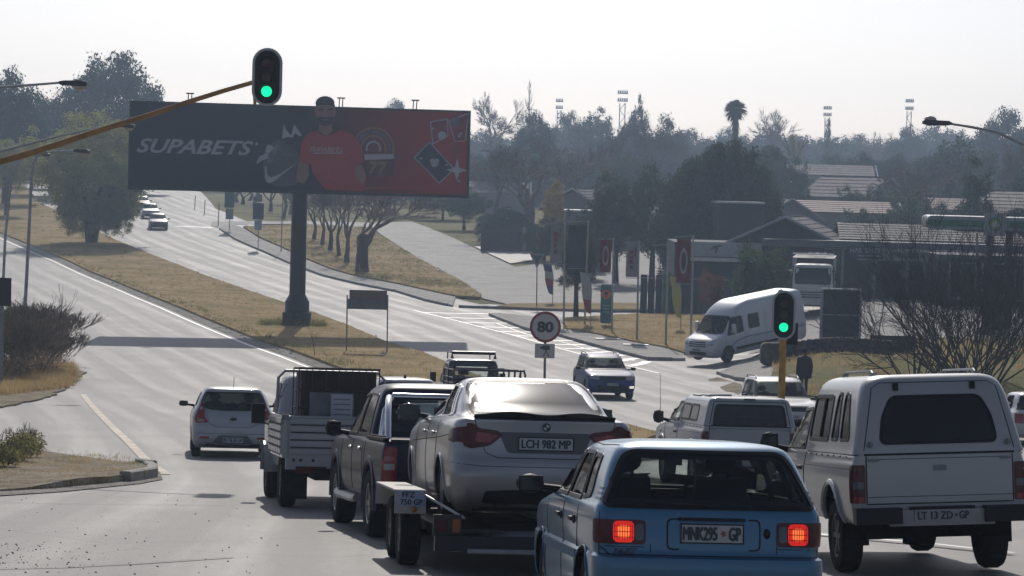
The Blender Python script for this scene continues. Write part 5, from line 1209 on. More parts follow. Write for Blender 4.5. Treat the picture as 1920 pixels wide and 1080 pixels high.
B.patch('fog_lamp','front',rrect(-.80,.42,-.62,.50,.02),M('lamp_on',(.8,.8,.7),.3,var=0,emis=(1,.93,.8),es=1.6),t,.012,.02)
fb = MB(); B.patch('','front',rrect(-.80,.20,.80,.36,.05),'black_trim',None,.006,.02,mb=fb); fb.build('bumper_skirt',None,t)
t, B = simple_car('suv_car', 'white SUV with roof rails behind the yellow signal pole, facing the camera', 'car', pose(7.75, 73.0, -.07, .8, 3.4, True, L=4.4), 'paint_white', 1.62, .90, 4.4, True, rails=True)
t, B = simple_car('hatchback_car', 'white car with only its curved roof showing between the caged tank and the black pickup', 'car', pose(-2.25, 59.8, -.19, .8, 3.4), 'paint_white', 1.66, .86, 4.2, True)
MB().tube([(-.02,.6,1.64),(-.02,.55,1.72)], .03, 6).build('roof_antenna','black_trim',t)
for (qx, z, pm, lab, hh) in ((298, 252, 'paint_black', 'dark car leading the line of oncoming cars on the distant uphill road', 1.5), (283, 272, 'paint_white', 'pale car second in the line of oncoming cars on the distant road', 1.55), (267, 294, 'paint_black', 'third oncoming car, furthest up the distant road beside the round tree', 1.5), (216, 268, 'paint_silver', 'car half hidden by the round median tree on the distant road', 1.45)):
    p = gx(qx, z); simple_car('distant_car', lab, 'car', pose(p.x, z, -.18, .8, 3.4, True, L=4.2), pm, hh, .88, 4.2, group='oncoming cars on the distant road', detail=False)
p = gx(1925, 72); simple_car('hatchback_car', 'pale car just showing at the right edge beyond the canopied pickup', 'car', pose(p.x+.5, 72, -.05, .8, 3.4), 'paint_white', 1.45, .86, 4.1, detail=False)
# ---- white panel van leaving the driveway
def van():
    fr = gp(1322, 690); ang = math.radians(46); L = 6.6
    # nose points to camera-left: direction (-sin, -cos)
    d = Vector((-math.sin(ang), -math.cos(ang))); o = Vector((8.45, 120.0))-d*L
    A = o+d*1.6; f = Vector((d.x, d.y, -.125)).normalized(); zf = G(8.45, 120.0)+.06; r3 = f.cross(Vector((0,0,1))).normalized(); u = r3.cross(f)
    org = Vector((8.45, 120.0, zf+.05))-f*L
    mw = Matrix(((r3.x,f.x,u.x,org.x),(r3.y,f.y,u.y,org.y),(r3.z,f.z,u.z,org.z),(0,0,0,1)))
    t = thing('panel_van', 'long high-roofed silver-white van with blue stripe driving down off the kerb', 'van', mw=mw)
    S = [(.28,.15,6.35,.88,.1,.3,.03),(.40,.03,6.55,.96,.1,.35,.03),(.70,.0,6.6,.99,.1,.35,.03,.16),(1.0,.0,6.55,.99,.1,.35,.03,.16),(1.12,.0,6.35,.985,.1,.35,.03,.16),(1.22,.01,6.05,.975,.1,.35,.03,.14),(1.30,.02,5.85,.965,.1,.3,.03,.12),(1.75,.04,5.40,.93,.1,.3,.03,.12),(2.10,.06,5.05,.89,.12,.3,.03,.12),(2.40,.09,4.6,.83,.15,.3,.03,.1),(2.56,.14,4.2,.72,.2,.3,.02,.08),(2.62,.3,3.8,.45,.2,.2,.02,.05),(2.63,.6,3.5,.05,.02,.02,0,0)]
    B = Body(S, [(1.45,.36,.42),(5.55,.36,.42)], step=.07, ns=80, plan=.01); 
    window(B, t, 'front', rp([(-.80,1.34),(.80,1.34),(.72,2.0),(-.72,2.0)], .08), 'glass_tinted', .03, name='windscreen')
    for v in ('left','right'):
        window(B, t, v, rp([(4.45,1.28),(5.55,1.22),(5.10,1.95),(4.5,1.97)], .08), 'glass_tinted', .03, name='door_window')
        window(B, t, v, rp([(3.35,1.35),(4.05,1.35),(4.05,1.95),(3.35,1.95)], .06), 'glass_black', .03, name='side_window', cut=False)
        st = MB(); B.line(v, [(.3,.95),(2.5,.97),(4.2,1.0),(5.0,.88),(5.3,.72)], .03, -.012, st); st.build('blue_stripe', M('stripe_blue',(.04,.08,.30),.4,var=0), t)
        st = MB(); B.patch('', v, rrect(2.1,.50,5.0,.62,.04), 'black_trim', None, .02, .03, mb=st); st.build('side_moulding', None, t)
        txt = MB(); 
    B.shell('body', 'paint_van', t)
    for s in (-1, 1):
        def q(p): return p if s > 0 else sym(p)
        B.patch('headlight','front',q(rp([(.55,.85),(.88,.88),(.90,1.12),(.74,1.14)], .04)),'lamp_clear',t,.012,.02)
        for y in (1.45,5.55): wheel(t, s*.86, y, .36, .22, s, 'steel_rim', 6)
        mm = MB(); mm.mat('paint_van'); mm.box((s*1.12,5.25,1.5),(.18,.1,.42)); mm.tube([(s*.95,5.3,1.35),(s*1.1,5.27,1.4)],.03,6); mm.build('wing_mirror',None,t)
    g = MB()
    for k in range(4): B.patch('','front',rrect(-.52+.02*k,.80+.09*k,.52-.02*k,.85+.09*k,.01),'black_trim',None,.012,.02,mb=g)
    g.build('grille_bar',None,t); B.patch('lower_grille','front',rrect(-.5,.42,.5,.58,.03),'black_trim',t,.01,.02)
    plate(B, t, 'front', 0, .66, .44, .11, 'HZ 52 KP GP', .02); seams(B, t, [('side',[(4.35,.45),(4.38,2.0)]),('side',[(5.75,.7),(5.6,1.25)]),('side',[(2.9,.45),(2.9,2.1)]),('front',[(-.85,1.18),(.85,1.18)])])
    w = MB(); B.line('front',[(-.6,1.30),(-.05,1.33)],.012,.02,w); B.line('front',[(.1,1.30),(.65,1.33)],.012,.02,w); w.build('wiper','black_trim',t)
    arch_wells(t,(1.45,5.55),.95,.42); MB().box((0,3.3,.38),(1.5,5.8,.2)).build('underbody','underside',t); dash(t,5.5,1.6,1.15); seat(t,-.45,4.6,.75); seat(t,.45,4.6,.75)
    person_bust(mw, 'driver in a pale shirt at the window of the high-roofed van', (.35,.34,.32), .45, 4.55, .98)
van()
# ---- lorry parked behind
def lorry():
    p = gx(1525, 150); sc = Matrix.Translation((p.x-.1, 150, G(p.x, 150)+.04)) @ Matrix.Rotation(math.radians(172), 4, 'Z')
    t = thing('lorry', 'white cab-over lorry with ladders on its high roof rack, parked behind the van', 'truck', mw=sc)
    S = [(.7,-2.2,.0,1.05,.1,.15,0,.04),(1.3,-2.2,.02,1.12,.1,.15,0,.05),(1.75,-2.2,.0,1.13,.1,.15,0,.05),(2.6,-2.15,-.15,1.08,.1,.2,0,.06),(2.8,-2.1,-.3,1.0,.12,.2,0,.06),(2.86,-1.9,-.6,.7,.1,.1,0,0),(2.87,-1.5,-1.0,.05,.02,.02,0,0)]
    B = Body(S, [], step=.1, ns=20, plan=0); window(B, t, 'front', rrect(-.98,1.75,.98,2.62,.08), 'glass_black', .03, name='windscreen', cut=False)
    for v in ('left','right'): window(B, t, v, rrect(-1.3,1.8,-.3,2.55,.08), 'glass_black', .03, name='door_window', cut=False)
    B.shell('cab','paint_white',t,False); m = MB()
    for k in range(3): m.box((0,.04,1.0+.14*k),(1.5,.05,.06))
    m.build('grille_bar','black_trim',t)
    m = MB(); m.box((0,.06,.72),(2.2,.15,.3)); m.build('front_bumper','paint_white',t)
    for s in (-1,1):
        MB().box((s*.85,.12,.75),(.3,.06,.16)).build('headlight','lamp_clear',t); m = MB(); m.box((s*1.35,-.1,2.2),(.2,.08,.45)); m.tube([(s*1.1,-.1,2.5),(s*1.35,-.1,2.45)],.02,5); m.build('wing_mirror','black_trim',t)
        for y in (-1.0,-4.8): wheel(t, s*.95, y, .48, .28, s, 'steel_rim', 6)
    m = MB(); m.box((0,-4.3,.85),(2.2,4.1,.25)); m.build('load_bed','steel_grey',t); m = MB(); m.box((0,-4.3,.55),(1.0,5,.3)); m.build('chassis','underside',t)
    r = MB()
    for x in (-1.15,1.15): r.tube([(x,-.2,3.2),(x,-6.2,3.2)],.035,5); [r.tube([(x,y,.9 if y < -2.3 else 2.7),(x,y,3.2)],.035,5) for y in (-.4,-2.3,-4.2,-6.2)]
    for y in (-.2,-1.4,-2.6,-4.4,-6.2): r.tube([(-1.15,y,3.2),(1.15,y,3.2)],.03,5)
    r.build('roof_rack','galvanised',t); r = MB()
    for x in (-.2,.3): r.tube([(x-.4,-.1,3.42),(x-.4,-4,3.42)],.03,5); r.tube([(x,-.1,3.42),(x,-4,3.42)],.03,5); [r.tube([(x-.4,-.3-.35*j,3.42),(x,-.3-.35*j,3.42)],.015,4) for j in range(10)]
    r.box((0,-.1,3.44),(2.3,.3,.06)); r.build('ladder','chrome',t)
lorry()
# ------------------------------------------------------------------ billboard
def frame_at(P, yaw=0.0):
    """x right, y up, z towards the camera side"""
    c, s = math.cos(yaw), math.sin(yaw)
    return Matrix(((c, 0, s, P[0]), (s, 0, -c, P[1]), (0, 1, 0, P[2]), (0, 0, 0, 1)))
def flat(name, poly, mat, parent, T, z0, th=.006, tagk=None):
    m = MB(); m.T = T; m.prism([(a, b) for a, b in poly], z0, z0+th, 'xy'); return m.build(name, mat, parent, smooth=False)
def billboard():
    BL, BR = at(243, 351, 141.6), at(875, 367, 144.3); TL = at(245, 192, 141.6); W = (BR-BL).length; H = TL.z-BL.z+.02
    eu = (BR-BL); eu.z = 0; eu.normalize(); n = eu.cross(Vector((0, 0, 1))); z0 = (BL.z+BR.z)/2
    T = Matrix(((eu.x, 0, n.x, BL.x), (eu.y, 0, n.y, BL.y), (0, 1, 0, z0), (0, 0, 0, 1)))
    base = gx(555, 143.2); base.y = 143.6
    t = thing('billboard', 'huge wide billboard on a single thick column with betting advertisement, red-shirted man', 'billboard', base)
    Ti = Matrix.Translation(-base) @ T
    def bp(px_, py_): return ((px_-243)/632.5*W, ((351+(px_-243)*16/632.5)-py_)/(159-3*(px_-243)/632.5)*H)
    def cpx(X, Y): return bp(230+X/2.865, 80+Y/2.865)
    pm, pn, pb = _pr('board_print', (.02,.02,.03), .55, spec=.3); tc = pn.nodes.new('ShaderNodeTexCoord'); sx = pn.nodes.new('ShaderNodeSeparateXYZ'); pn.links.new(tc.outputs['Object'], sx.inputs[0])
    no = pn.nodes.new('ShaderNodeTexNoise'); no.inputs['Scale'].default_value = .5; pn.links.new(tc.outputs['Object'], no.inputs['Vector'])
    ma = pn.nodes.new('ShaderNodeMath'); ma.operation = 'MULTIPLY_ADD'; ma.inputs[1].default_value = 3.0; pn.links.new(no.outputs[0], ma.inputs[0]); pn.links.new(sx.outputs[0], ma.inputs[2])
    mr = pn.nodes.new('ShaderNodeMapRange'); mr.inputs[1].default_value = 2.5; mr.inputs[2].default_value = 8.5; pn.links.new(ma.outputs[0], mr.inputs[0])
    rp_ = pn.nodes.new('ShaderNodeValToRGB'); rp_.color_ramp.elements[0].color = (.012,.018,.035,1); rp_.color_ramp.elements[1].color = (.30,.015,.02,1); rp_.color_ramp.elements[1].position = 1; pn.links.new(mr.outputs[0], rp_.inputs[0]); pn.links.new(rp_.outputs[0], pb.inputs['Base Color'])
    m = MB(); m.T = Ti; m.box((W/2, H/2, -.25), (W, H, .5)); pan = m.build('panel', pm, t, smooth=False)
    f = MB(); f.T = Ti
    for c, d in (((W/2, H+.03, -.2), (W+.2, .1, .66)), ((W/2, -.05, -.2), (W+.2, .14, .66)), ((-.05, H/2, -.2), (.1, H, .64)), ((W+.05, H/2, -.2), (.1, H, .64))): f.box(c, d)
    f.build('frame', 'black_paint', t, smooth=False)
    col = MB(); cx = (558-243)/632.5*W; P0 = Ti @ Vector((cx, 0, -.3)); h0 = 1.35
    ccol = (0, 0)
    col.lathe([(.44, 1.0), (.41, P0.z+.1)], 'z', 28, (0, 0, 0)); col.build('column', 'black_paint', t)
    col = MB(); col.lathe([(.66, .75), (.66, 1.35), (.45, 1.75)], 'z', 20); col.build('column_sleeve', 'black_paint', t); col = MB(); col.box((0,0,.35), (1.45,1.3,.9)); col.build('pedestal', M('dark_concrete',(.05,.05,.052),.9,var=.3,bump=.2), t, smooth=False)
    br = MB(); br.T = Ti
    for v in (.2, 1.2): br.box((W/2, v, -.75), (W*.92, .22, .22))
    for u in (2, 5, 8, 11, 14, 16.5): br.box((u, H/2, -.58), (.12, H*.95, .14))
    br.build('back_girders', 'black_paint', t)
    for q in (350, 632, 772):
        u = (q-243)/632.5*W; l = MB(); l.T = Ti
        for du in (-.06, .12): l.tube([(u+du, H, -.2), (u+du, H+.52, .0)], .03, 5)
        l.box((u+.03, H+.55, .05), (.42, .07, .16)); l.build('board_lamp', 'black_paint', t)
    LG = M('print_light', (.36,.38,.42), .6, var=.1); DG = M('print_dark', (.055,.06,.075), .6); RED = M('print_red', (.32,.015,.02), .6, var=.15); SKIN = M('print_skin', (.22,.125,.10), .6); CAP = M('print_cap', (.012,.012,.016), .6, var=.1); GOLD = M('print_gold', (.22,.13,.06), .6, var=.3, scale=6); MID = M('print_mid', (.10,.11,.13), .6, var=.5, scale=2)
    a, b = cpx(70, 590), cpx(690, 530); text_obj('lettering', 'SUPABETS', b[0]-a[0], b[1]-a[1], LG, pan, Ti @ Matrix.Translation(((a[0]+b[0])/2, (a[1]+b[1])/2, .006)), shear=.35, bold=.02)
    q = cpx(707, 545); flat('dot_mark', [(q[0]+.09*math.cos(i*.785), q[1]+.09*math.sin(i*.785)) for i in range(8)], LG, pan, Ti, .004)
    def shp(name, pts, mat, z, r=.0): 
        P = [cpx(*p) for p in pts]; 
        if r: P = rp(P, r, 3)
        return flat(name, P, mat, pan, Ti, z, .02)
    # boot with a curved stripe and a broken silvery figure over it
    shp('boot_print', [(740,640),(760,560),(830,510),(880,560),(950,600),(955,700),(930,765),(820,775),(750,740)], DG, .004, .3)
    shp('boot_highlight', [(705,655),(722,610),(750,600),(765,545),(795,560),(815,600),(790,620),(745,628)], LG, .026, .1)
    shp('boot_highlight', [(840,520),(850,440),(862,470),(890,500),(905,440),(925,470),(950,500),(935,505),(912,485),(898,512),(872,505)], LG, .026, .05)
    shp('boot_highlight', [(770,600),(820,540),(850,590),(905,600),(900,615),(850,605),(822,575),(790,650),(765,650)], MID, .03, .08)
    P = []
    for i in range(17): t_ = i/16; P.append((752+ (935-752)*t_**1.6, 665+ 95*math.sin(math.pi*min(1, t_*1.05)**.62)*.98+(-15)*t_))
    Q = [(752+(935-752)*(i/16)**1.6*.98+10*(1-i/16), 665+62*math.sin(math.pi*min(1, (i/16)*1.05)**.7)-15*(i/16)) for i in range(16, -1, -1)]
    shp('curved_stripe', P+Q, LG, .034)
    # roulette and slot reels
    C = cpx(1335, 570); r1 = cpx(1450, 570)[0]-C[0]
    for k, (ra, rb_, mt) in enumerate(((1.0,.90,GOLD),(.82,.72,MID),(.62,.54,GOLD),(.36,.28,LG))):
        A = [(C[0]+r1*ra*math.cos(q), C[1]+r1*ra*math.sin(q)*1.02) for q in [math.pi*(-.12+1.24*i/28) for i in range(29)]]; Bq = [(C[0]+r1*rb_*math.cos(q), C[1]+r1*rb_*math.sin(q)*1.02) for q in [math.pi*(1.12-1.24*i/28) for i in range(29)]]
        flat('roulette_ring', A+Bq, mt, pan, Ti, .006+.002*k, .012)
    for k in range(13): q = math.pi*k/12; flat('roulette_spoke', [(C[0]+r1*x*math.cos(q+w), C[1]+r1*x*math.sin(q+w)) for x, w in ((.64,-.02),(.64,.02),(.9,.02),(.9,-.02))], MID, pan, Ti, .012, .01)
    shp('reel_box', [(1285,602),(1448,602),(1448,715),(1300,715)], M('print_maroon',(.07,.015,.02),.6), .016, .05); shp('reel_band', [(1285,600),(1448,600),(1445,625),(1290,630)], LG, .038)
    a, b = cpx(1312, 705), cpx(1415, 640); text_obj('reel_number', '77', b[0]-a[0], b[1]-a[1], GOLD, pan, Ti @ Matrix.Translation(((a[0]+b[0])/2, (a[1]+b[1])/2, .045)), shear=.1, bold=.03)
    # cards, chips and sparkles
    def card(pts, fill, z):
        P = [cpx(*p) for p in pts]; flat('card_edge', offp(P, .06), LG, pan, Ti, z, .01); return flat('card_print', P, fill, pan, Ti, z+.012, .01)
    NAVY = M('print_navy', (.012,.016,.04), .6); DR = M('print_dark_red', (.20,.01,.02), .6)
    card([(1562,618),(1640,540),(1772,680),(1697,750)], NAVY, .006); card([(1745,425),(1845,385),(1830,525),(1780,530)], DR, .006); card([(1645,430),(1730,415),(1735,500),(1660,540)], DR, .006)
    for (X, Y, r) in ((1668,648,.5),(1655,635,.28),(1682,635,.28),(1705,500,.55),(1778,425,.65),(1808,490,.18),(1800,505,.18),(1655,462,.16),(1595,622,.14),(1735,658,.14),(1760,540,.12),(1805,745,.16)):
        q = cpx(X, Y); rr = r*.42; flat('chip', [(q[0]+rr*math.cos(i*.628), q[1]+rr*math.sin(i*.628)) for i in range(10)], LG if r < .6 else MID, pan, Ti, .032, .008)
    for (X, Y, r) in ((1792,685,.62),(1785,575,.5)):
        q = cpx(X, Y); flat('sparkle', [(q[0]+r*(1 if i % 2 == 0 else .3)*math.cos(i*math.pi/4), q[1]+r*(1 if i % 2 == 0 else .3)*math.sin(i*math.pi/4)) for i in range(8)], LG if X == 1792 else DR, pan, Ti, .032, .008)
    shp('floor_stripe', [(1235,778),(1840,768),(1840,776),(1235,788)], RED, .006)
    # the man, a cut-out standing proud of the board, head above its top edge
    t2 = .08
    def cut(name, pts, mat, z, r=.0): P = [cpx(*p) for p in pts]; P = rp(P, r, 3) if r else P; return flat(name, P, mat, pan, Ti, z, .05)
    cut('shirt_print', [(1030,468),(975,492),(945,540),(935,640),(1000,652),(1010,700),(1080,790),(1290,800),(1300,720),(1235,660),(1285,640),(1262,545),(1215,490),(1150,468),(1120,492),(1075,500),(1040,490)], RED, .05, .12)
    cut('arm_print', [(935,640),(985,650),(990,720),(960,760),(920,740)], SKIN, .05, .1); cut('arm_print', [(1235,660),(1275,655),(1300,720),(1285,760),(1240,720)], SKIN, .052, .1)
    cut('neck_print', [(1040,430),(1105,430),(1112,478),(1075,500),(1035,476)], SKIN, .05, .05)
    cut('head_print', [(1020,330),(1120,330),(1128,375),(1120,410),(1100,440),(1070,450),(1042,440),(1024,405),(1012,370)], SKIN, .10, .15)
    cut('beard_print', [(1026,400),(1050,398),(1068,405),(1095,398),(1120,398),(1104,438),(1070,450),(1040,438)], CAP, .155, .08)
    cut('mouth_print', [(1054,413),(1090,413),(1083,420),(1061,420)], MID, .21, .03)
    for X in (1048, 1096): cut('eye_print', [(X-14,358),(X+12,356),(X+12,364),(X-14,366)], CAP, .155)
    cut('nose_print', [(1066,365),(1078,365),(1084,395),(1060,395)], M('print_skin_light',(.28,.17,.13),.6), .155, .03)
    cut('cap_print', [(1014,340),(1018,310),(1040,293),(1068,288),(1098,296),(1116,312),(1120,345),(1072,335)], CAP, .16, .12)
    a, b = cpx(988, 585), cpx(1172, 565); text_obj('shirt_lettering', 'SUPABETS', b[0]-a[0], b[1]-a[1], LG, pan, Ti @ Matrix.Translation(((a[0]+b[0])/2, (a[1]+b[1])/2, .11)), shear=.35)
    cut('shirt_line', [(1010,592),(1165,592),(1165,596),(1010,596)], LG, .105)
billboard()
# ------------------------------------------------------------------ traffic signals
M('signal_green', (.0,.25,.14), .3, var=0, emis=(.0,1.0,.42), es=2.6); M('signal_off_red', (.05,.012,.012), .3, var=0); M('signal_off_amber', (.045,.03,.012), .3, var=0); M('ochre_paint', (.30,.16,.03), .5, var=.35, scale=3); M('white_rim', (.42,.43,.45), .6, var=.1)
M('yellow_paint', (.42,.23,.03), .5, var=.4, scale=5)
def signal_head(t, T, w, h):
    def stad(w, h, n=14): r = w/2; return [(r*math.cos(a), h/2-r+r*math.sin(a)) for a in [math.pi*i/n for i in range(n+1)]]+[(r*math.cos(a), -h/2+r+r*math.sin(a)) for a in [math.pi+math.pi*i/n for i in range(n+1)]]
    m = MB(); m.T = T; m.prism(stad(w, h), -.01, .01, 'xy'); bd = m.build('backing_board', 'white_rim', t)
    m = MB(); m.T = T; m.prism(stad(w-.10, h-.10), .011, .02, 'xy'); m.build('board_face', M('matt_black',(.006,.006,.007),.8,var=.2), bd)
    m = MB(); m.T = T; m.prism(rrect(-.13, -.42, .13, .42, .04), -.16, .06, 'xy'); m.build('housing', 'matt_black', t)
    for k, mt in ((1, 'signal_off_red'), (0, 'signal_off_amber'), (-1, 'signal_green')):
        z = .27*k; m = MB(); m.T = T @ Matrix.Translation((0, z, 0)); m.lathe([(0, .085), (.06, .08), (.10, .065)], 'z', 20); l = m.build('lens', mt, t)
        v = MB(); v.T = m.T
        P = []
        for i in range(13):
            a = math.pi*(-.08+1.16*i/12); P += [(.118*math.cos(a), .118*math.sin(a), .06), (.122*math.cos(a), .122*math.sin(a)-.0, .06+.17*max(.12, math.sin(a)**.6 if math.sin(a) > 0 else .12))]
        v.add(P, [(2*i, 2*i+1, 2*i+3, 2*i+2) for i in range(12)]); v.build('visor', 'matt_black', l)
c = at(501, 144.5, 50.0); t = thing('mast_arm_signal', 'overhead traffic light showing green on a long ochre mast arm reaching from the left', 'traffic light', gx(-330, 50.0))
L0 = t.location.copy(); TT = Matrix.Translation(-L0)
signal_head(t, TT @ frame_at(c) @ Matrix.Rotation(-.0, 4, 'Z'), .565, 1.09)
pts = [at(x, y, z)-L0 for x, y, z in ((476,154,50.12),(420,170,50.12),(350,192,50.1),(280,216,50.1),(200,240,50.1),(120,267,50),(60,286,50),(0,303,50),(-100,335,50),(-220,385,50))]
pl = pts[-1]; pts += [Vector((pl.x-.9, 0, pl.z-.7)), Vector((0, 0, pl.z-2.0)), Vector((0, 0, 0))]
m = MB(); m.tube(pts, [.042,.044,.047,.05,.055,.06,.062,.065,.07,.08,.085,.09,.11], 12); m.build('mast_arm', 'ochre_paint', t)
m = MB(); m.tube([at(478,196,50.12)-L0, at(476,150,50.12)-L0], .03, 8); m.build('bracket', 'ochre_paint', t)
bp_ = gx(1462, 60.0); t = thing('pole_signal', 'traffic light showing green on a yellow pole in front of the white van', 'traffic light', bp_)
c = at(1469.5, 591, 60.0); TT = Matrix.Translation(-bp_); signal_head(t, TT @ frame_at(c), .54, 1.12)
m = MB(); m.tube([(0,0,0),(0,.12,at(1466,545,60).z-bp_.z)], [.085,.075], 14); m.build('pole', 'yellow_paint', t); m = MB(); m.sphere(at(1464,548,60.12)-bp_, (.07,.07,.07), 10, 7); m.build('pole_cap', 'steel_grey', t)
m = MB(); cc = at(1484,625,60.3)-bp_; m.box(cc, (.26,.25,.5)); m.build('side_housing', 'matt_black', t)
# ------------------------------------------------------------------ signs
def post(m, p0, p1, r=.03, n=8): m.tube([p0, p1], r, n)
def sign_frame(px0, py0, px1, py1, z):
    a, b = at(px0, py1, z), at(px1, py0, z); return a, b
b0 = gx(1020, 83.0); t = thing('speed_limit_sign', 'round 80 speed limit sign with a camera plate below it', 'road sign', b0); c = at(1022.5, 613, 83); T = Matrix.Translation(-b0) @ frame_at(c)
m = MB(); m.T = T; m.lathe([(0,.004),(.478,.004),(.485,0),(.478,-.012),(0,-.012)], 'z', 40); d = m.build('disc', M('sign_red',(.28,.02,.03),.5,var=.1), t)
m = MB(); m.T = T; m.lathe([(0,.010),(.405,.010),(.405,.004)], 'z', 40); m.build('disc_face', M('sign_white',(.50,.50,.49),.5,var=.06), d)
text_obj('lettering', '80', .49, .33, 'plate_ink', d, T @ Matrix.Translation((.0, .0, .016)), bold=.018)
c2 = at(1021.5, 658, 83); T2 = Matrix.Translation(-b0) @ frame_at(c2); m = MB(); m.T = T2; m.prism(rrect(-.31,-.225,.31,.225,.02), 0, .008, 'xy'); d = m.build('camera_plate', 'sign_white', t)
m = MB(); m.T = T2 @ Matrix.Translation((0,0,.009)); m.box((.04,.10,0),(.22,.14,.006)); m.box((-.10,.10,0),(.08,.08,.006)); m.prism([(.17*0+.04+x, .0+y) for x, y in ((-.02,.03),(-.02,-.02),(-.11,-.18),(-.08,-.18),(0,-.03),(.08,-.18),(.11,-.18),(.02,-.02),(.02,.03))], -.003, .003, 'xy'); m.build('camera_symbol', 'plate_ink', d, smooth=False)
m = MB(); m.tube([(0,.05,0),(c.x-b0.x,.05,c.z-b0.z+.3)], .04, 8); m.build('post', 'steel_grey', t)
b0 = gx(690, 123.5); t = thing('double_sign_board', 'two stacked dark boards on two thin legs standing on the median grass', 'road sign', b0)
for nm, q, mt in (('upper_board', (655,545,726,561), M('board_maroon',(.14,.10,.10),.7)), ('lower_board', (652,562,728,579), M('board_slate',(.10,.12,.135),.6))):
    a, b = at(q[0], q[3], 123.5), at(q[2], q[1], 123.5); MB().box(((a.x+b.x)/2-b0.x, 0, (a.z+b.z)/2-b0.z), (b.x-a.x, .06, b.z-a.z)).build(nm, mt, t, smooth=False)
for q in (651, 727):
    p = gx(q-1.5, 123.5); MB().tube([(p.x-b0.x, .04, 0), (at(q, 553, 123.5).x-b0.x, .04, at(q, 553, 123.5).z-b0.z)], .035, 6).build('leg', 'steel_grey', t)
def board_sign(name, label, cat, pxb, z, rects, r=.04, mat='steel_grey', top=None):
    b0 = gx(pxb, z); t = thing(name, label, cat, b0); tz = 0
    for nm, q, mt in rects:
        a, b = at(q[0], q[3], z), at(q[2], q[1], z); MB().box(((a.x+b.x)/2-b0.x, -.05, (a.z+b.z)/2-b0.z), (b.x-a.x, .05, b.z-a.z)).build(nm, mt, t, smooth=False); tz = max(tz, b.z-b0.z); ax = (a.x+b.x)/2-b0.x
    MB().tube([(0,0,0),(ax,0,tz-.05)], r, 6).build('post', mat, t); return t
SG = M('sign_back_green', (.05,.09,.08), .7, var=.2); SP = M('sign_plate_grey', (.20,.22,.25), .6)
board_sign('road_sign', 'dark green board above a grey plate at the side street corner', 'road sign', 430, 252, (('board',(421,352,440,389),SG),('plate',(423,391,438,411),SP)))
board_sign('road_sign', 'dark blue board above a pale plate on the pavement, nearer of two', 'road sign', 484, 229, (('board',(474,381,495,411),M('sign_navy',(.03,.04,.06),.7)),('plate',(477,413,491,431),M('sign_plate_pale',(.28,.33,.42),.6)),('arrow_board',(479,364,492,378),SP)))
board_sign('road_sign', 'black square sign back at the far left edge above the dry bushes', 'road sign', 2, 92, (('board',(-14,521,22,573),'matt_black'),), .06)
b0 = gx(1006, 168); t = thing('yield_sign', 'triangular yield sign on a thin pole beside the service road', 'road sign', b0); c = at(1007, 490, 168); T = Matrix.Translation(-b0) @ frame_at(c); m = MB(); m.T = T; m.prism([(-.5,.5),(.5,.5),(0,-.45)], 0, .02, 'xy'); d = m.build('triangle', 'sign_plate_grey', t); m = MB(); m.T = T; m.prism([(-.3,.38),(.3,.38),(0,-.2)], .021, .025, 'xy'); m.build('triangle_face', SG, d); MB().tube([(0,.04,0),(c.x-b0.x,.04,c.z-b0.z)], .04, 6).build('post','steel_grey',t)
for q, z, ht, l in ((365, 300, 1.6, 'far'), (383, 285, 1.6, 'middle'), (409, 262, 2.2, 'nearest'), (527, 226, 6.5, None)):
    p = gx(q, z); o = MB().tube([(0,0,0),(.05,0,ht)], .05, 6).build('roadside_post' if l else 'thin_pole', 'steel_grey'); o.location = p
    tag(o, '%s of the thin dark posts on the grass beyond the kerb of the uphill road' % l if l else 'tall thin grey pole on the pavement edge left of the billboard column', 'post', 'posts beside the uphill road' if l else None)
# advertising pylon, boards by the filling station
b0 = gx(1136, 150); t = thing('pylon_sign', 'teal upright sign with an orange disc standing on the grass island', 'sign', b0); a, b = at(1125, 606, 150), at(1148, 533, 150); w, h = b.x-a.x, b.z-a.z
m = MB(); m.prism([(x+(a.x+b.x)/2-b0.x, y+a.z-b0.z) for x, y in rrect(-w/2,0,w/2,h,.15)], -.12, .12, 'xz'); pn_ = m.build('panel', M('teal_panel',(.02,.13,.16),.5,var=.1), t)
c = at(1136.5, 552, 149.85)-b0; m = MB(); m.T = frame_at(c); m.lathe([(0,.02),(.27,.02),(.27,0)], 'z', 24); m.build('disc', M('orange_disc',(.55,.16,.05),.5), pn_); m = MB(); m.T = frame_at(c); m.box((0,0,.03),(.07,.26,.02)); m.sphere((0,.06,.03),(.1,.1,.02),10,6); m.build('disc_symbol', M('dark_teal',(.02,.05,.05),.6,var=0), pn_)
for k in range(3): c = at(1136.5, 573+6*k, 149.85)-b0; MB().box(c, (w*.6,.02,.06)).build('text_line', M('pale_teal',(.15,.35,.38),.6,var=0), pn_)
def panel_board(name, label, q, z, mat, framemat, legs, depth=.25, mid=None):
    a, b = at(q[0], q[3], z), at(q[2], q[1], z); cx = (a.x+b.x)/2; b0 = Vector((cx, z, G(cx, z))); t = thing(name, label, 'sign board', b0); w, h = b.x-a.x, b.z-a.z; zc = (a.z+b.z)/2-b0.z
    MB().box((0, 0, zc), (w, depth, h)).build('panel', mat, t, smooth=False)
    f = MB()
    for c, d in (((0,-.02,zc+h/2+.04),(w+.14,depth+.06,.07)),((0,-.02,zc-h/2-.04),(w+.14,depth+.06,.07)),((-w/2-.04,-.02,zc),(.07,depth+.06,h)),((w/2+.04,-.02,zc),(.07,depth+.06,h))): f.box(c, d)
    if mid: f.box((0,-depth/2-.02,zc-h*.02),(w,.03,.04))
    f.build('frame', framemat, t, smooth=False)
    for u in legs: MB().box((u*w/2, .0, (zc+h/2)/2), (.10,.10,zc+h/2)).build('leg', framemat, t, smooth=False)
    return t
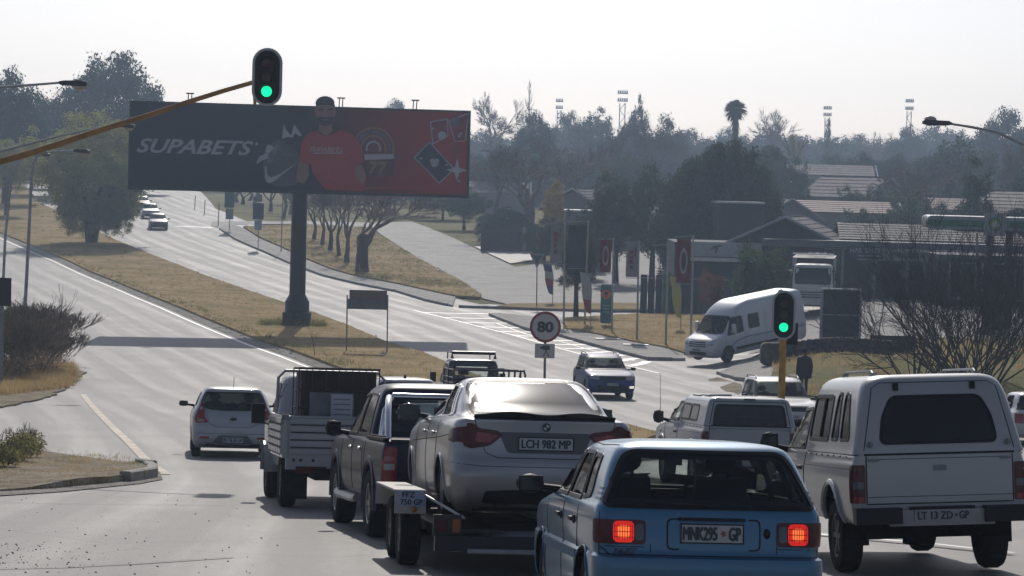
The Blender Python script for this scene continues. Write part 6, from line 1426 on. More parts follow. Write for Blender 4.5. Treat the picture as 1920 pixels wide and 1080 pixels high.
panel_board('sign_board', 'large blank dark board with a pale frame beside the bare tree', (1541,545,1612,632), 124, M('board_charcoal',(.022,.028,.036),.7), M('pale_frame',(.30,.32,.36),.6), (-1.08,1.08), mid=True)
panel_board('sign_board', 'low wide brown-black board under the branches of the bare tree', (1634,633,1712,662), 112, M('board_brown',(.03,.026,.026),.8), 'black_paint', (-1,.9))
# ------------------------------------------------------------------ flag poles and flags
FW = M('flag_grey', (.22,.22,.23), .8, var=.15); FR = M('flag_maroon', (.13,.015,.02), .8, var=.2); FD = M('flag_dark', (.03,.033,.045), .8, var=.2); FI = M('flag_pale', (.30,.29,.28), .8); FK = M('flag_ink', (.05,.03,.04), .8)
flags = [((1057,612),(1059,417),(1031,418,1056,493),'white','pale grey banner flag with a red and black figure, leftmost of the tall flagpoles'), ((1096,612),(1103,413),(1064,422,1100,501),'dark','plain dark banner flag on the second tall flagpole from the left'), ((1147,626),(1150,446),(1124,448,1147,511),'red','maroon banner flag with a white oval, right above the teal pylon'),
         ((1194,641),(1198,452),(1173,455,1197,519),'white','pale grey banner flag standing between the two maroon ones'), ((1248,652),(1253,457),None,None,'flagpole with an empty top arm left of the larger maroon flag'), ((1295,640),(1300,441),(1267,449,1296,530),'red','larger maroon banner flag with a tall oval just behind the white van')]
for (bs, tp, fl, kind, lab) in flags:
    p = gp(*bs); 
    if bs[0] == 1295: p = gx(1295, 135)
    t = thing('flagpole', lab, 'flagpole', p, group='flagpoles on the grass island'); top = at(tp[0], tp[1], p.y)-p
    MB().tube([(0,0,0), top], [.06,.045], 8).build('pole', 'galvanised', t)
    L = at((fl[0] if fl else 1224)-2, tp[1]+3, p.y)-p; m = MB(); m.tube([(L.x,0,L.z),(top.x,0,top.z-.05)], .025, 5)
    m.build('flag_arm', 'galvanised', t)
    if fl: l2 = at(fl[0], fl[3]+2, p.y)-p; MB().tube([(l2.x,0,l2.z),(at(fl[2],fl[3],p.y).x-p.x+.05,0,l2.z)], .02, 5).build('lower_arm', 'galvanised', t)
    if not fl: continue
    a, b = at(fl[0], fl[3], p.y)-p, at(fl[2], fl[1], p.y)-p; w, h = b.x-a.x, b.z-a.z; nx_, nz = 6, 14; V = []; 
    for j in range(nz+1):
        for i in range(nx_+1): V.append((a.x+w*i/nx_, .05*math.sin(i*1.3+j*.5)+.03*math.sin(j*1.1), a.z+h*j/nz))
    m = MB(); m.add(V, [(j*7+i, j*7+i+1, (j+1)*7+i+1, (j+1)*7+i) for j in range(nz) for i in range(nx_)]); c = m.build('flag_cloth', {'white': FW, 'red': FR, 'dark': FD}[kind], t)
    T = frame_at(((a.x+b.x)/2, -.10, (a.z+b.z)/2)); m = MB(); m.T = T
    if kind == 'red':
        m.prism([(w*.28*math.cos(q), h*.30*math.sin(q)) for q in [i*math.pi/12 for i in range(24)]], 0, .01, 'xy'); e = m.build('flag_oval', FI, c, smooth=False); m = MB(); m.T = T; m.prism([(w*.17*math.cos(q), h*.22*math.sin(q)) for q in [i*math.pi/12 for i in range(24)]], .012, .02, 'xy'); m.build('flag_oval_centre', FR if bs[0] == 1147 else FK, c, smooth=False)
    elif kind == 'white':
        R_ = M('flag_red_print', (.22,.05,.05), .8)
        for k, (x, y, sx, sy) in enumerate(((-.08,.22,.22,.12),(-.08,.08,.18,.10),(-.10,-.06,.14,.13),(-.06,-.22,.16,.10))): mm = MB(); mm.T = T; mm.prism([(w*(x+sx*math.cos(q)), h*(y+sy*.5*math.sin(q))) for q in [i*math.pi/5 for i in range(10)]], 0, .01, 'xy'); mm.build('flag_figure', R_ if k < 3 else FK, c, smooth=False)
        for k in range(5): mm = MB(); mm.T = T; mm.box((w*.27, h*(.34-.05*k), .005), (w*.16, h*.028, .01)); mm.build('flag_letter', FK, c, smooth=False)
def feather(pxb, pyb, pyt, z, cols, lab, lean=.25):
    p = gx(pxb, z); t = thing('feather_flag', lab, 'flag', p, group='feather flags by the forecourt'); h = at(pxb, pyt, z).z-p.z; w = .55
    MB().tube([(0,0,0),(0,0,h*.7),(-lean*.5,0,h*.95),(-lean*1.6,0,h)], .025, 5).build('pole', 'steel_grey', t)
    n = 10
    for k, cm in enumerate(cols):
        m = MB(); V = []
        for i in range(n//2+1):
            q = (k*(n/2)+i)/(n/2*len(cols)); zz = h*(.25+.74*q); ww = w*(.25+.75*math.sin(math.pi*min(1, q*.62+.1))); xo = -lean*max(0, q-.7)*3
            V += [(xo*.6, .03*math.sin(q*9), zz), (xo-ww, .04*math.sin(q*7), zz+.1)]
        m.add(V, [(2*i, 2*i+1, 2*i+3, 2*i+2) for i in range(n//2)]); m.build('flag_cloth', cm, t)
CB = M('cloth_blue',(.06,.08,.22),.8); CW = M('cloth_white',(.34,.36,.34),.8); CR_ = M('cloth_red',(.30,.05,.05),.8); CY = M('cloth_yellow',(.40,.38,.12),.8)
feather(1036, 560, 496, 172, [CB, CR_, CW, CB], 'blue, red and white feather flag, leftmost by the forecourt'); feather(1107, 590, 512, 150, [CR_, CW, CW], 'white and red feather flag beside the second flagpole'); feather(1276, 590, 520, 148, [CY, CY], 'yellow feather flag beneath the larger maroon banner')
# ------------------------------------------------------------------ street lamps
def street_lamp(label, z, base_px, pts, head, r=.075, pole=True):
    b0 = gx(base_px, z); t = thing('street_lamp', label, 'street lamp', b0, group='street lamps'); P = [Vector((0,0,0))] if pole else []
    for q in pts: P.append(at(q[0], q[1], z)-b0)
    k = len(P); MB().tube(P, [r*(1-.6*i/(k-1)) for i in range(k)], 8).build('pole', 'galvanised', t)
    a, b = at(head[0], head[1], z)-b0, at(head[2], head[3], z)-b0; L = (b-a).length; f = (b-a).normalized(); ang = math.atan2(f.z, f.x); R3 = Matrix.Rotation(-ang, 4, 'Y'); m = MB(); m.T = Matrix.Translation((a+b)/2) @ R3
    m.prism([(-L/2,-.02),(-L*.38,-.07),(L*.42,-.085),(L/2,-.05),(L/2,.03),(L*.3,.07),(-L*.3,.06),(-L/2,.03)], -.11, .11, 'xz'); hd = m.build('lamp_head', M('lamp_housing',(.03,.03,.035),.5,var=.2), t)
    m = MB(); m.T = Matrix.Translation((a+b)/2) @ R3; m.sphere((L*.24, 0, -.09), (.17,.10,.10), 12, 8); m.build('lamp_bowl', M('lamp_bowl',(.40,.33,.26),.25,coat=.4), hd)
street_lamp('street lamp whose tall pole rises from the dry bushes on the left', 106, 41, [(52,480),(59,330),(64,301),(73,289),(90,285),(140,282)], (138,282,169,284))
street_lamp('street lamp pole at the far left edge behind the black sign back', 135, 2, [(10,440),(22,330),(30,306),(45,292),(70,288)], (70,288,94,290), .08)
street_lamp('street lamp head hanging just left of the billboard behind the ochre mast arm', 95, -150, [(-150,420),(-120,330),(-40,297),(0,284),(120,253),(215,233)], (212,234,253,236))
street_lamp('street lamp arm entering high at the left, in front of the dark trees', 70, -220, [(-220,420),(-190,230),(-80,175),(0,164),(112,155)], (110,155,164,156))
street_lamp('street lamp arm curving in from the right edge against the sky', 72, 2050, [(2050,600),(2030,420),(1975,310),(1920,272),(1870,248),(1820,238),(1782,232)], (1785,232,1730,230))
for q, z, lab in (((500,451),0,'white scrap of litter on the grass beside the nearer pavement sign'),((788,486),0,'pale litter at the side street edge right of the nearest leafless tree'),((823,511),0,'pale litter at the low end of the side street verge'),((717,671),0,'white paper lying by the right leg of the double sign board'),((82,410),0,'pale scrap lying on the grass at the far left'),((401,600),0,'pale scrap on the left edge of the median')):
    p = gp(*q); rnd = random.Random(q[0]); m = MB(); w = .22 if p.y < 160 else .35; n = 4; m.add([((i-n/2)*w/n+rnd.uniform(-.02,.02), (j-n/2)*w*.7/n, rnd.uniform(.02,.13)) for j in range(n+1) for i in range(n+1)], [(j*(n+1)+i, j*(n+1)+i+1, (j+1)*(n+1)+i+1, (j+1)*(n+1)+i) for j in range(n) for i in range(n)]); o = m.build('litter', M('litter_white',(.7,.68,.64),.8,var=.1)); o.location = p+Vector((0,0,.14)); tag(o, lab, 'litter', 'scraps of litter on the verges')
# ------------------------------------------------------------------ person walking on the bank
def walker():
    p = gx(1507, 97.5); p.z += .12; t = thing('person', 'person in a dark coat walking away along the grass below the stone wall', 'person', p, rz=.2)
    J = [((0,0,.92),.15),((0,.0,1.15),.15),((0,.02,1.36),.17),((0,.02,1.47),.065),((0,.03,1.53),.06),((.20,.02,1.38),.085),((.27,.0,1.12),.065),((.28,.06,.90),.05),((.29,.09,.80),.04),((-.20,.02,1.38),.085),((-.27,.0,1.12),.065),((-.28,.02,.90),.05),((-.29,.03,.80),.04),
         ((.10,0,.84),.11),((.11,.14,.50),.075),((.11,.06,.10),.05),((.11,.17,.04),.045),((-.10,0,.84),.11),((-.11,-.02,.50),.075),((-.11,-.18,.14),.05),((-.11,-.09,.04),.045)]
    E = [(0,1),(1,2),(2,3),(3,4),(2,5),(5,6),(6,7),(7,8),(2,9),(9,10),(10,11),(11,12),(0,13),(13,14),(14,15),(15,16),(0,17),(17,18),(18,19),(19,20)]
    skin_mesh('body', J, E, t, M('dark_clothes',(.02,.022,.03),.9,var=.3))
    m = MB(); m.lathe([(.25,.66),(.25,.85),(.22,1.15),(.24,1.36),(.12,1.47),(.06,1.49)], 'z', 18); o = m.build('coat', M('coat_dark',(.018,.022,.035),.9,var=.3), t); o.scale = (1.05,.7,1)
    m = MB(); m.sphere((0,.03,1.64),(.078,.095,.12),14,10); m.build('head','skin_brown',t); m = MB(); m.sphere((0,.015,1.665),(.088,.10,.11),14,9); m.build('hair','hair_black',t)
    for s in (-1,1):
        h = MB(); 
        for k in range(4): h.tube([(s*.29,.05+.018*k,.78),(s*.295,.06+.018*k,.71),(s*.285,.07+.018*k,.67)],.009,5)
        h.tube([(s*.28,.09,.79),(s*.27,.12,.73)],.01,5); h.build('hand','skin_brown',t)
walker()
# ------------------------------------------------------------------ buildings
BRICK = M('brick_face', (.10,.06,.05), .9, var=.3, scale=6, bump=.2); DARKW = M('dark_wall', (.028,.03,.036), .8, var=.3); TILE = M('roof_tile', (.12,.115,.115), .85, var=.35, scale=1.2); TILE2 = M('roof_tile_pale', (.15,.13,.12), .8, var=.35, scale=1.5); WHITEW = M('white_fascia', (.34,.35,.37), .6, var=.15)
PLAST = M('plaster_cream', (.30,.27,.23), .85, var=.15); REDT = M('roof_tile_red', (.17,.09,.075), .7, var=.35, scale=1.5); DKGREEN = M('dark_green_paint', (.02,.06,.045), .6, var=.2)
def roof_rows(t, name, P00, P10, P01, P11, rows, mat, cols=0):
    """a pitched slope from eave (P00->P10) to ridge (P01->P11) built from overlapping rows"""
    m = MB(); P00, P10, P01, P11 = map(Vector, (P00, P10, P01, P11)); n = (P10-P00).cross(P01-P00).normalized()
    if n.z < 0: n = -n
    first = None
    for i in range(rows):
        a, b = i/rows, (i+1)/rows+.02
        A, B, Cc, D = P00.lerp(P01, a), P10.lerp(P11, a), P10.lerp(P11, b), P00.lerp(P01, b)
        q = MB(); th = .05
        k = max(1, cols); 
        for j in range(k):
            u0, u1 = (j+.03)/k, (j+.97)/k; up = n*(th+(.015 if j % 2 else 0))
            a0, a1, c1, c0 = A.lerp(B, u0), A.lerp(B, u1), D.lerp(Cc, u1), D.lerp(Cc, u0)
            q.add([a0, a1, c1, c0, a0+up, a1+up, c1+n*.01, c0+n*.01], [(0,3,2,1),(4,5,6,7),(0,1,5,4),(1,2,6,5),(2,3,7,6),(3,0,4,7)])
        o = q.build(name, mat, t, smooth=False)
        if cols: o['kind'] = 'stuff'
def house(name, label, c, w, d, hw, hr, yaw, wall, tile, rows=10, over=.4, cat='house', windows=(), cols=0, z0=None, gable=True, chimney=False):
    """gabled building: ridge runs along local y; c = ground centre"""
    c = Vector(c); c.z = G(c.x, c.y)-.1 if z0 is None else z0; t = thing(name, label, cat, c, rz=yaw); 
    m = MB(); m.prism([(-w/2,0),(w/2,0),(w/2,hw),(0,hw+hr),(-w/2,hw)], -d/2, d/2, 'xz'); m.build('wall', wall, t, smooth=False); e = over; s = hr/(w/2)
    for sg in (-1, 1): roof_rows(t, 'roof_tile_row', (sg*(w/2+e), -d/2-e, hw-e*s+.06), (sg*(w/2+e), d/2+e, hw-e*s+.06), (0, -d/2-e, hw+hr+.06), (0, d/2+e, hw+hr+.06), rows, tile, cols)
    m = MB()
    for sg in (-1, 1):
        for y in (-d/2-e-.02, d/2+e+.02): m.tube([(sg*(w/2+e), y, hw-e*s+.05), (0, y, hw+hr+.08)], .09, 4)
    m.build('bargeboard', WHITEW, t)
    for (x, z, ww, hh) in windows:
        f = MB().box((x, -d/2-.03, z), (ww+.16, .06, hh+.16)).build('window', WHITEW, t, smooth=False); MB().box((x, -d/2-.065, z), (ww, .02, hh)).build('pane', 'glass_black', f, smooth=False)
    if chimney: MB().box((w*.2, 0, hw+hr*.9), (.7, .7, 1.6)).build('chimney', wall, t, smooth=False)
    return t
def X_(px_, z): return gx(px_, z)
# gabled brick building with its roof running away to the right
p = X_(1490, 172); house('brick_building', 'dark brick building with grey tiled gable, left of the long tiled roof', (p.x+.3, 176.5, 0), 10.8, 9, 2.95, 2.5, -.22, M('dull_brick',(.055,.042,.045),.9,var=.3,scale=5), TILE, 11, .5, 'building', cols=14)
# long low shop row
a, b = at(1588, 452, 172), at(1832, 460, 172); cx, w = (a.x+b.x)/2+1.5, b.x-a.x+4; g = G(cx, 172); ez = at(1700, 452, 172).z; rz_ = at(1700, 421, 177.5).z
t = thing('shop_row', 'long low shop building with pale tiled roof, white fascia and a dark shopfront', 'building', (cx, 172, g-.1)); ez -= g-.1; rz_ -= g-.1
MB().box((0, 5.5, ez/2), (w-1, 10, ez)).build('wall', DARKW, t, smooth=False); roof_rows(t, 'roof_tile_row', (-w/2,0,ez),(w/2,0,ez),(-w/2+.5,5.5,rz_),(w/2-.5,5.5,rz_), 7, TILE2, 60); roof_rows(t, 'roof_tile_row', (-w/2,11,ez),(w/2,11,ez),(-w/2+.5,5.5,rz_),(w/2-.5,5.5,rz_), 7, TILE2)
m = MB(); m.box((-2.5, -1.2, ez-.28), (w+5, 2.2, .45)); m.build('veranda_roof', M('veranda_grey',(.07,.08,.095),.5,.2,var=.2), t, smooth=False)
m = MB(); m.box((-.5, -.7, ez-.62), (w+1, .1, .10)); m.build('gutter', 'white_fascia', t)
def on(px0, py0, px1, py1, z): a, b = at(px0, py1, z)-t.location, at(px1, py0, z)-t.location; return a, b
a, b = on(1590, 462, 1654, 488, 169.4); c = (a+b)/2; sb_ = MB().box((c.x, c.y, c.z), (b.x-a.x, .12, b.z-a.z)).build('shop_sign', M('sign_dark_blue',(.02,.025,.045),.6), t, smooth=False)
q1, q2 = on(1594, 465, 1650, 474, 169.3); text_obj('lettering', 'HAIL SALES', q2.x-q1.x, (q2.z-q1.z)*.9, M('letter_grey',(.28,.30,.36),.6), sb_, frame_at((c.x, c.y-.07, (q1.z+q2.z)/2)), bold=.02)
for k in range(2): MB().box((c.x+.3, c.y-.07, c.z-.15-.25*k), (1.5, .02, .06)).build('text_line', 'letter_grey', sb_)
a, b = on(1655, 470, 1812, 489, 169.5); c = (a+b)/2; fb = MB().box((c.x, c.y, c.z), (b.x-a.x, .12, b.z-a.z)).build('fascia_board', M('fascia_pale',(.30,.29,.27),.6,var=.35,scale=3), t, smooth=False)
for k in range(16): MB().box((a.x+.6+(b.x-a.x-1)*k/16, c.y-.07, c.z+.02*math.sin(k*2.1)), (.14+.08*((k*7) % 3), .02, .34)).build('fascia_letter', M('letter_dark',(.07,.07,.08),.6), fb)
for k in range(9):
    x = -w/2+1.2+k*(w-2)/9; f = MB().box((x+.6, .45, 1.35), (1.5, .1, 2.2)).build('window', DARKW if k % 3 else DKGREEN, t, smooth=False); MB().box((x+.6, .39, 1.4), (1.3, .02, 1.8)).build('pane', 'glass_black', f, smooth=False)
for k in range(7): MB().box((-w/2+k*w/6, -2.1, ez/2-.2), (.14,.14,ez-.4)).build('veranda_post', 'steel_grey', t)
# dark flat-roofed block, white-fascia takeaway shop
def block(name, label, q, z, d, mat, cat='building', cap=None, base=True):
    a, b = at(q[0], q[3], z), at(q[2], q[1], z); cx = (a.x+b.x)/2; g = G(cx, z)-.1; t = thing(name, label, cat, (cx, z, g)); z0 = 0 if base else a.z-g; z1 = b.z-g
    MB().box((0, d/2, (z0+z1)/2), (b.x-a.x, d, z1-z0)).build('wall', mat, t, smooth=False)
    if cap: MB().box((0, d/2-.1, z1+.06), (b.x-a.x+.2, d+.2, .14)).build('parapet_cap', cap, t, smooth=False)
    return t, b.x-a.x, z1
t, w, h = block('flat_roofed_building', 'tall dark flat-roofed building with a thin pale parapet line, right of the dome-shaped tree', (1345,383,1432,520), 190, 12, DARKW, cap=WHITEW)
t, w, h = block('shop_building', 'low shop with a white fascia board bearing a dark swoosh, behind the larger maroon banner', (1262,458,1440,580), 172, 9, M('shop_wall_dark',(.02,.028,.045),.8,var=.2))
l = t.location; MB().box((.2, -.10, h-.42), (w-1.2, .14, .95)).build('fascia_board', WHITEW, t, smooth=False); MB().box((.2, -.5, h-1.06), (w-1.2, .9, .22)).build('canopy_edge', M('bright_edge',(.6,.57,.52),.6), t, smooth=False)
m = MB(); c = at(1342, 467, 171.7)-l; m.prism([(c.x+x, c.z+z) for x, z in ((-.35,-.1),(-.1,.22),(.3,.28),(.5,.18),(.2,.15),(.05,-.28),(-.05,-.28),(-.02,.05),(-.2,.0))], -.20, -.175, 'xz'); m.build('fascia_emblem', 'board_maroon', t, smooth=False)
for k in range(5): f = MB().box((-w/2+1+k*1.25, -.03, 1.2), (1.1, .06, 1.9)).build('window', 'shop_wall_dark', t, smooth=False); MB().box((-w/2+1+k*1.25, -.07, 1.25), (.9, .02, 1.5)).build('pane', 'glass_black', f, smooth=False)
t, w, h = block('low_building', 'low white-topped outbuilding glimpsed through the trees behind the first banner', (1060,398,1128,450), 215, 6, M('grey_plaster',(.16,.16,.16),.8), cap=M('white_cap',(.5,.5,.5),.6))
t, w, h = block('boundary_wall', 'dark boundary wall with pale gateposts beyond the side street', (905,432,1035,466), 235, .3, M('wall_dark_brown',(.05,.045,.045),.9,var=.3), 'wall')
for k in range(6): MB().box((-w/2+k*w/5, -.1, h/2+.1), (.35,.5,h+.2)).build('gatepost', 'grey_plaster' if k in (3,4) else 'wall_dark_brown', t, smooth=False)
# slatted green fence: every upright its own part
a0 = X_(1206, 166); t = thing('green_fence', 'tall dark green fence of upright panels with one bright green gate beside the shop', 'fence', a0); me = None
for k in range(13):
    if k == 3: continue
    if me is None: o = MB().box((0,0,1.2), (.42,.06,2.4)).build('fence_panel', M('fence_teal',(.02,.045,.05),.7,var=.3), t, smooth=False); me = o.data
    else: o = link('fence_panel', me, t)
    o.location = (k*.47, .03*(k % 2), 0)
MB().box((3*.47, -.05, 1.3), (.5,.08,2.6)).build('gate', M('gate_green',(.05,.16,.06),.6,var=.2), t, smooth=False); MB().box((2.8,-.06,2.2),(6.2,.05,.06)).build('rail','steel_grey',t)
# filling-station canopy
zc = 132; a, b = at(1738, 429, zc), at(1990, 405, zc); g = G(26, zc)+.05; t = thing('station_canopy', 'filling station canopy with white edge, green band and round green sunburst emblem', 'canopy', (a.x, zc, g), -.10); W = 17; z0, z1 = a.z-g-.05, at(1738, 404, zc).z-g; hm = (z0+z1)/2
m = MB(); m.prism(rrect(0,z0+.06,W,z1,.25,5), 0, 5.5, 'xz'); m.build('canopy_slab', M('canopy_white',(.22,.24,.25),.5,var=.1), t, ang=60)
m = MB(); m.prism(rrect(.02,hm-.16,2.75,hm+.17,.16,5), -.06, -.01, 'xz'); m.build('green_band', M('band_green',(.006,.14,.06),.45,var=.1), t); m = MB(); m.prism(rrect(3.95,hm-.16,W,hm+.17,.05,3), -.06, -.01, 'xz'); m.build('green_band', 'band_green', t)
c = Vector((3.30, 0, hm+.01)); e = MB(); e.T = frame_at((c.x, -.1, c.z)); e.prism(rrect(-.52,-.56,.52,.56,.05), 0, -.06, 'xy'); eb = e.build('emblem_board', 'canopy_white', t, smooth=False)
for r, mt, z in ((.36,'band_green',.01),(.26,M('emblem_yellow',(.22,.26,.06),.5,var=0),.022),(.15,M('emblem_white',(.42,.44,.42),.5,var=0),.034)):
    e = MB(); e.T = frame_at((c.x, -.1, c.z)); n = 36; e.prism([(r*(1 if i % 2 else .86)*math.cos(2*math.pi*i/n), r*(1 if i % 2 else .86)*math.sin(2*math.pi*i/n)) for i in range(n)], z-.01, z, 'xy'); e.build('sunburst', mt, eb, smooth=False)
for x, y in ((3.2,1.6),(4.4,4.2),(9.5,1.6),(9.5,4.2),(14.5,2)): MB().box((x,y,z0/2), (.34,.34,z0)).build('column', M('column_dark',(.035,.04,.045),.6), t, smooth=False)
for x in (2.6,5.0,6.2): MB().box((x,1.9,z0/2-.1), (.10,.10,z0)).build('downpipe', 'galvanised', t)
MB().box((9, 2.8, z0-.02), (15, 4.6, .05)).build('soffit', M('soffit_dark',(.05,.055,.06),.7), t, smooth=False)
for k, x in enumerate((3.6, 9.5)):
    p = t.location+Vector((x, 1.1, 0)); u = thing('fuel_pump', 'dark fuel pump under the filling station canopy, %s of the two' % ('left' if k == 0 else 'right'), 'fuel pump', p, group='fuel pumps'); MB().box((0,0,.12),(1.6,.8,.24)).build('plinth','kerb_concrete',u,smooth=False); MB().box((0,0,1.05),(.95,.5,1.6)).build('cabinet',DKGREEN,u,smooth=False); MB().box((0,-.26,1.45),(.6,.02,.35)).build('display','glass_black',u,smooth=False); MB().tube([(.5,-.1,1.5),(.7,-.2,.9),(.52,-.15,.6)],.025,6).build('hose','rubber',u)
pk = X_(1860, 160); tk = thing('station_shop', 'dark station shop behind the bare tree with a row of windows', 'building', (pk.x+1.5, 162, G(pk.x, 160))); MB().box((0,3,1.6),(9,6,3.2)).build('wall',DARKW,tk,smooth=False); MB().box((0,-.1,3.0),(9,.2,.4)).build('fascia_board',DKGREEN,tk,smooth=False)
for k in range(4): f = MB().box((-3+2*k,-.05,1.6),(1.7,.08,2.3)).build('window','steel_grey',tk,smooth=False); MB().box((-3+2*k,-.10,1.65),(1.5,.02,2.0)).build('pane','glass_black',f,smooth=False)
# stone retaining wall on the bank: every stone its own part
t = thing('stone_wall', 'low dark stone retaining wall running behind the walking person', 'wall', (0,0,0)); STN_M = [M('wall_stone_%d' % i, c, .9, var=.35, scale=5, bump=.3) for i, c in enumerate(((.05,.05,.055),(.075,.07,.065),(.04,.042,.05)))]; rnd = random.Random(3); P0, P1 = gx(1446, 113.5), gx(1665, 108); mes = []
for i in range(3):
    m = MB(); m.box((0,0,0),(1,1,1),None,.9); o = m.build('stone', STN_M[i], t, smooth=False); mes.append(o.data); o.location = P0+Vector((0,0,.3)); o.scale = (.4,.3,.2)
L = (P1-P0).length; row = 0
for row in range(3):
    d = rnd.random()*.2
    while d < L:
        wd = rnd.uniform(.24,.48); q = P0.lerp(P1, (d+wd/2)/L); o = link('stone', rnd.choice(mes), t); o.location = (q.x, q.y+rnd.uniform(-.03,.03), G(q.x,q.y)+.36+.2*row); o.scale = (wd*.94,.3+rnd.random()*.06,.19); o.rotation_euler = (0, rnd.uniform(-.04,.04), math.atan2(P1.y-P0.y,P1.x-P0.x)); d += wd
MB().prism(rrect(-.5,-.2,.5,.75,.25), -.3, .3, 'xz').build('gate_boulder', STN_M[1], t).location = gx(1447, 112)+Vector((0,0,.3))
t['label'] = 'low dark stone retaining wall running behind the walking person'
# far houses in the suburb
def at_house(name, label, qx, z, top_y, w, d, hr, yaw, wall, tile, **k):
    p = X_(qx, z); top = at(qx, top_y, z).z; hw = max(2.4, top-hr-p.z); return house(name, label, (p.x, z, 0), w, d, hw, hr, yaw, wall, tile, z0=p.z-.1, **k)
at_house('suburban_house', 'hazy house with a wide pale roof, highest of the roofs right of the domed tree', 1556, 330, 308, 7, 10, 1.2, math.pi/2-.05, PLAST, TILE2, rows=5)
at_house('suburban_house', 'hazy house with two sloping tiled roofs below the highest pale roof', 1600, 285, 331, 8, 8, 2.0, .9, M('dull_plaster',(.14,.125,.12),.9), TILE2, rows=6, windows=((0,1.6,1.6,1.0),))
at_house('suburban_house', 'low red-brown roofed house just above the brick gable', 1545, 235, 375, 7, 12, .9, math.pi/2, PLAST, REDT, rows=6)
at_house('suburban_house', 'house with pale gable roof at the right edge above the station canopy', 1925, 215, 358, 7, 8, 2.0, .6, M('plaster_grey',(.2,.2,.2),.9), TILE2, rows=8)
at_house('suburban_house', 'grey roofed house behind the bare spreading tree, right of the yellow shrub', 1125, 250, 354, 8, 7, 1.9, -.8, M('dull_plaster'), TILE, rows=8)
at_house('suburban_house', 'grey house end wall showing left of the brick gable', 1462, 225, 372, 5, 8, 1.5, .1, M('plaster_grey'), TILE, rows=5)
at_house('suburban_house', 'far low roofed house half hidden left of the cypress on the right', 1755, 290, 370, 7, 12, 1.1, math.pi/2, PLAST, REDT, rows=5)
at_house('suburban_house', 'far house with a dull roof under the big bare tree', 925, 320, 402, 6, 8, 1.2, math.pi/2, M('plaster_grey'), TILE2, rows=5)
# stadium floodlight masts
for k, (q, ty, z, hw) in enumerate(((1045,184,680,7),(1163,168,660,10),(1547,198,700,8),(1700,184,690,8))):
    p = X_(q, z); top = at(q, ty, z).z-p.z; s = z/F; w2 = hw*s; t = thing('floodlight_mast', 'faint lattice floodlight mast on the skyline, ' + ('leftmost and smallest, above dark trees','tallest, with two rows of lamps','thin one above the sharp conifer','rightmost, left of the lamp on the right')[k], 'floodlight mast', p, group='stadium floodlight masts'); m = MB()
    for sx in (-1, 1): m.tube([(sx*w2*.55, 0, 0), (sx*w2*.5, 0, top*.86)], .12, 4)
    n = 12
    for i in range(n): m.tube([(-w2*.5 if i % 2 else w2*.5, 0, top*.86*i/n), (w2*.5 if i % 2 else -w2*.5, 0, top*.86*(i+1)/n)], .1, 3)
    m.build('lattice', 'steel_grey', t); m = MB()
    for zz in (.88,.96): m.box((0,0,top*zz),(w2*2,.3,.25)); [m.box((-w2+w2*2*(j+.5)/5,-.3,top*zz+.4),(w2*.28,.5,.7)) for j in range(5)]
    m.build('lamp_rows', 'steel_grey', t)
# ------------------------------------------------------------------ trees and shrubs
LD = leaf_mat('leaf_dark', (.035,.05,.028)); LB = leaf_mat('leaf_bluegreen', (.03,.05,.038)); LO = leaf_mat('leaf_olive', (.27,.265,.09)); LY = leaf_mat('leaf_yellow', (.22,.17,.04)); LP = leaf_mat('leaf_palm', (.05,.065,.03)); LGR = leaf_mat('leaf_green', (.05,.085,.03))
TW = M('twig_brown', (.085,.065,.055), .9, var=.3); TWP = M('twig_pinkish', (.15,.10,.085), .9, var=.25); BK = M('bark', (.05,.042,.036), .9, var=.35, scale=8, bump=.3); TWD = M('twig_dark', (.045,.038,.034), .9, var=.3)
def crown_mesh(name, seed, n_clump, leaves, size, rad, mat, shape='ball', leaf=.16, flat_=.8):
    """many leaf-sized faces in clumps through the crown; unit: metres, centre at 0, radii rad"""
    rs = np.random.RandomState(seed); V = []; 
    cl = []
    while len(cl) < n_clump:
        p = rs.uniform(-1, 1, 3); r = np.linalg.norm(p)
        if r > 1 or r < .35 and rs.rand() < .7: continue
        if shape == 'dome' and p[2] < -.45: continue
        if shape == 'cone':
            h = (p[2]+1)/2; lim = (1-h)**.8*.95+.05
            if math.hypot(p[0], p[1]) > lim: continue
        if shape == 'column' and math.hypot(p[0], p[1]) > .3+.7*math.sin(min(math.pi, (p[2]+1)/2*math.pi*.9+.25)): continue
        if shape == 'vase' and math.hypot(p[0], p[1]) > .35+.65*(p[2]+1)/2+.1: continue
        k = (1+.16*math.sin(p[0]*5+seed)+.12*math.sin(p[1]*6+p[2]*5+seed*2)) if seed not in (3,4,5) else 1+(.04 if seed == 5 else .08)*math.sin(p[0]*6+p[2]*5+seed)
        cl.append(p*np.array(rad)*k)
    cl = np.array(cl); N = n_clump*leaves; c = np.repeat(cl, leaves, 0); off = np.clip(rs.normal(0, 1, (N, 3)), -1.6, 1.6)*size*rs.uniform(.5, 1.05, (N, 1)); off[:, 2] *= flat_
    P = c+off; a = rs.uniform(-1, 1, (N, 3)); a /= np.linalg.norm(a, axis=1)[:, None]+1e-6; b = np.cross(a, rs.uniform(-1, 1, (N, 3))); b /= np.linalg.norm(b, axis=1)[:, None]+1e-6
    s = leaf*rs.uniform(.5, 1.2, (N, 1)); V = np.stack([P-a*s, P+b*s*.6, P+a*s, P-b*s*.6], 1).reshape(-1, 3)
    me = bpy.data.meshes.new(name); me.vertices.add(N*4); me.vertices.foreach_set('co', V.ravel()); me.loops.add(N*4); me.loops.foreach_set('vertex_index', np.arange(N*4)); me.polygons.add(N); me.polygons.foreach_set('loop_start', np.arange(0, N*4, 4)); me.update(); me.materials.append(mat); return me
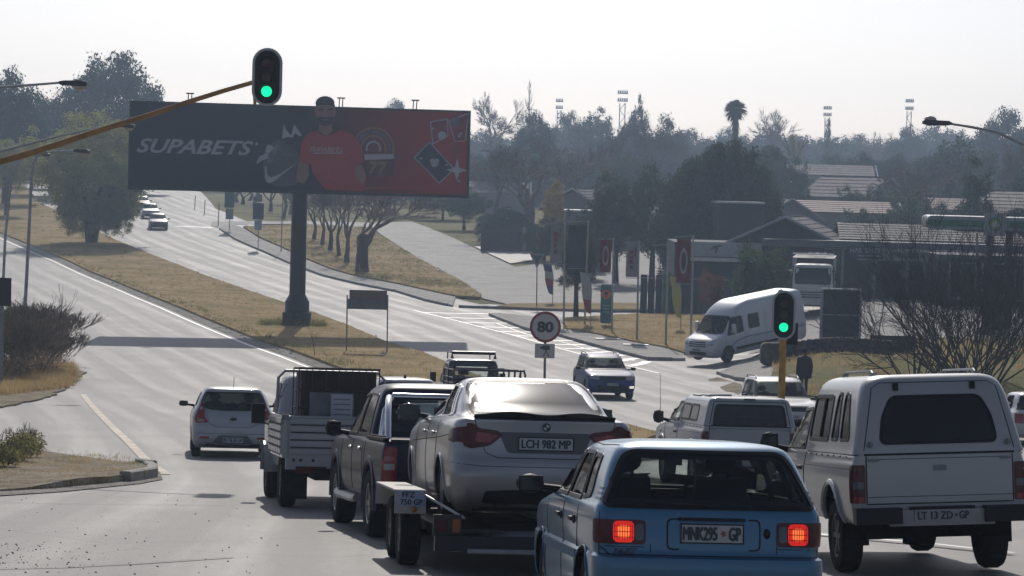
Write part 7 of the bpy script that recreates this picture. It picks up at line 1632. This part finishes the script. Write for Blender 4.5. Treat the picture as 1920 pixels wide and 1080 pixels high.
def grow(m, p, d, L, r, depth, rnd, maxd, spread, up, twig_r, nk=(2, 3), segs=3):
    pts = [p.copy()]; q = p.copy(); dd_ = d.copy()
    for i in range(segs):
        dd_ = (dd_+Vector((rnd.gauss(0, .12), rnd.gauss(0, .12), rnd.gauss(0, .08)+up*.12))).normalized(); q = q+dd_*L/segs; pts.append(q.copy())
    r1 = max(twig_r, r*.62); n = 7 if depth == 0 else (5 if r > .05 else 3)
    m.tube(pts, [r+(r1-r)*i/segs for i in range(segs+1)], n, cap=False)
    if depth >= maxd: return
    k = rnd.randint(*nk)+(1 if depth >= maxd-2 else 0)
    for j in range(k):
        az = rnd.uniform(0, 2*math.pi); an = spread*rnd.uniform(.6, 1.25); ax = dd_.orthogonal().normalized(); ax.rotate(Matrix.Rotation(az, 3, dd_)); nd = dd_.copy(); nd.rotate(Matrix.Rotation(an, 3, ax))
        if nd.z < -.1: nd.z = abs(nd.z)*.3; nd.normalize()
        st = pts[rnd.randint(max(1, segs-1), segs)] if j else pts[-1]
        grow(m, st, nd, L*rnd.uniform(.66, .86), r1*(.95 if j == 0 else .75), depth+1, rnd, maxd, spread, up, twig_r, nk, segs if depth < 2 else 2)
def bare_tree_mesh(seed, H=10, trunk=.2, maxd=6, spread=.5, up=.5, r=.28, twig=.014, nk=(2, 3), mat=None, stems=1, L=None):
    rnd = random.Random(seed); m = MB(); m2 = None
    for s in range(stems):
        d = Vector((rnd.gauss(0, .05 if stems == 1 else .45), rnd.gauss(0, .05 if stems == 1 else .3), 1)).normalized(); grow(m, Vector((rnd.gauss(0, .15*(stems > 1)), rnd.gauss(0, .1*(stems > 1)), 0)), d, L or H*trunk, r, 0, rnd, maxd, spread, up, twig, nk)
    zz = max(v[2] for v in m.v); k = H/zz; m.v = [(v[0]*k, v[1]*k, v[2]*k) for v in m.v]; me = bpy.data.meshes.new('branches'); me.from_pydata(m.v, [], m.f); me.materials.append(mat or TW); me.polygons.foreach_set('use_smooth', [True]*len(me.polygons)); return me
def trunk_mesh(seed, h, r, limbs=5, reach=2.0):
    rnd = random.Random(seed); m = MB(); m.tube([(0,0,-.3),(rnd.gauss(0,.05),0,h*.5),(rnd.gauss(0,.1),0,h)], [r*1.3,r,r*.75], 9)
    for k in range(limbs):
        a = rnd.uniform(0, 6.28); m.tube([(0,0,h*.75),(reach*.4*math.cos(a),reach*.4*math.sin(a),h+reach*.4),(reach*math.cos(a),reach*math.sin(a),h+reach*rnd.uniform(.8,1.3))], [r*.6,r*.4,r*.12], 6)
    me = bpy.data.meshes.new('trunk'); me.from_pydata(m.v, [], m.f); me.materials.append(BK); finish(me); return me
BALL = [crown_mesh('crown', i, 260, 90, .42, (1*4, 1*4, 1*3.4), LD, leaf=.12) for i in (1, 2)]; BALLB = [crown_mesh('crown', i, 480, 70, .36, (4, 4, 3.6), LB, 'dome', leaf=.11) for i in (3, 4)]
DOME = crown_mesh('crown', 5, 1100, 60, .27, (4, 4, 3.6), LD, 'dome', leaf=.11); CONE = crown_mesh('crown', 6, 160, 55, .4, (2.2, 2.2, 5), LD, 'cone', leaf=.16); COLM = crown_mesh('crown', 7, 170, 60, .4, (2.0, 2.0, 4.5), LD, 'column', leaf=.16)
OLV = crown_mesh('crown', 8, 520, 85, .34, (4, 4, 3.6), LO, 'ball', leaf=.085); YEL = crown_mesh('crown', 9, 90, 50, .4, (2, 2, 3.5), LY, 'column', leaf=.14); GRN = crown_mesh('crown', 10, 150, 60, .4, (3, 3, 3), LGR, leaf=.16); SPARSE = crown_mesh('crown', 11, 70, 55, .5, (4, 4, 3), LD, 'vase', leaf=.2)
TR = [trunk_mesh(i, 4, .28) for i in (1, 2)]
BARE = [bare_tree_mesh(21, 10, .2, 7, .46, .35, .26, .012, mat=TW), bare_tree_mesh(22, 10, .18, 7, .5, .3, .28, .012, mat=TWP), bare_tree_mesh(23, 10, .22, 6, .42, .5, .22, .014, (2, 3), mat=TWD), bare_tree_mesh(24, 10, .16, 7, .55, .2, .30, .012, mat=TWP)]
SPIRE = None
def spire_mesh():
    rnd = random.Random(31); m = MB(); m.tube([(0,0,0),(0,0,5),(0,0,12)], [.2,.12,.02], 6)
    for k in range(110):
        z = rnd.uniform(2, 11.6); l = (12.4-z)*.26*rnd.uniform(.5, 1.1); a = rnd.uniform(0, 6.28); m.tube([(0,0,z),(l*.6*math.cos(a),l*.6*math.sin(a),z+l*.5),(l*.8*math.cos(a),l*.8*math.sin(a),z+l*1.3)], [.04,.025,.01], 3)
    me = bpy.data.meshes.new('branches'); me.from_pydata(m.v, [], m.f); me.materials.append(TW); return me
SPIRE = spire_mesh()
_ext = {}
def ext(me):
    if me.name not in _ext:
        a = np.empty(len(me.vertices)*3, np.float32); me.vertices.foreach_get('co', a); a = a.reshape(-1, 3); _ext[me.name] = [(float(np.percentile(a[:, i], .4)), float(np.percentile(a[:, i], 99.6))) for i in range(3)]
    return _ext[me.name]
def tree(label, qx, z, top_y, w_px, crown, kind='tree', trunk_frac=.3, base=None, group=None, name='tree', cy_frac=None, crown_bottom=None):
    """crown: a leafy crown mesh (with its nominal half sizes) scaled to the outline seen at distance z"""
    p = gx(qx, z) if base is None else Vector(base); top = at(qx, top_y, z).z; H = top-p.z; W = w_px*z/F
    (x0_, x1_), _, (ch0, ch1) = ext(crown); cw = x1_-x0_
    t = thing(name, label, kind, p, rz=random.uniform(0, 6.28), group=group); cb = H*trunk_frac; o = link('crown', crown, t); sz = (H-cb)/(ch1-ch0); o.scale = (W/cw, W/cw, sz); o.location = (0, 0, cb-ch0*sz)
    tm = random.choice(TR); o = link('trunk', tm, t); k = (cb+H*.15)/4; o.scale = (max(.5, k*.8), max(.5, k*.8), k); return t
def bare(label, qx, z, top_y, w_px, mesh, base=None, group=None, rz=None, name='bare_tree'):
    p = gx(qx, z) if base is None else Vector(base); H = at(qx, top_y, z).z-p.z; W = w_px*z/F; (x0_, x1_), (y0_, y1_), (_, zt) = ext(mesh); cw = (x1_-x0_+y1_-y0_)/2
    t = thing(name, label, 'tree', p, rz=random.uniform(0, 6.28) if rz is None else rz, group=group); o = link('branches', mesh, t); o.scale = (W/cw, W/cw, H/zt); return t
# left side
tree('huge dark tree rising highest above the left end of the billboard', 208, 330, 106, 195, BALLB[0], trunk_frac=.3)
tree('dark tree crown at the top left edge behind the high lamp', 8, 300, 138, 150, BALLB[1], trunk_frac=.2)
tree('lower dark tree between the left edge tree and the huge dark tree', 95, 340, 170, 170, BALL[0], trunk_frac=.15); tree('shadowy tree behind the round olive tree, left of the huge one', 60, 380, 195, 190, BALLB[0], trunk_frac=.1)
tree('yellow-green tree at the left edge behind the lamp poles', 12, 270, 265, 95, OLV, trunk_frac=.35)
tree('dark low tree filling the gap right of the round olive tree under the billboard', 262, 360, 200, 120, BALLB[1], trunk_frac=.1)
t = tree('big round olive-green tree standing in the median left of the billboard', 160, 231, 216, 235, OLV, trunk_frac=.20, base=gx(172, 231)); 
m = MB(); rnd = random.Random(2)
for k in range(8):
    a = rnd.uniform(0, 6.28); m.tube([(.25*math.cos(a),.25*math.sin(a),-.1),(.6*math.cos(a),.6*math.sin(a),2),(2.2*math.cos(a),2.2*math.sin(a),5)], [.25,.2,.08], 7)
m.build('stem', 'bark', t)
for k, (q, z, ty, w) in enumerate(((150, 231, 330, 120), (190, 230, 335, 110), (222, 232, 300, 100))): p = gx(q, z); o = link('lower_foliage', OLV, t); tb = at(q, ty, z)-t.location; o.matrix_parent_inverse = Matrix.Identity(4); o.location = Matrix.Rotation(-t.rotation_euler.z, 3, 'Z') @ Vector((tb.x, 0, 2.9+.2*k)); o.scale = (.55,.55,.62)
p = gx(268, 236); o = link('drooping_foliage', SPARSE, t); o.location = Matrix.Rotation(-t.rotation_euler.z, 3, 'Z') @ Vector((p.x-t.location.x, 1, 5.0)); o.scale = (.30,.30,.22)
# row of trees along the verge under the billboard
for k, (q, z, w) in enumerate(((588,243,85),(604,236,70),(618,229,95),(636,222,80),(650,214,90))):
    bare('leafless verge tree in the row right of the column, number %s from the column' % ('one','two','three','four','five')[k], q, z, 352-4*k, w, BARE[k % 3], group='leafless trees in a row on the verge')
bare('nearest leafless verge tree, with thick forked trunk beside the side street', 679, 203, 344, 205, BARE[3], rz=1.0)
m = MB(); m.tube([(0,0,-.1),(0,0,1.6),(.1,0,3.0)], [.5,.42,.35], 10); o = m.build('trunk', 'bark', None); o.parent = [x for x in bpy.data.objects if x.get('label', '').startswith('nearest leafless')][0]
for k, (q, z) in enumerate(((443,330),(455,322),(468,340),(478,316),(507,300),(530,282),(545,292))):
    bare('slim tree trunk in the far grove under the billboard, %s from the left' % ('first','second','third','fourth','fifth','sixth','seventh')[k], q, z, 338-2*k, 80, BARE[(k+1) % 3], group='far grove beneath the billboard')
for q, z, ty, w, cr, l in ((560,330,330,120,BALL[1],'dark hazy tree behind the billboard column top'),(620,345,318,150,BALLB[0],'dark hazy tree behind the row of leafless verge trees'),(740,300,330,130,BALL[0],'dark tree under the right half of the billboard beside the side street'),(830,290,345,110,BALLB[1],'green-black tree with bare trunk below the billboard right end'),(870,268,352,100,BALL[1],'dark tree just right of the billboard lower corner'),(700,420,300,150,BALLB[0],'far dark tree mass behind the billboard right part'),(400,420,335,160,BALLB[1],'far tree above the uphill road, hidden mostly by the billboard'),(740,560,192,90,BALLB[0],'small rounded treetop peeping above the billboard top edge')): tree(l, q, z, ty, w, cr, trunk_frac=.25)
# middle distance
bare('wide spreading leafless tree with pinkish twigs right of the billboard', 985, 250, 262, 245, BARE[1]); bare('second pinkish leafless tree close behind the wide spreading one', 1065, 262, 272, 150, BARE[3]); bare('leafless tree behind the billboard right edge', 925, 275, 285, 130, BARE[0])
bare('pale leafless tree on the skyline right of the billboard corner', 913, 460, 178, 110, BARE[3]); bare('tall thin spire-shaped leafless tree on the skyline', 988, 450, 148, 42, SPIRE)
tree('dark blocky evergreen below the spire-shaped tree', 1000, 380, 216, 90, BALLB[0], trunk_frac=.1); tree('hazy tree with small rounded top on the skyline', 1126, 520, 204, 40, COLM, trunk_frac=0); tree('hazy broad tree below the small rounded top', 1110, 460, 222, 130, BALLB[1], trunk_frac=.0); tree('flat hazy evergreen mass left of the tallest floodlight mast', 1060, 520, 217, 110, BALLB[0], trunk_frac=0)
tree('dark evergreen clump under the pointed conifer', 1190, 420, 212, 90, BALLB[1], trunk_frac=0); tree('pointed dark conifer on the skyline right of the tallest floodlight mast', 1197, 430, 182, 20, CONE, trunk_frac=0); tree('ragged dark tree right of the pointed conifer', 1250, 400, 222, 90, BALL[1], trunk_frac=0); bare('dark leafless tree in front of the conifer clump', 1215, 330, 232, 120, BARE[2]); bare('dark leafless tree left of the domed tree', 1140, 320, 245, 110, BARE[2])
tree('large smooth domed dark evergreen above the shops', 1350, 200, 277, 215, DOME, trunk_frac=.1)
tree('yellow-leaved slim tree in front of the pinkish leafless tree', 1037, 228, 337, 44, YEL, trunk_frac=.2)
tree('dark ragged tree between the flags and the domed tree', 1222, 205, 308, 80, SPARSE, trunk_frac=.25); tree('dark spreading tree behind the maroon and grey banners', 1155, 200, 330, 110, BALL[0], trunk_frac=.25); tree('low dark tree behind the green fence', 1270, 196, 372, 110, BALL[1], trunk_frac=.05); tree('dark bushy tree behind the second banner', 1085, 205, 395, 90, BALL[0], trunk_frac=.1); tree('dark trees low behind the boundary wall', 945, 245, 392, 110, BALLB[0], trunk_frac=.05); tree('dark tree behind the first banner', 1020, 225, 410, 80, BALL[1], trunk_frac=.1); tree('dark tree with thick trunk among the flags', 1080, 160, 440, 75, BALL[0], trunk_frac=.35)
tree('green-yellow young tree in front of the shops above the van', 1425, 158, 458, 112, GRN, trunk_frac=.25); tree('brown-leaved small tree before the shop left of the van', 1332, 160, 508, 50, crown_mesh('crown', 41, 60, 40, .35, (2, 2, 2), leaf_mat('leaf_rust', (.12,.055,.04)), leaf=.14), trunk_frac=.25)
# palm
def palm(label, qx, z, top_y, w_px, name='palm_tree', skirt=True):
    p = gx(qx, z); H = at(qx, top_y, z).z-p.z; R = w_px*z/F/2; t = thing(name, label, 'palm tree', p); rnd = random.Random(int(qx)); m = MB(); m.tube([(0,0,-.2),(.1,0,H*.5),(0,0,H-R*1.0)], [.45,.35,.35], 9); m.build('trunk','bark',t); m = MB()
    for k in range(150):
        a = rnd.uniform(0, 6.28); el = rnd.uniform(-.9, 1.45); d = Vector((math.cos(a)*math.cos(el), math.sin(a)*math.cos(el), math.sin(el))); sd = Vector((-math.sin(a), math.cos(a), 0)); c = Vector((0,0,H-R*1.0)); V = []; n = 6
        for i in range(n+1): q = i/n; pt = c+d*R*q-Vector((0,0,R*.35*q*q)); ww = R*.16*math.sin(math.pi*min(1,.12+q*.88)); V += [pt-sd*ww-Vector((0,0,ww*.5)), pt, pt+sd*ww-Vector((0,0,ww*.5))]
        m.add(V, [f for i in range(n) for f in ((3*i,3*i+1,3*i+4,3*i+3),(3*i+1,3*i+2,3*i+5,3*i+4))])
    m.build('fronds', LP, t)
    if skirt:
        m = MB()
        for k in range(160): a = rnd.uniform(0,6.28); z0 = rnd.uniform(.35, .98)*(H-R); l = R*.55*rnd.uniform(.4,1); s = Vector((-math.sin(a),math.cos(a),0))*.12; b = Vector((.3*math.cos(a),.3*math.sin(a),z0)); e = b+Vector((l*.7*math.cos(a),l*.7*math.sin(a),-l)); m.add([b-s,b+s,e+s*.5,e-s*.5],[(0,1,2,3)])
        m.build('dead_frond_skirt', TW, t)
    return t
palm('tall palm with a bushy skirt of dead fronds standing above the skyline', 1374, 330, 177, 50); palm('palm with arching fronds at the right edge above the station canopy', 1905, 195, 372, 90, skirt=False); palm('broad hazy palm behind the domed tree', 1440, 300, 255, 85, skirt=False)
bare('leafless tree on the skyline right of the tall palm', 1455, 470, 207, 100, BARE[0]); tree('sharp small conifer under the thin floodlight mast', 1548, 480, 228, 18, CONE, trunk_frac=0); tree('orange-yellow leaved treetop right of the leafless skyline tree', 1487, 400, 252, 35, YEL, trunk_frac=.5)
tree('broad dark tree on the skyline at the right edge', 1885, 420, 212, 150, BALLB[0], trunk_frac=0); tree('dark cypress-like tree above the station canopy', 1825, 205, 298, 72, COLM, trunk_frac=.05); bare('leafless tree left of the dark cypress-like tree', 1725, 260, 305, 130, BARE[1]); bare('leafless tree between the cypress-like tree and the right edge', 1880, 250, 262, 120, BARE[3]); tree('feathery grey-green tree behind the cypress-like tree', 1800, 300, 262, 110, SPARSE, trunk_frac=.1)
for q, z, ty, w, cr, l in ((1700,270,345,90,SPARSE,'thin-leaved tree between the far roofs and the station canopy'),(1590,262,352,60,BALL[0],'small dark tree directly in front of the two-slope far house'),(1480,290,300,80,BALL[0],'dark green tree left of the far pale roofs'),(1430,260,300,90,BALL[1],'dark tree tucked behind the domed tree on its right'),(1640,250,352,70,BALL[1],'dark bush right of the far tiled roofs'),(1690,230,362,70,GRN,'green garden tree left of the station canopy'),(1500,262,340,60,BALL[1],'dark tree in front of the far pale roofs'),(1770,225,385,90,BALL[0],'low dark tree behind the station canopy left end'),(1905,240,330,90,BALLB[1],'dark tree at the right edge behind the pale gable'),(1600,215,395,90,BALL[0],'low dark hedge-like tree over the long tiled roof'),(1700,212,398,110,BALL[1],'second low dark tree over the long tiled roof')): tree(l, q, z, ty, w, cr, trunk_frac=.05)
# far line of trees: individuals nothing tells apart
rnd = random.Random(77)
for k in range(46):
    q = 790+k*25+rnd.uniform(-12, 12); z = rnd.uniform(480, 640); ty = 254+rnd.uniform(-16, 12)+(10 if q < 1300 else 0); cr = rnd.choice([BALLB[0], BALLB[1], BALLB[0], BALLB[1], BARE[0], BARE[3]])
    lab = 'hazy tree in the unbroken far tree line below the skyline'
    if cr in (BARE[0], BARE[2]): bare('hazy leafless tree in the unbroken far tree line', q, z, ty-4, 80, cr, group='leafless trees of the far tree line')
    else: tree(lab, q, z, ty, rnd.uniform(90, 170), cr, trunk_frac=0, group='far tree line')
for k in range(34):
    q = 800+k*34+rnd.uniform(-12, 12); z = rnd.uniform(300, 400); ty = 300+rnd.uniform(-16, 18); tree('dim tree of the mid-distance suburb woodland', q, z, ty, rnd.uniform(80, 120), rnd.choice(BALLB+[BALL[0]]), trunk_frac=0, group='suburb woodland')
for k in range(12):
    q = -60+k*38+rnd.uniform(-10, 10); z = rnd.uniform(430, 520); tree('dim tree in the left woodland behind the olive tree', q, z, rnd.uniform(205, 250), 110, rnd.choice(BALLB), trunk_frac=0, group='left woodland')
# big bare bush right, roadside bushes left
def fan_bush(seed, h, w, n, r=.035):
    """many straightish stems fanning out from one base, forking into fine twigs"""
    rnd = random.Random(seed); m = MB()
    def go(p, d, L, r, dep):
        pts = [p.copy()]; q = p.copy(); e = d.copy()
        for i in range(3): e = (e+Vector((rnd.gauss(0,.07), rnd.gauss(0,.07), rnd.gauss(.02,.05)))).normalized(); q = q+e*L/3; pts.append(q.copy())
        m.tube(pts, [r, r*.85, r*.72, r*.55], 5 if r > .015 else 3, cap=False)
        if dep >= 4 or (dep == 3 and rnd.random() < .25): return
        for j in range(rnd.choice((2,3,3,4)) if dep < 3 else rnd.choice((2,3))):
            st = pts[rnd.choice((1,2,3,3))]; nd = (e+Vector((rnd.gauss(0,.42), rnd.gauss(0,.35), rnd.gauss(.08,.28)))).normalized(); go(st, nd, L*rnd.uniform(.5,.8), max(.008, r*.55), dep+1)
    for k in range(n):
        a = (k+.5)/n*2-1; an = a*1.15+rnd.gauss(0,.08); go(Vector((a*w*.16, rnd.gauss(0,.3), 0)), Vector((math.sin(an)*.95, rnd.gauss(0,.25), math.cos(an))).normalized(), h*.34*(1+.25*abs(a)), r*rnd.uniform(.6,1.1), 0)
    me = bpy.data.meshes.new('stem_cluster'); me.from_pydata(m.v, [], m.f); me.materials.append(TWD); return me
t = thing('bare_bush', 'big many-stemmed leafless bush on the right bank in front of the filling station', 'bush', gx(1775, 101)+Vector((0,0,.15)))
for k, (x, y, h, w, n) in enumerate(((-1.2,0,4.4,3.6,14),(.2,.5,5.6,4.2,18),(1.4,-.3,6.0,3.8,18),(.6,-.6,4.6,3.2,15),(1.0,.2,5.4,3.4,16))): o = link('stem_cluster', fan_bush(50+k, h, w, n), t); o.location = (x, y, 0); o.scale = (1, 1, 1.32)
t = thing('bare_bush', 'leafless bush at the right edge behind the big many-stemmed one', 'bush', gx(1925, 112)+Vector((0,0,.1))); link('stem_cluster', fan_bush(61, 5.0, 3.4, 12), t)
def dry_bush(label, q, z, h, seed, w=1.6, mat=None, n=7, grp='dry bushes on the left verge', leafy=True):
    p = gx(q, z); p.z += .1; t = thing('dry_bush', label, 'bush', p, group=grp); rnd = random.Random(seed); me = bare_tree_mesh(seed, h, .35, 4, .26, 1.0, .020, .007, (3, 4), mat=mat or M('twig_straw', (.24,.185,.12), .9, var=.3), stems=n+3, L=h*.42); o = link('stems', me, t); o.scale = (w/1.2, 1, 1)
    if leafy: cm = crown_mesh('leaves', seed, 26, 30, .17, (w*.5,.5,h*.36), leaf_mat('leaf_rusty_dark',(.34,.25,.16),.35), leaf=.045); o = link('leaves', cm, t); o.location = (0,0,h*.36)
    return t
for k, (q, z, h, w) in enumerate(((8,83,2.2,2.0),(38,84,1.9,1.8),(66,86,1.7,1.8),(96,88,1.85,1.8),(108,90,1.5,1.4),(22,91,2.5,2.2),(60,94,2.3,2.0),(88,97,2.2,2.0),(112,96,1.3,1.2),(-20,84,2.4,2.2))): dry_bush('brown scrubby bush on the left verge, %s' % ('at the left edge in front','in front of the lamp pole','just right of the lamp pole','near the right end of the thicket','right end of the thicket','at the back by the black sign','at the back behind the pole','at the back with tall thin stems','small one at the road edge','beyond the left edge')[k], q*.93-4, z+13, h*1.12, 100+k, w*1.12)
t = thing('dry_shrub', 'spindly stems sprouting above the thicket beside the lamp pole', 'shrub', gx(58, 100), group=None); link('stems', bare_tree_mesh(130, 3.6, .4, 3, .35, .6, .02, .006, (2,3), mat=TW, stems=4, L=1.6), t)
tufts('undergrowth', px([(0,745),(60,738),(126,730),(142,712),(136,690),(60,690),(0,690)]), 2600, (.12,.42), BLADE_DRY, None, .07, 22, .12, .012)
for k, (q, py, w, h) in enumerate(((18,868,1.0,.42),(48,860,.7,.42),(0,880,.8,.3))):
    p = gp(q, py); t = thing('weed_clump', 'green weedy clump on the near corner island, %s' % ('the leftmost large one','the taller one beside it','at the very edge of the picture')[k], 'plant', p+Vector((0,0,.1)), group='weeds on the corner island')
    o = link('leaves', crown_mesh('leaves', 200+k, 40, 50, .10, (w*.5,.4,h*.5), leaf_mat('weed_green',(.24,.23,.10),.4), leaf=.03), t); o.location = (0,0,h*.42); link('stems', bare_tree_mesh(210+k, h*1.5, .4, 3, .5, .5, .008, .003, mat=TW, stems=5, L=h*.6), t)
for k, (q, py) in enumerate(((590,672),(680,688))):
    p = gp(q, py); t = thing('sapling', ('leafless sapling on the median edge between the column and the double board','small dead shrub on the median left edge')[k], 'sapling', p+Vector((0,0,.1))); link('stems', bare_tree_mesh(220+k, (2.0,.6)[k], .5, 2, .3, .9, .02, .008, (1,2), mat=TW, stems=1, L=1.0), t)
p = gx(1238, 70); t = thing('grass_stalk', 'single thin bare stalk rising in front of the far carriageway right of the blue SUV', 'plant', p); h = at(1236, 700, 70).z-p.z; MB().tube([(0,0,0),(-.02,0,h*.5),(-.05,0,h)], [.010,.008,.005], 4).build('stalk', TW, t)
tufts('grass', [(-13.4,142.2),(-10,142.2),(-10,144.5),(-13.4,144.5)], 260, (.15,.5), BLADE_GRN, None, .12, 33, .1)
# ------------------------------------------------------------------ haze
hm_ = bpy.data.materials.new('haze'); hm_.use_nodes = True; n = hm_.node_tree; n.nodes.clear(); pv = n.nodes.new('ShaderNodeVolumePrincipled'); pv.inputs['Color'].default_value = (.60,.77,1.0,1); pv.inputs['Density'].default_value = .00062; pv.inputs['Anisotropy'].default_value = .5; ho = n.nodes.new('ShaderNodeOutputMaterial'); n.links.new(pv.outputs[0], ho.inputs['Volume']); MATS['haze'] = hm_
o = MB().box((0, 350, 9.5), (1700, 800, 39.6)).build('haze', 'haze', None, smooth=False); o['kind'] = 'stuff'; o.location.z = 0
# ------------------------------------------------------------------ separate pieces become parts of their own
def split_islands(o):
    me = o.data; nv = len(me.vertices); par = list(range(nv))
    def fd(i):
        while par[i] != i: par[i] = par[par[i]]; i = par[i]
        return i
    for e in me.edges:
        a, b = fd(e.vertices[0]), fd(e.vertices[1])
        if a != b: par[a] = b
    co = [v.co.copy() for v in me.vertices]; groups = {}
    for p in me.polygons: groups.setdefault(fd(p.vertices[0]), []).append(p)
    if len(groups) < 2: return
    # islands whose boxes touch stay together
    L = []
    for k, ps in groups.items():
        vs = set(i for p in ps for i in p.vertices); L.append([ps, [min(co[i][a] for i in vs)-.004 for a in range(3)], [max(co[i][a] for i in vs)+.004 for a in range(3)]])
    ch = True
    while ch:
        ch = False
        for i in range(len(L)):
            for j in range(i+1, len(L)):
                if all(L[i][1][a] <= L[j][2][a] and L[j][1][a] <= L[i][2][a] for a in range(3)):
                    L[i][0] = L[i][0]+L[j][0]; L[i][1] = [min(x, y) for x, y in zip(L[i][1], L[j][1])]; L[i][2] = [max(x, y) for x, y in zip(L[i][2], L[j][2])]; L.pop(j); ch = True; break
            if ch: break
    if len(L) < 2: return
    for ps, _, _ in L:
        ids = sorted(set(i for p in ps for i in p.vertices)); mp = {v: n for n, v in enumerate(ids)}; m = bpy.data.meshes.new(me.name); m.from_pydata([co[i] for i in ids], [], [tuple(mp[i] for i in p.vertices) for p in ps])
        for mt in me.materials: m.materials.append(mt)
        m.polygons.foreach_set('material_index', [p.material_index for p in ps]); finish(m)
        c = link(o.name.split('.')[0], m, o.parent); c.matrix_local = o.matrix_local
    bpy.data.objects.remove(o)
for o in list(bpy.data.objects):
    b = o.name.split('.')[0]
    if o.parent is None or o.type != 'MESH': continue
    if b in ('bargeboard', 'side_moulding', 'arch_flare', 'tailgate_stay', 'hinge', 'lock', 'headlight', 'exhaust', 'headrest', 'bolt', 'wiper', 'reflector_stripe', 'pillar_vent', 'grille_bar'): split_islands(o)
    elif b in ('panel_gap', 'rope_hook', 'bed_rail', 'rack_edge', 'lamp_rib', 'load_boxes', 'load_sacks'): o['kind'] = 'stuff'
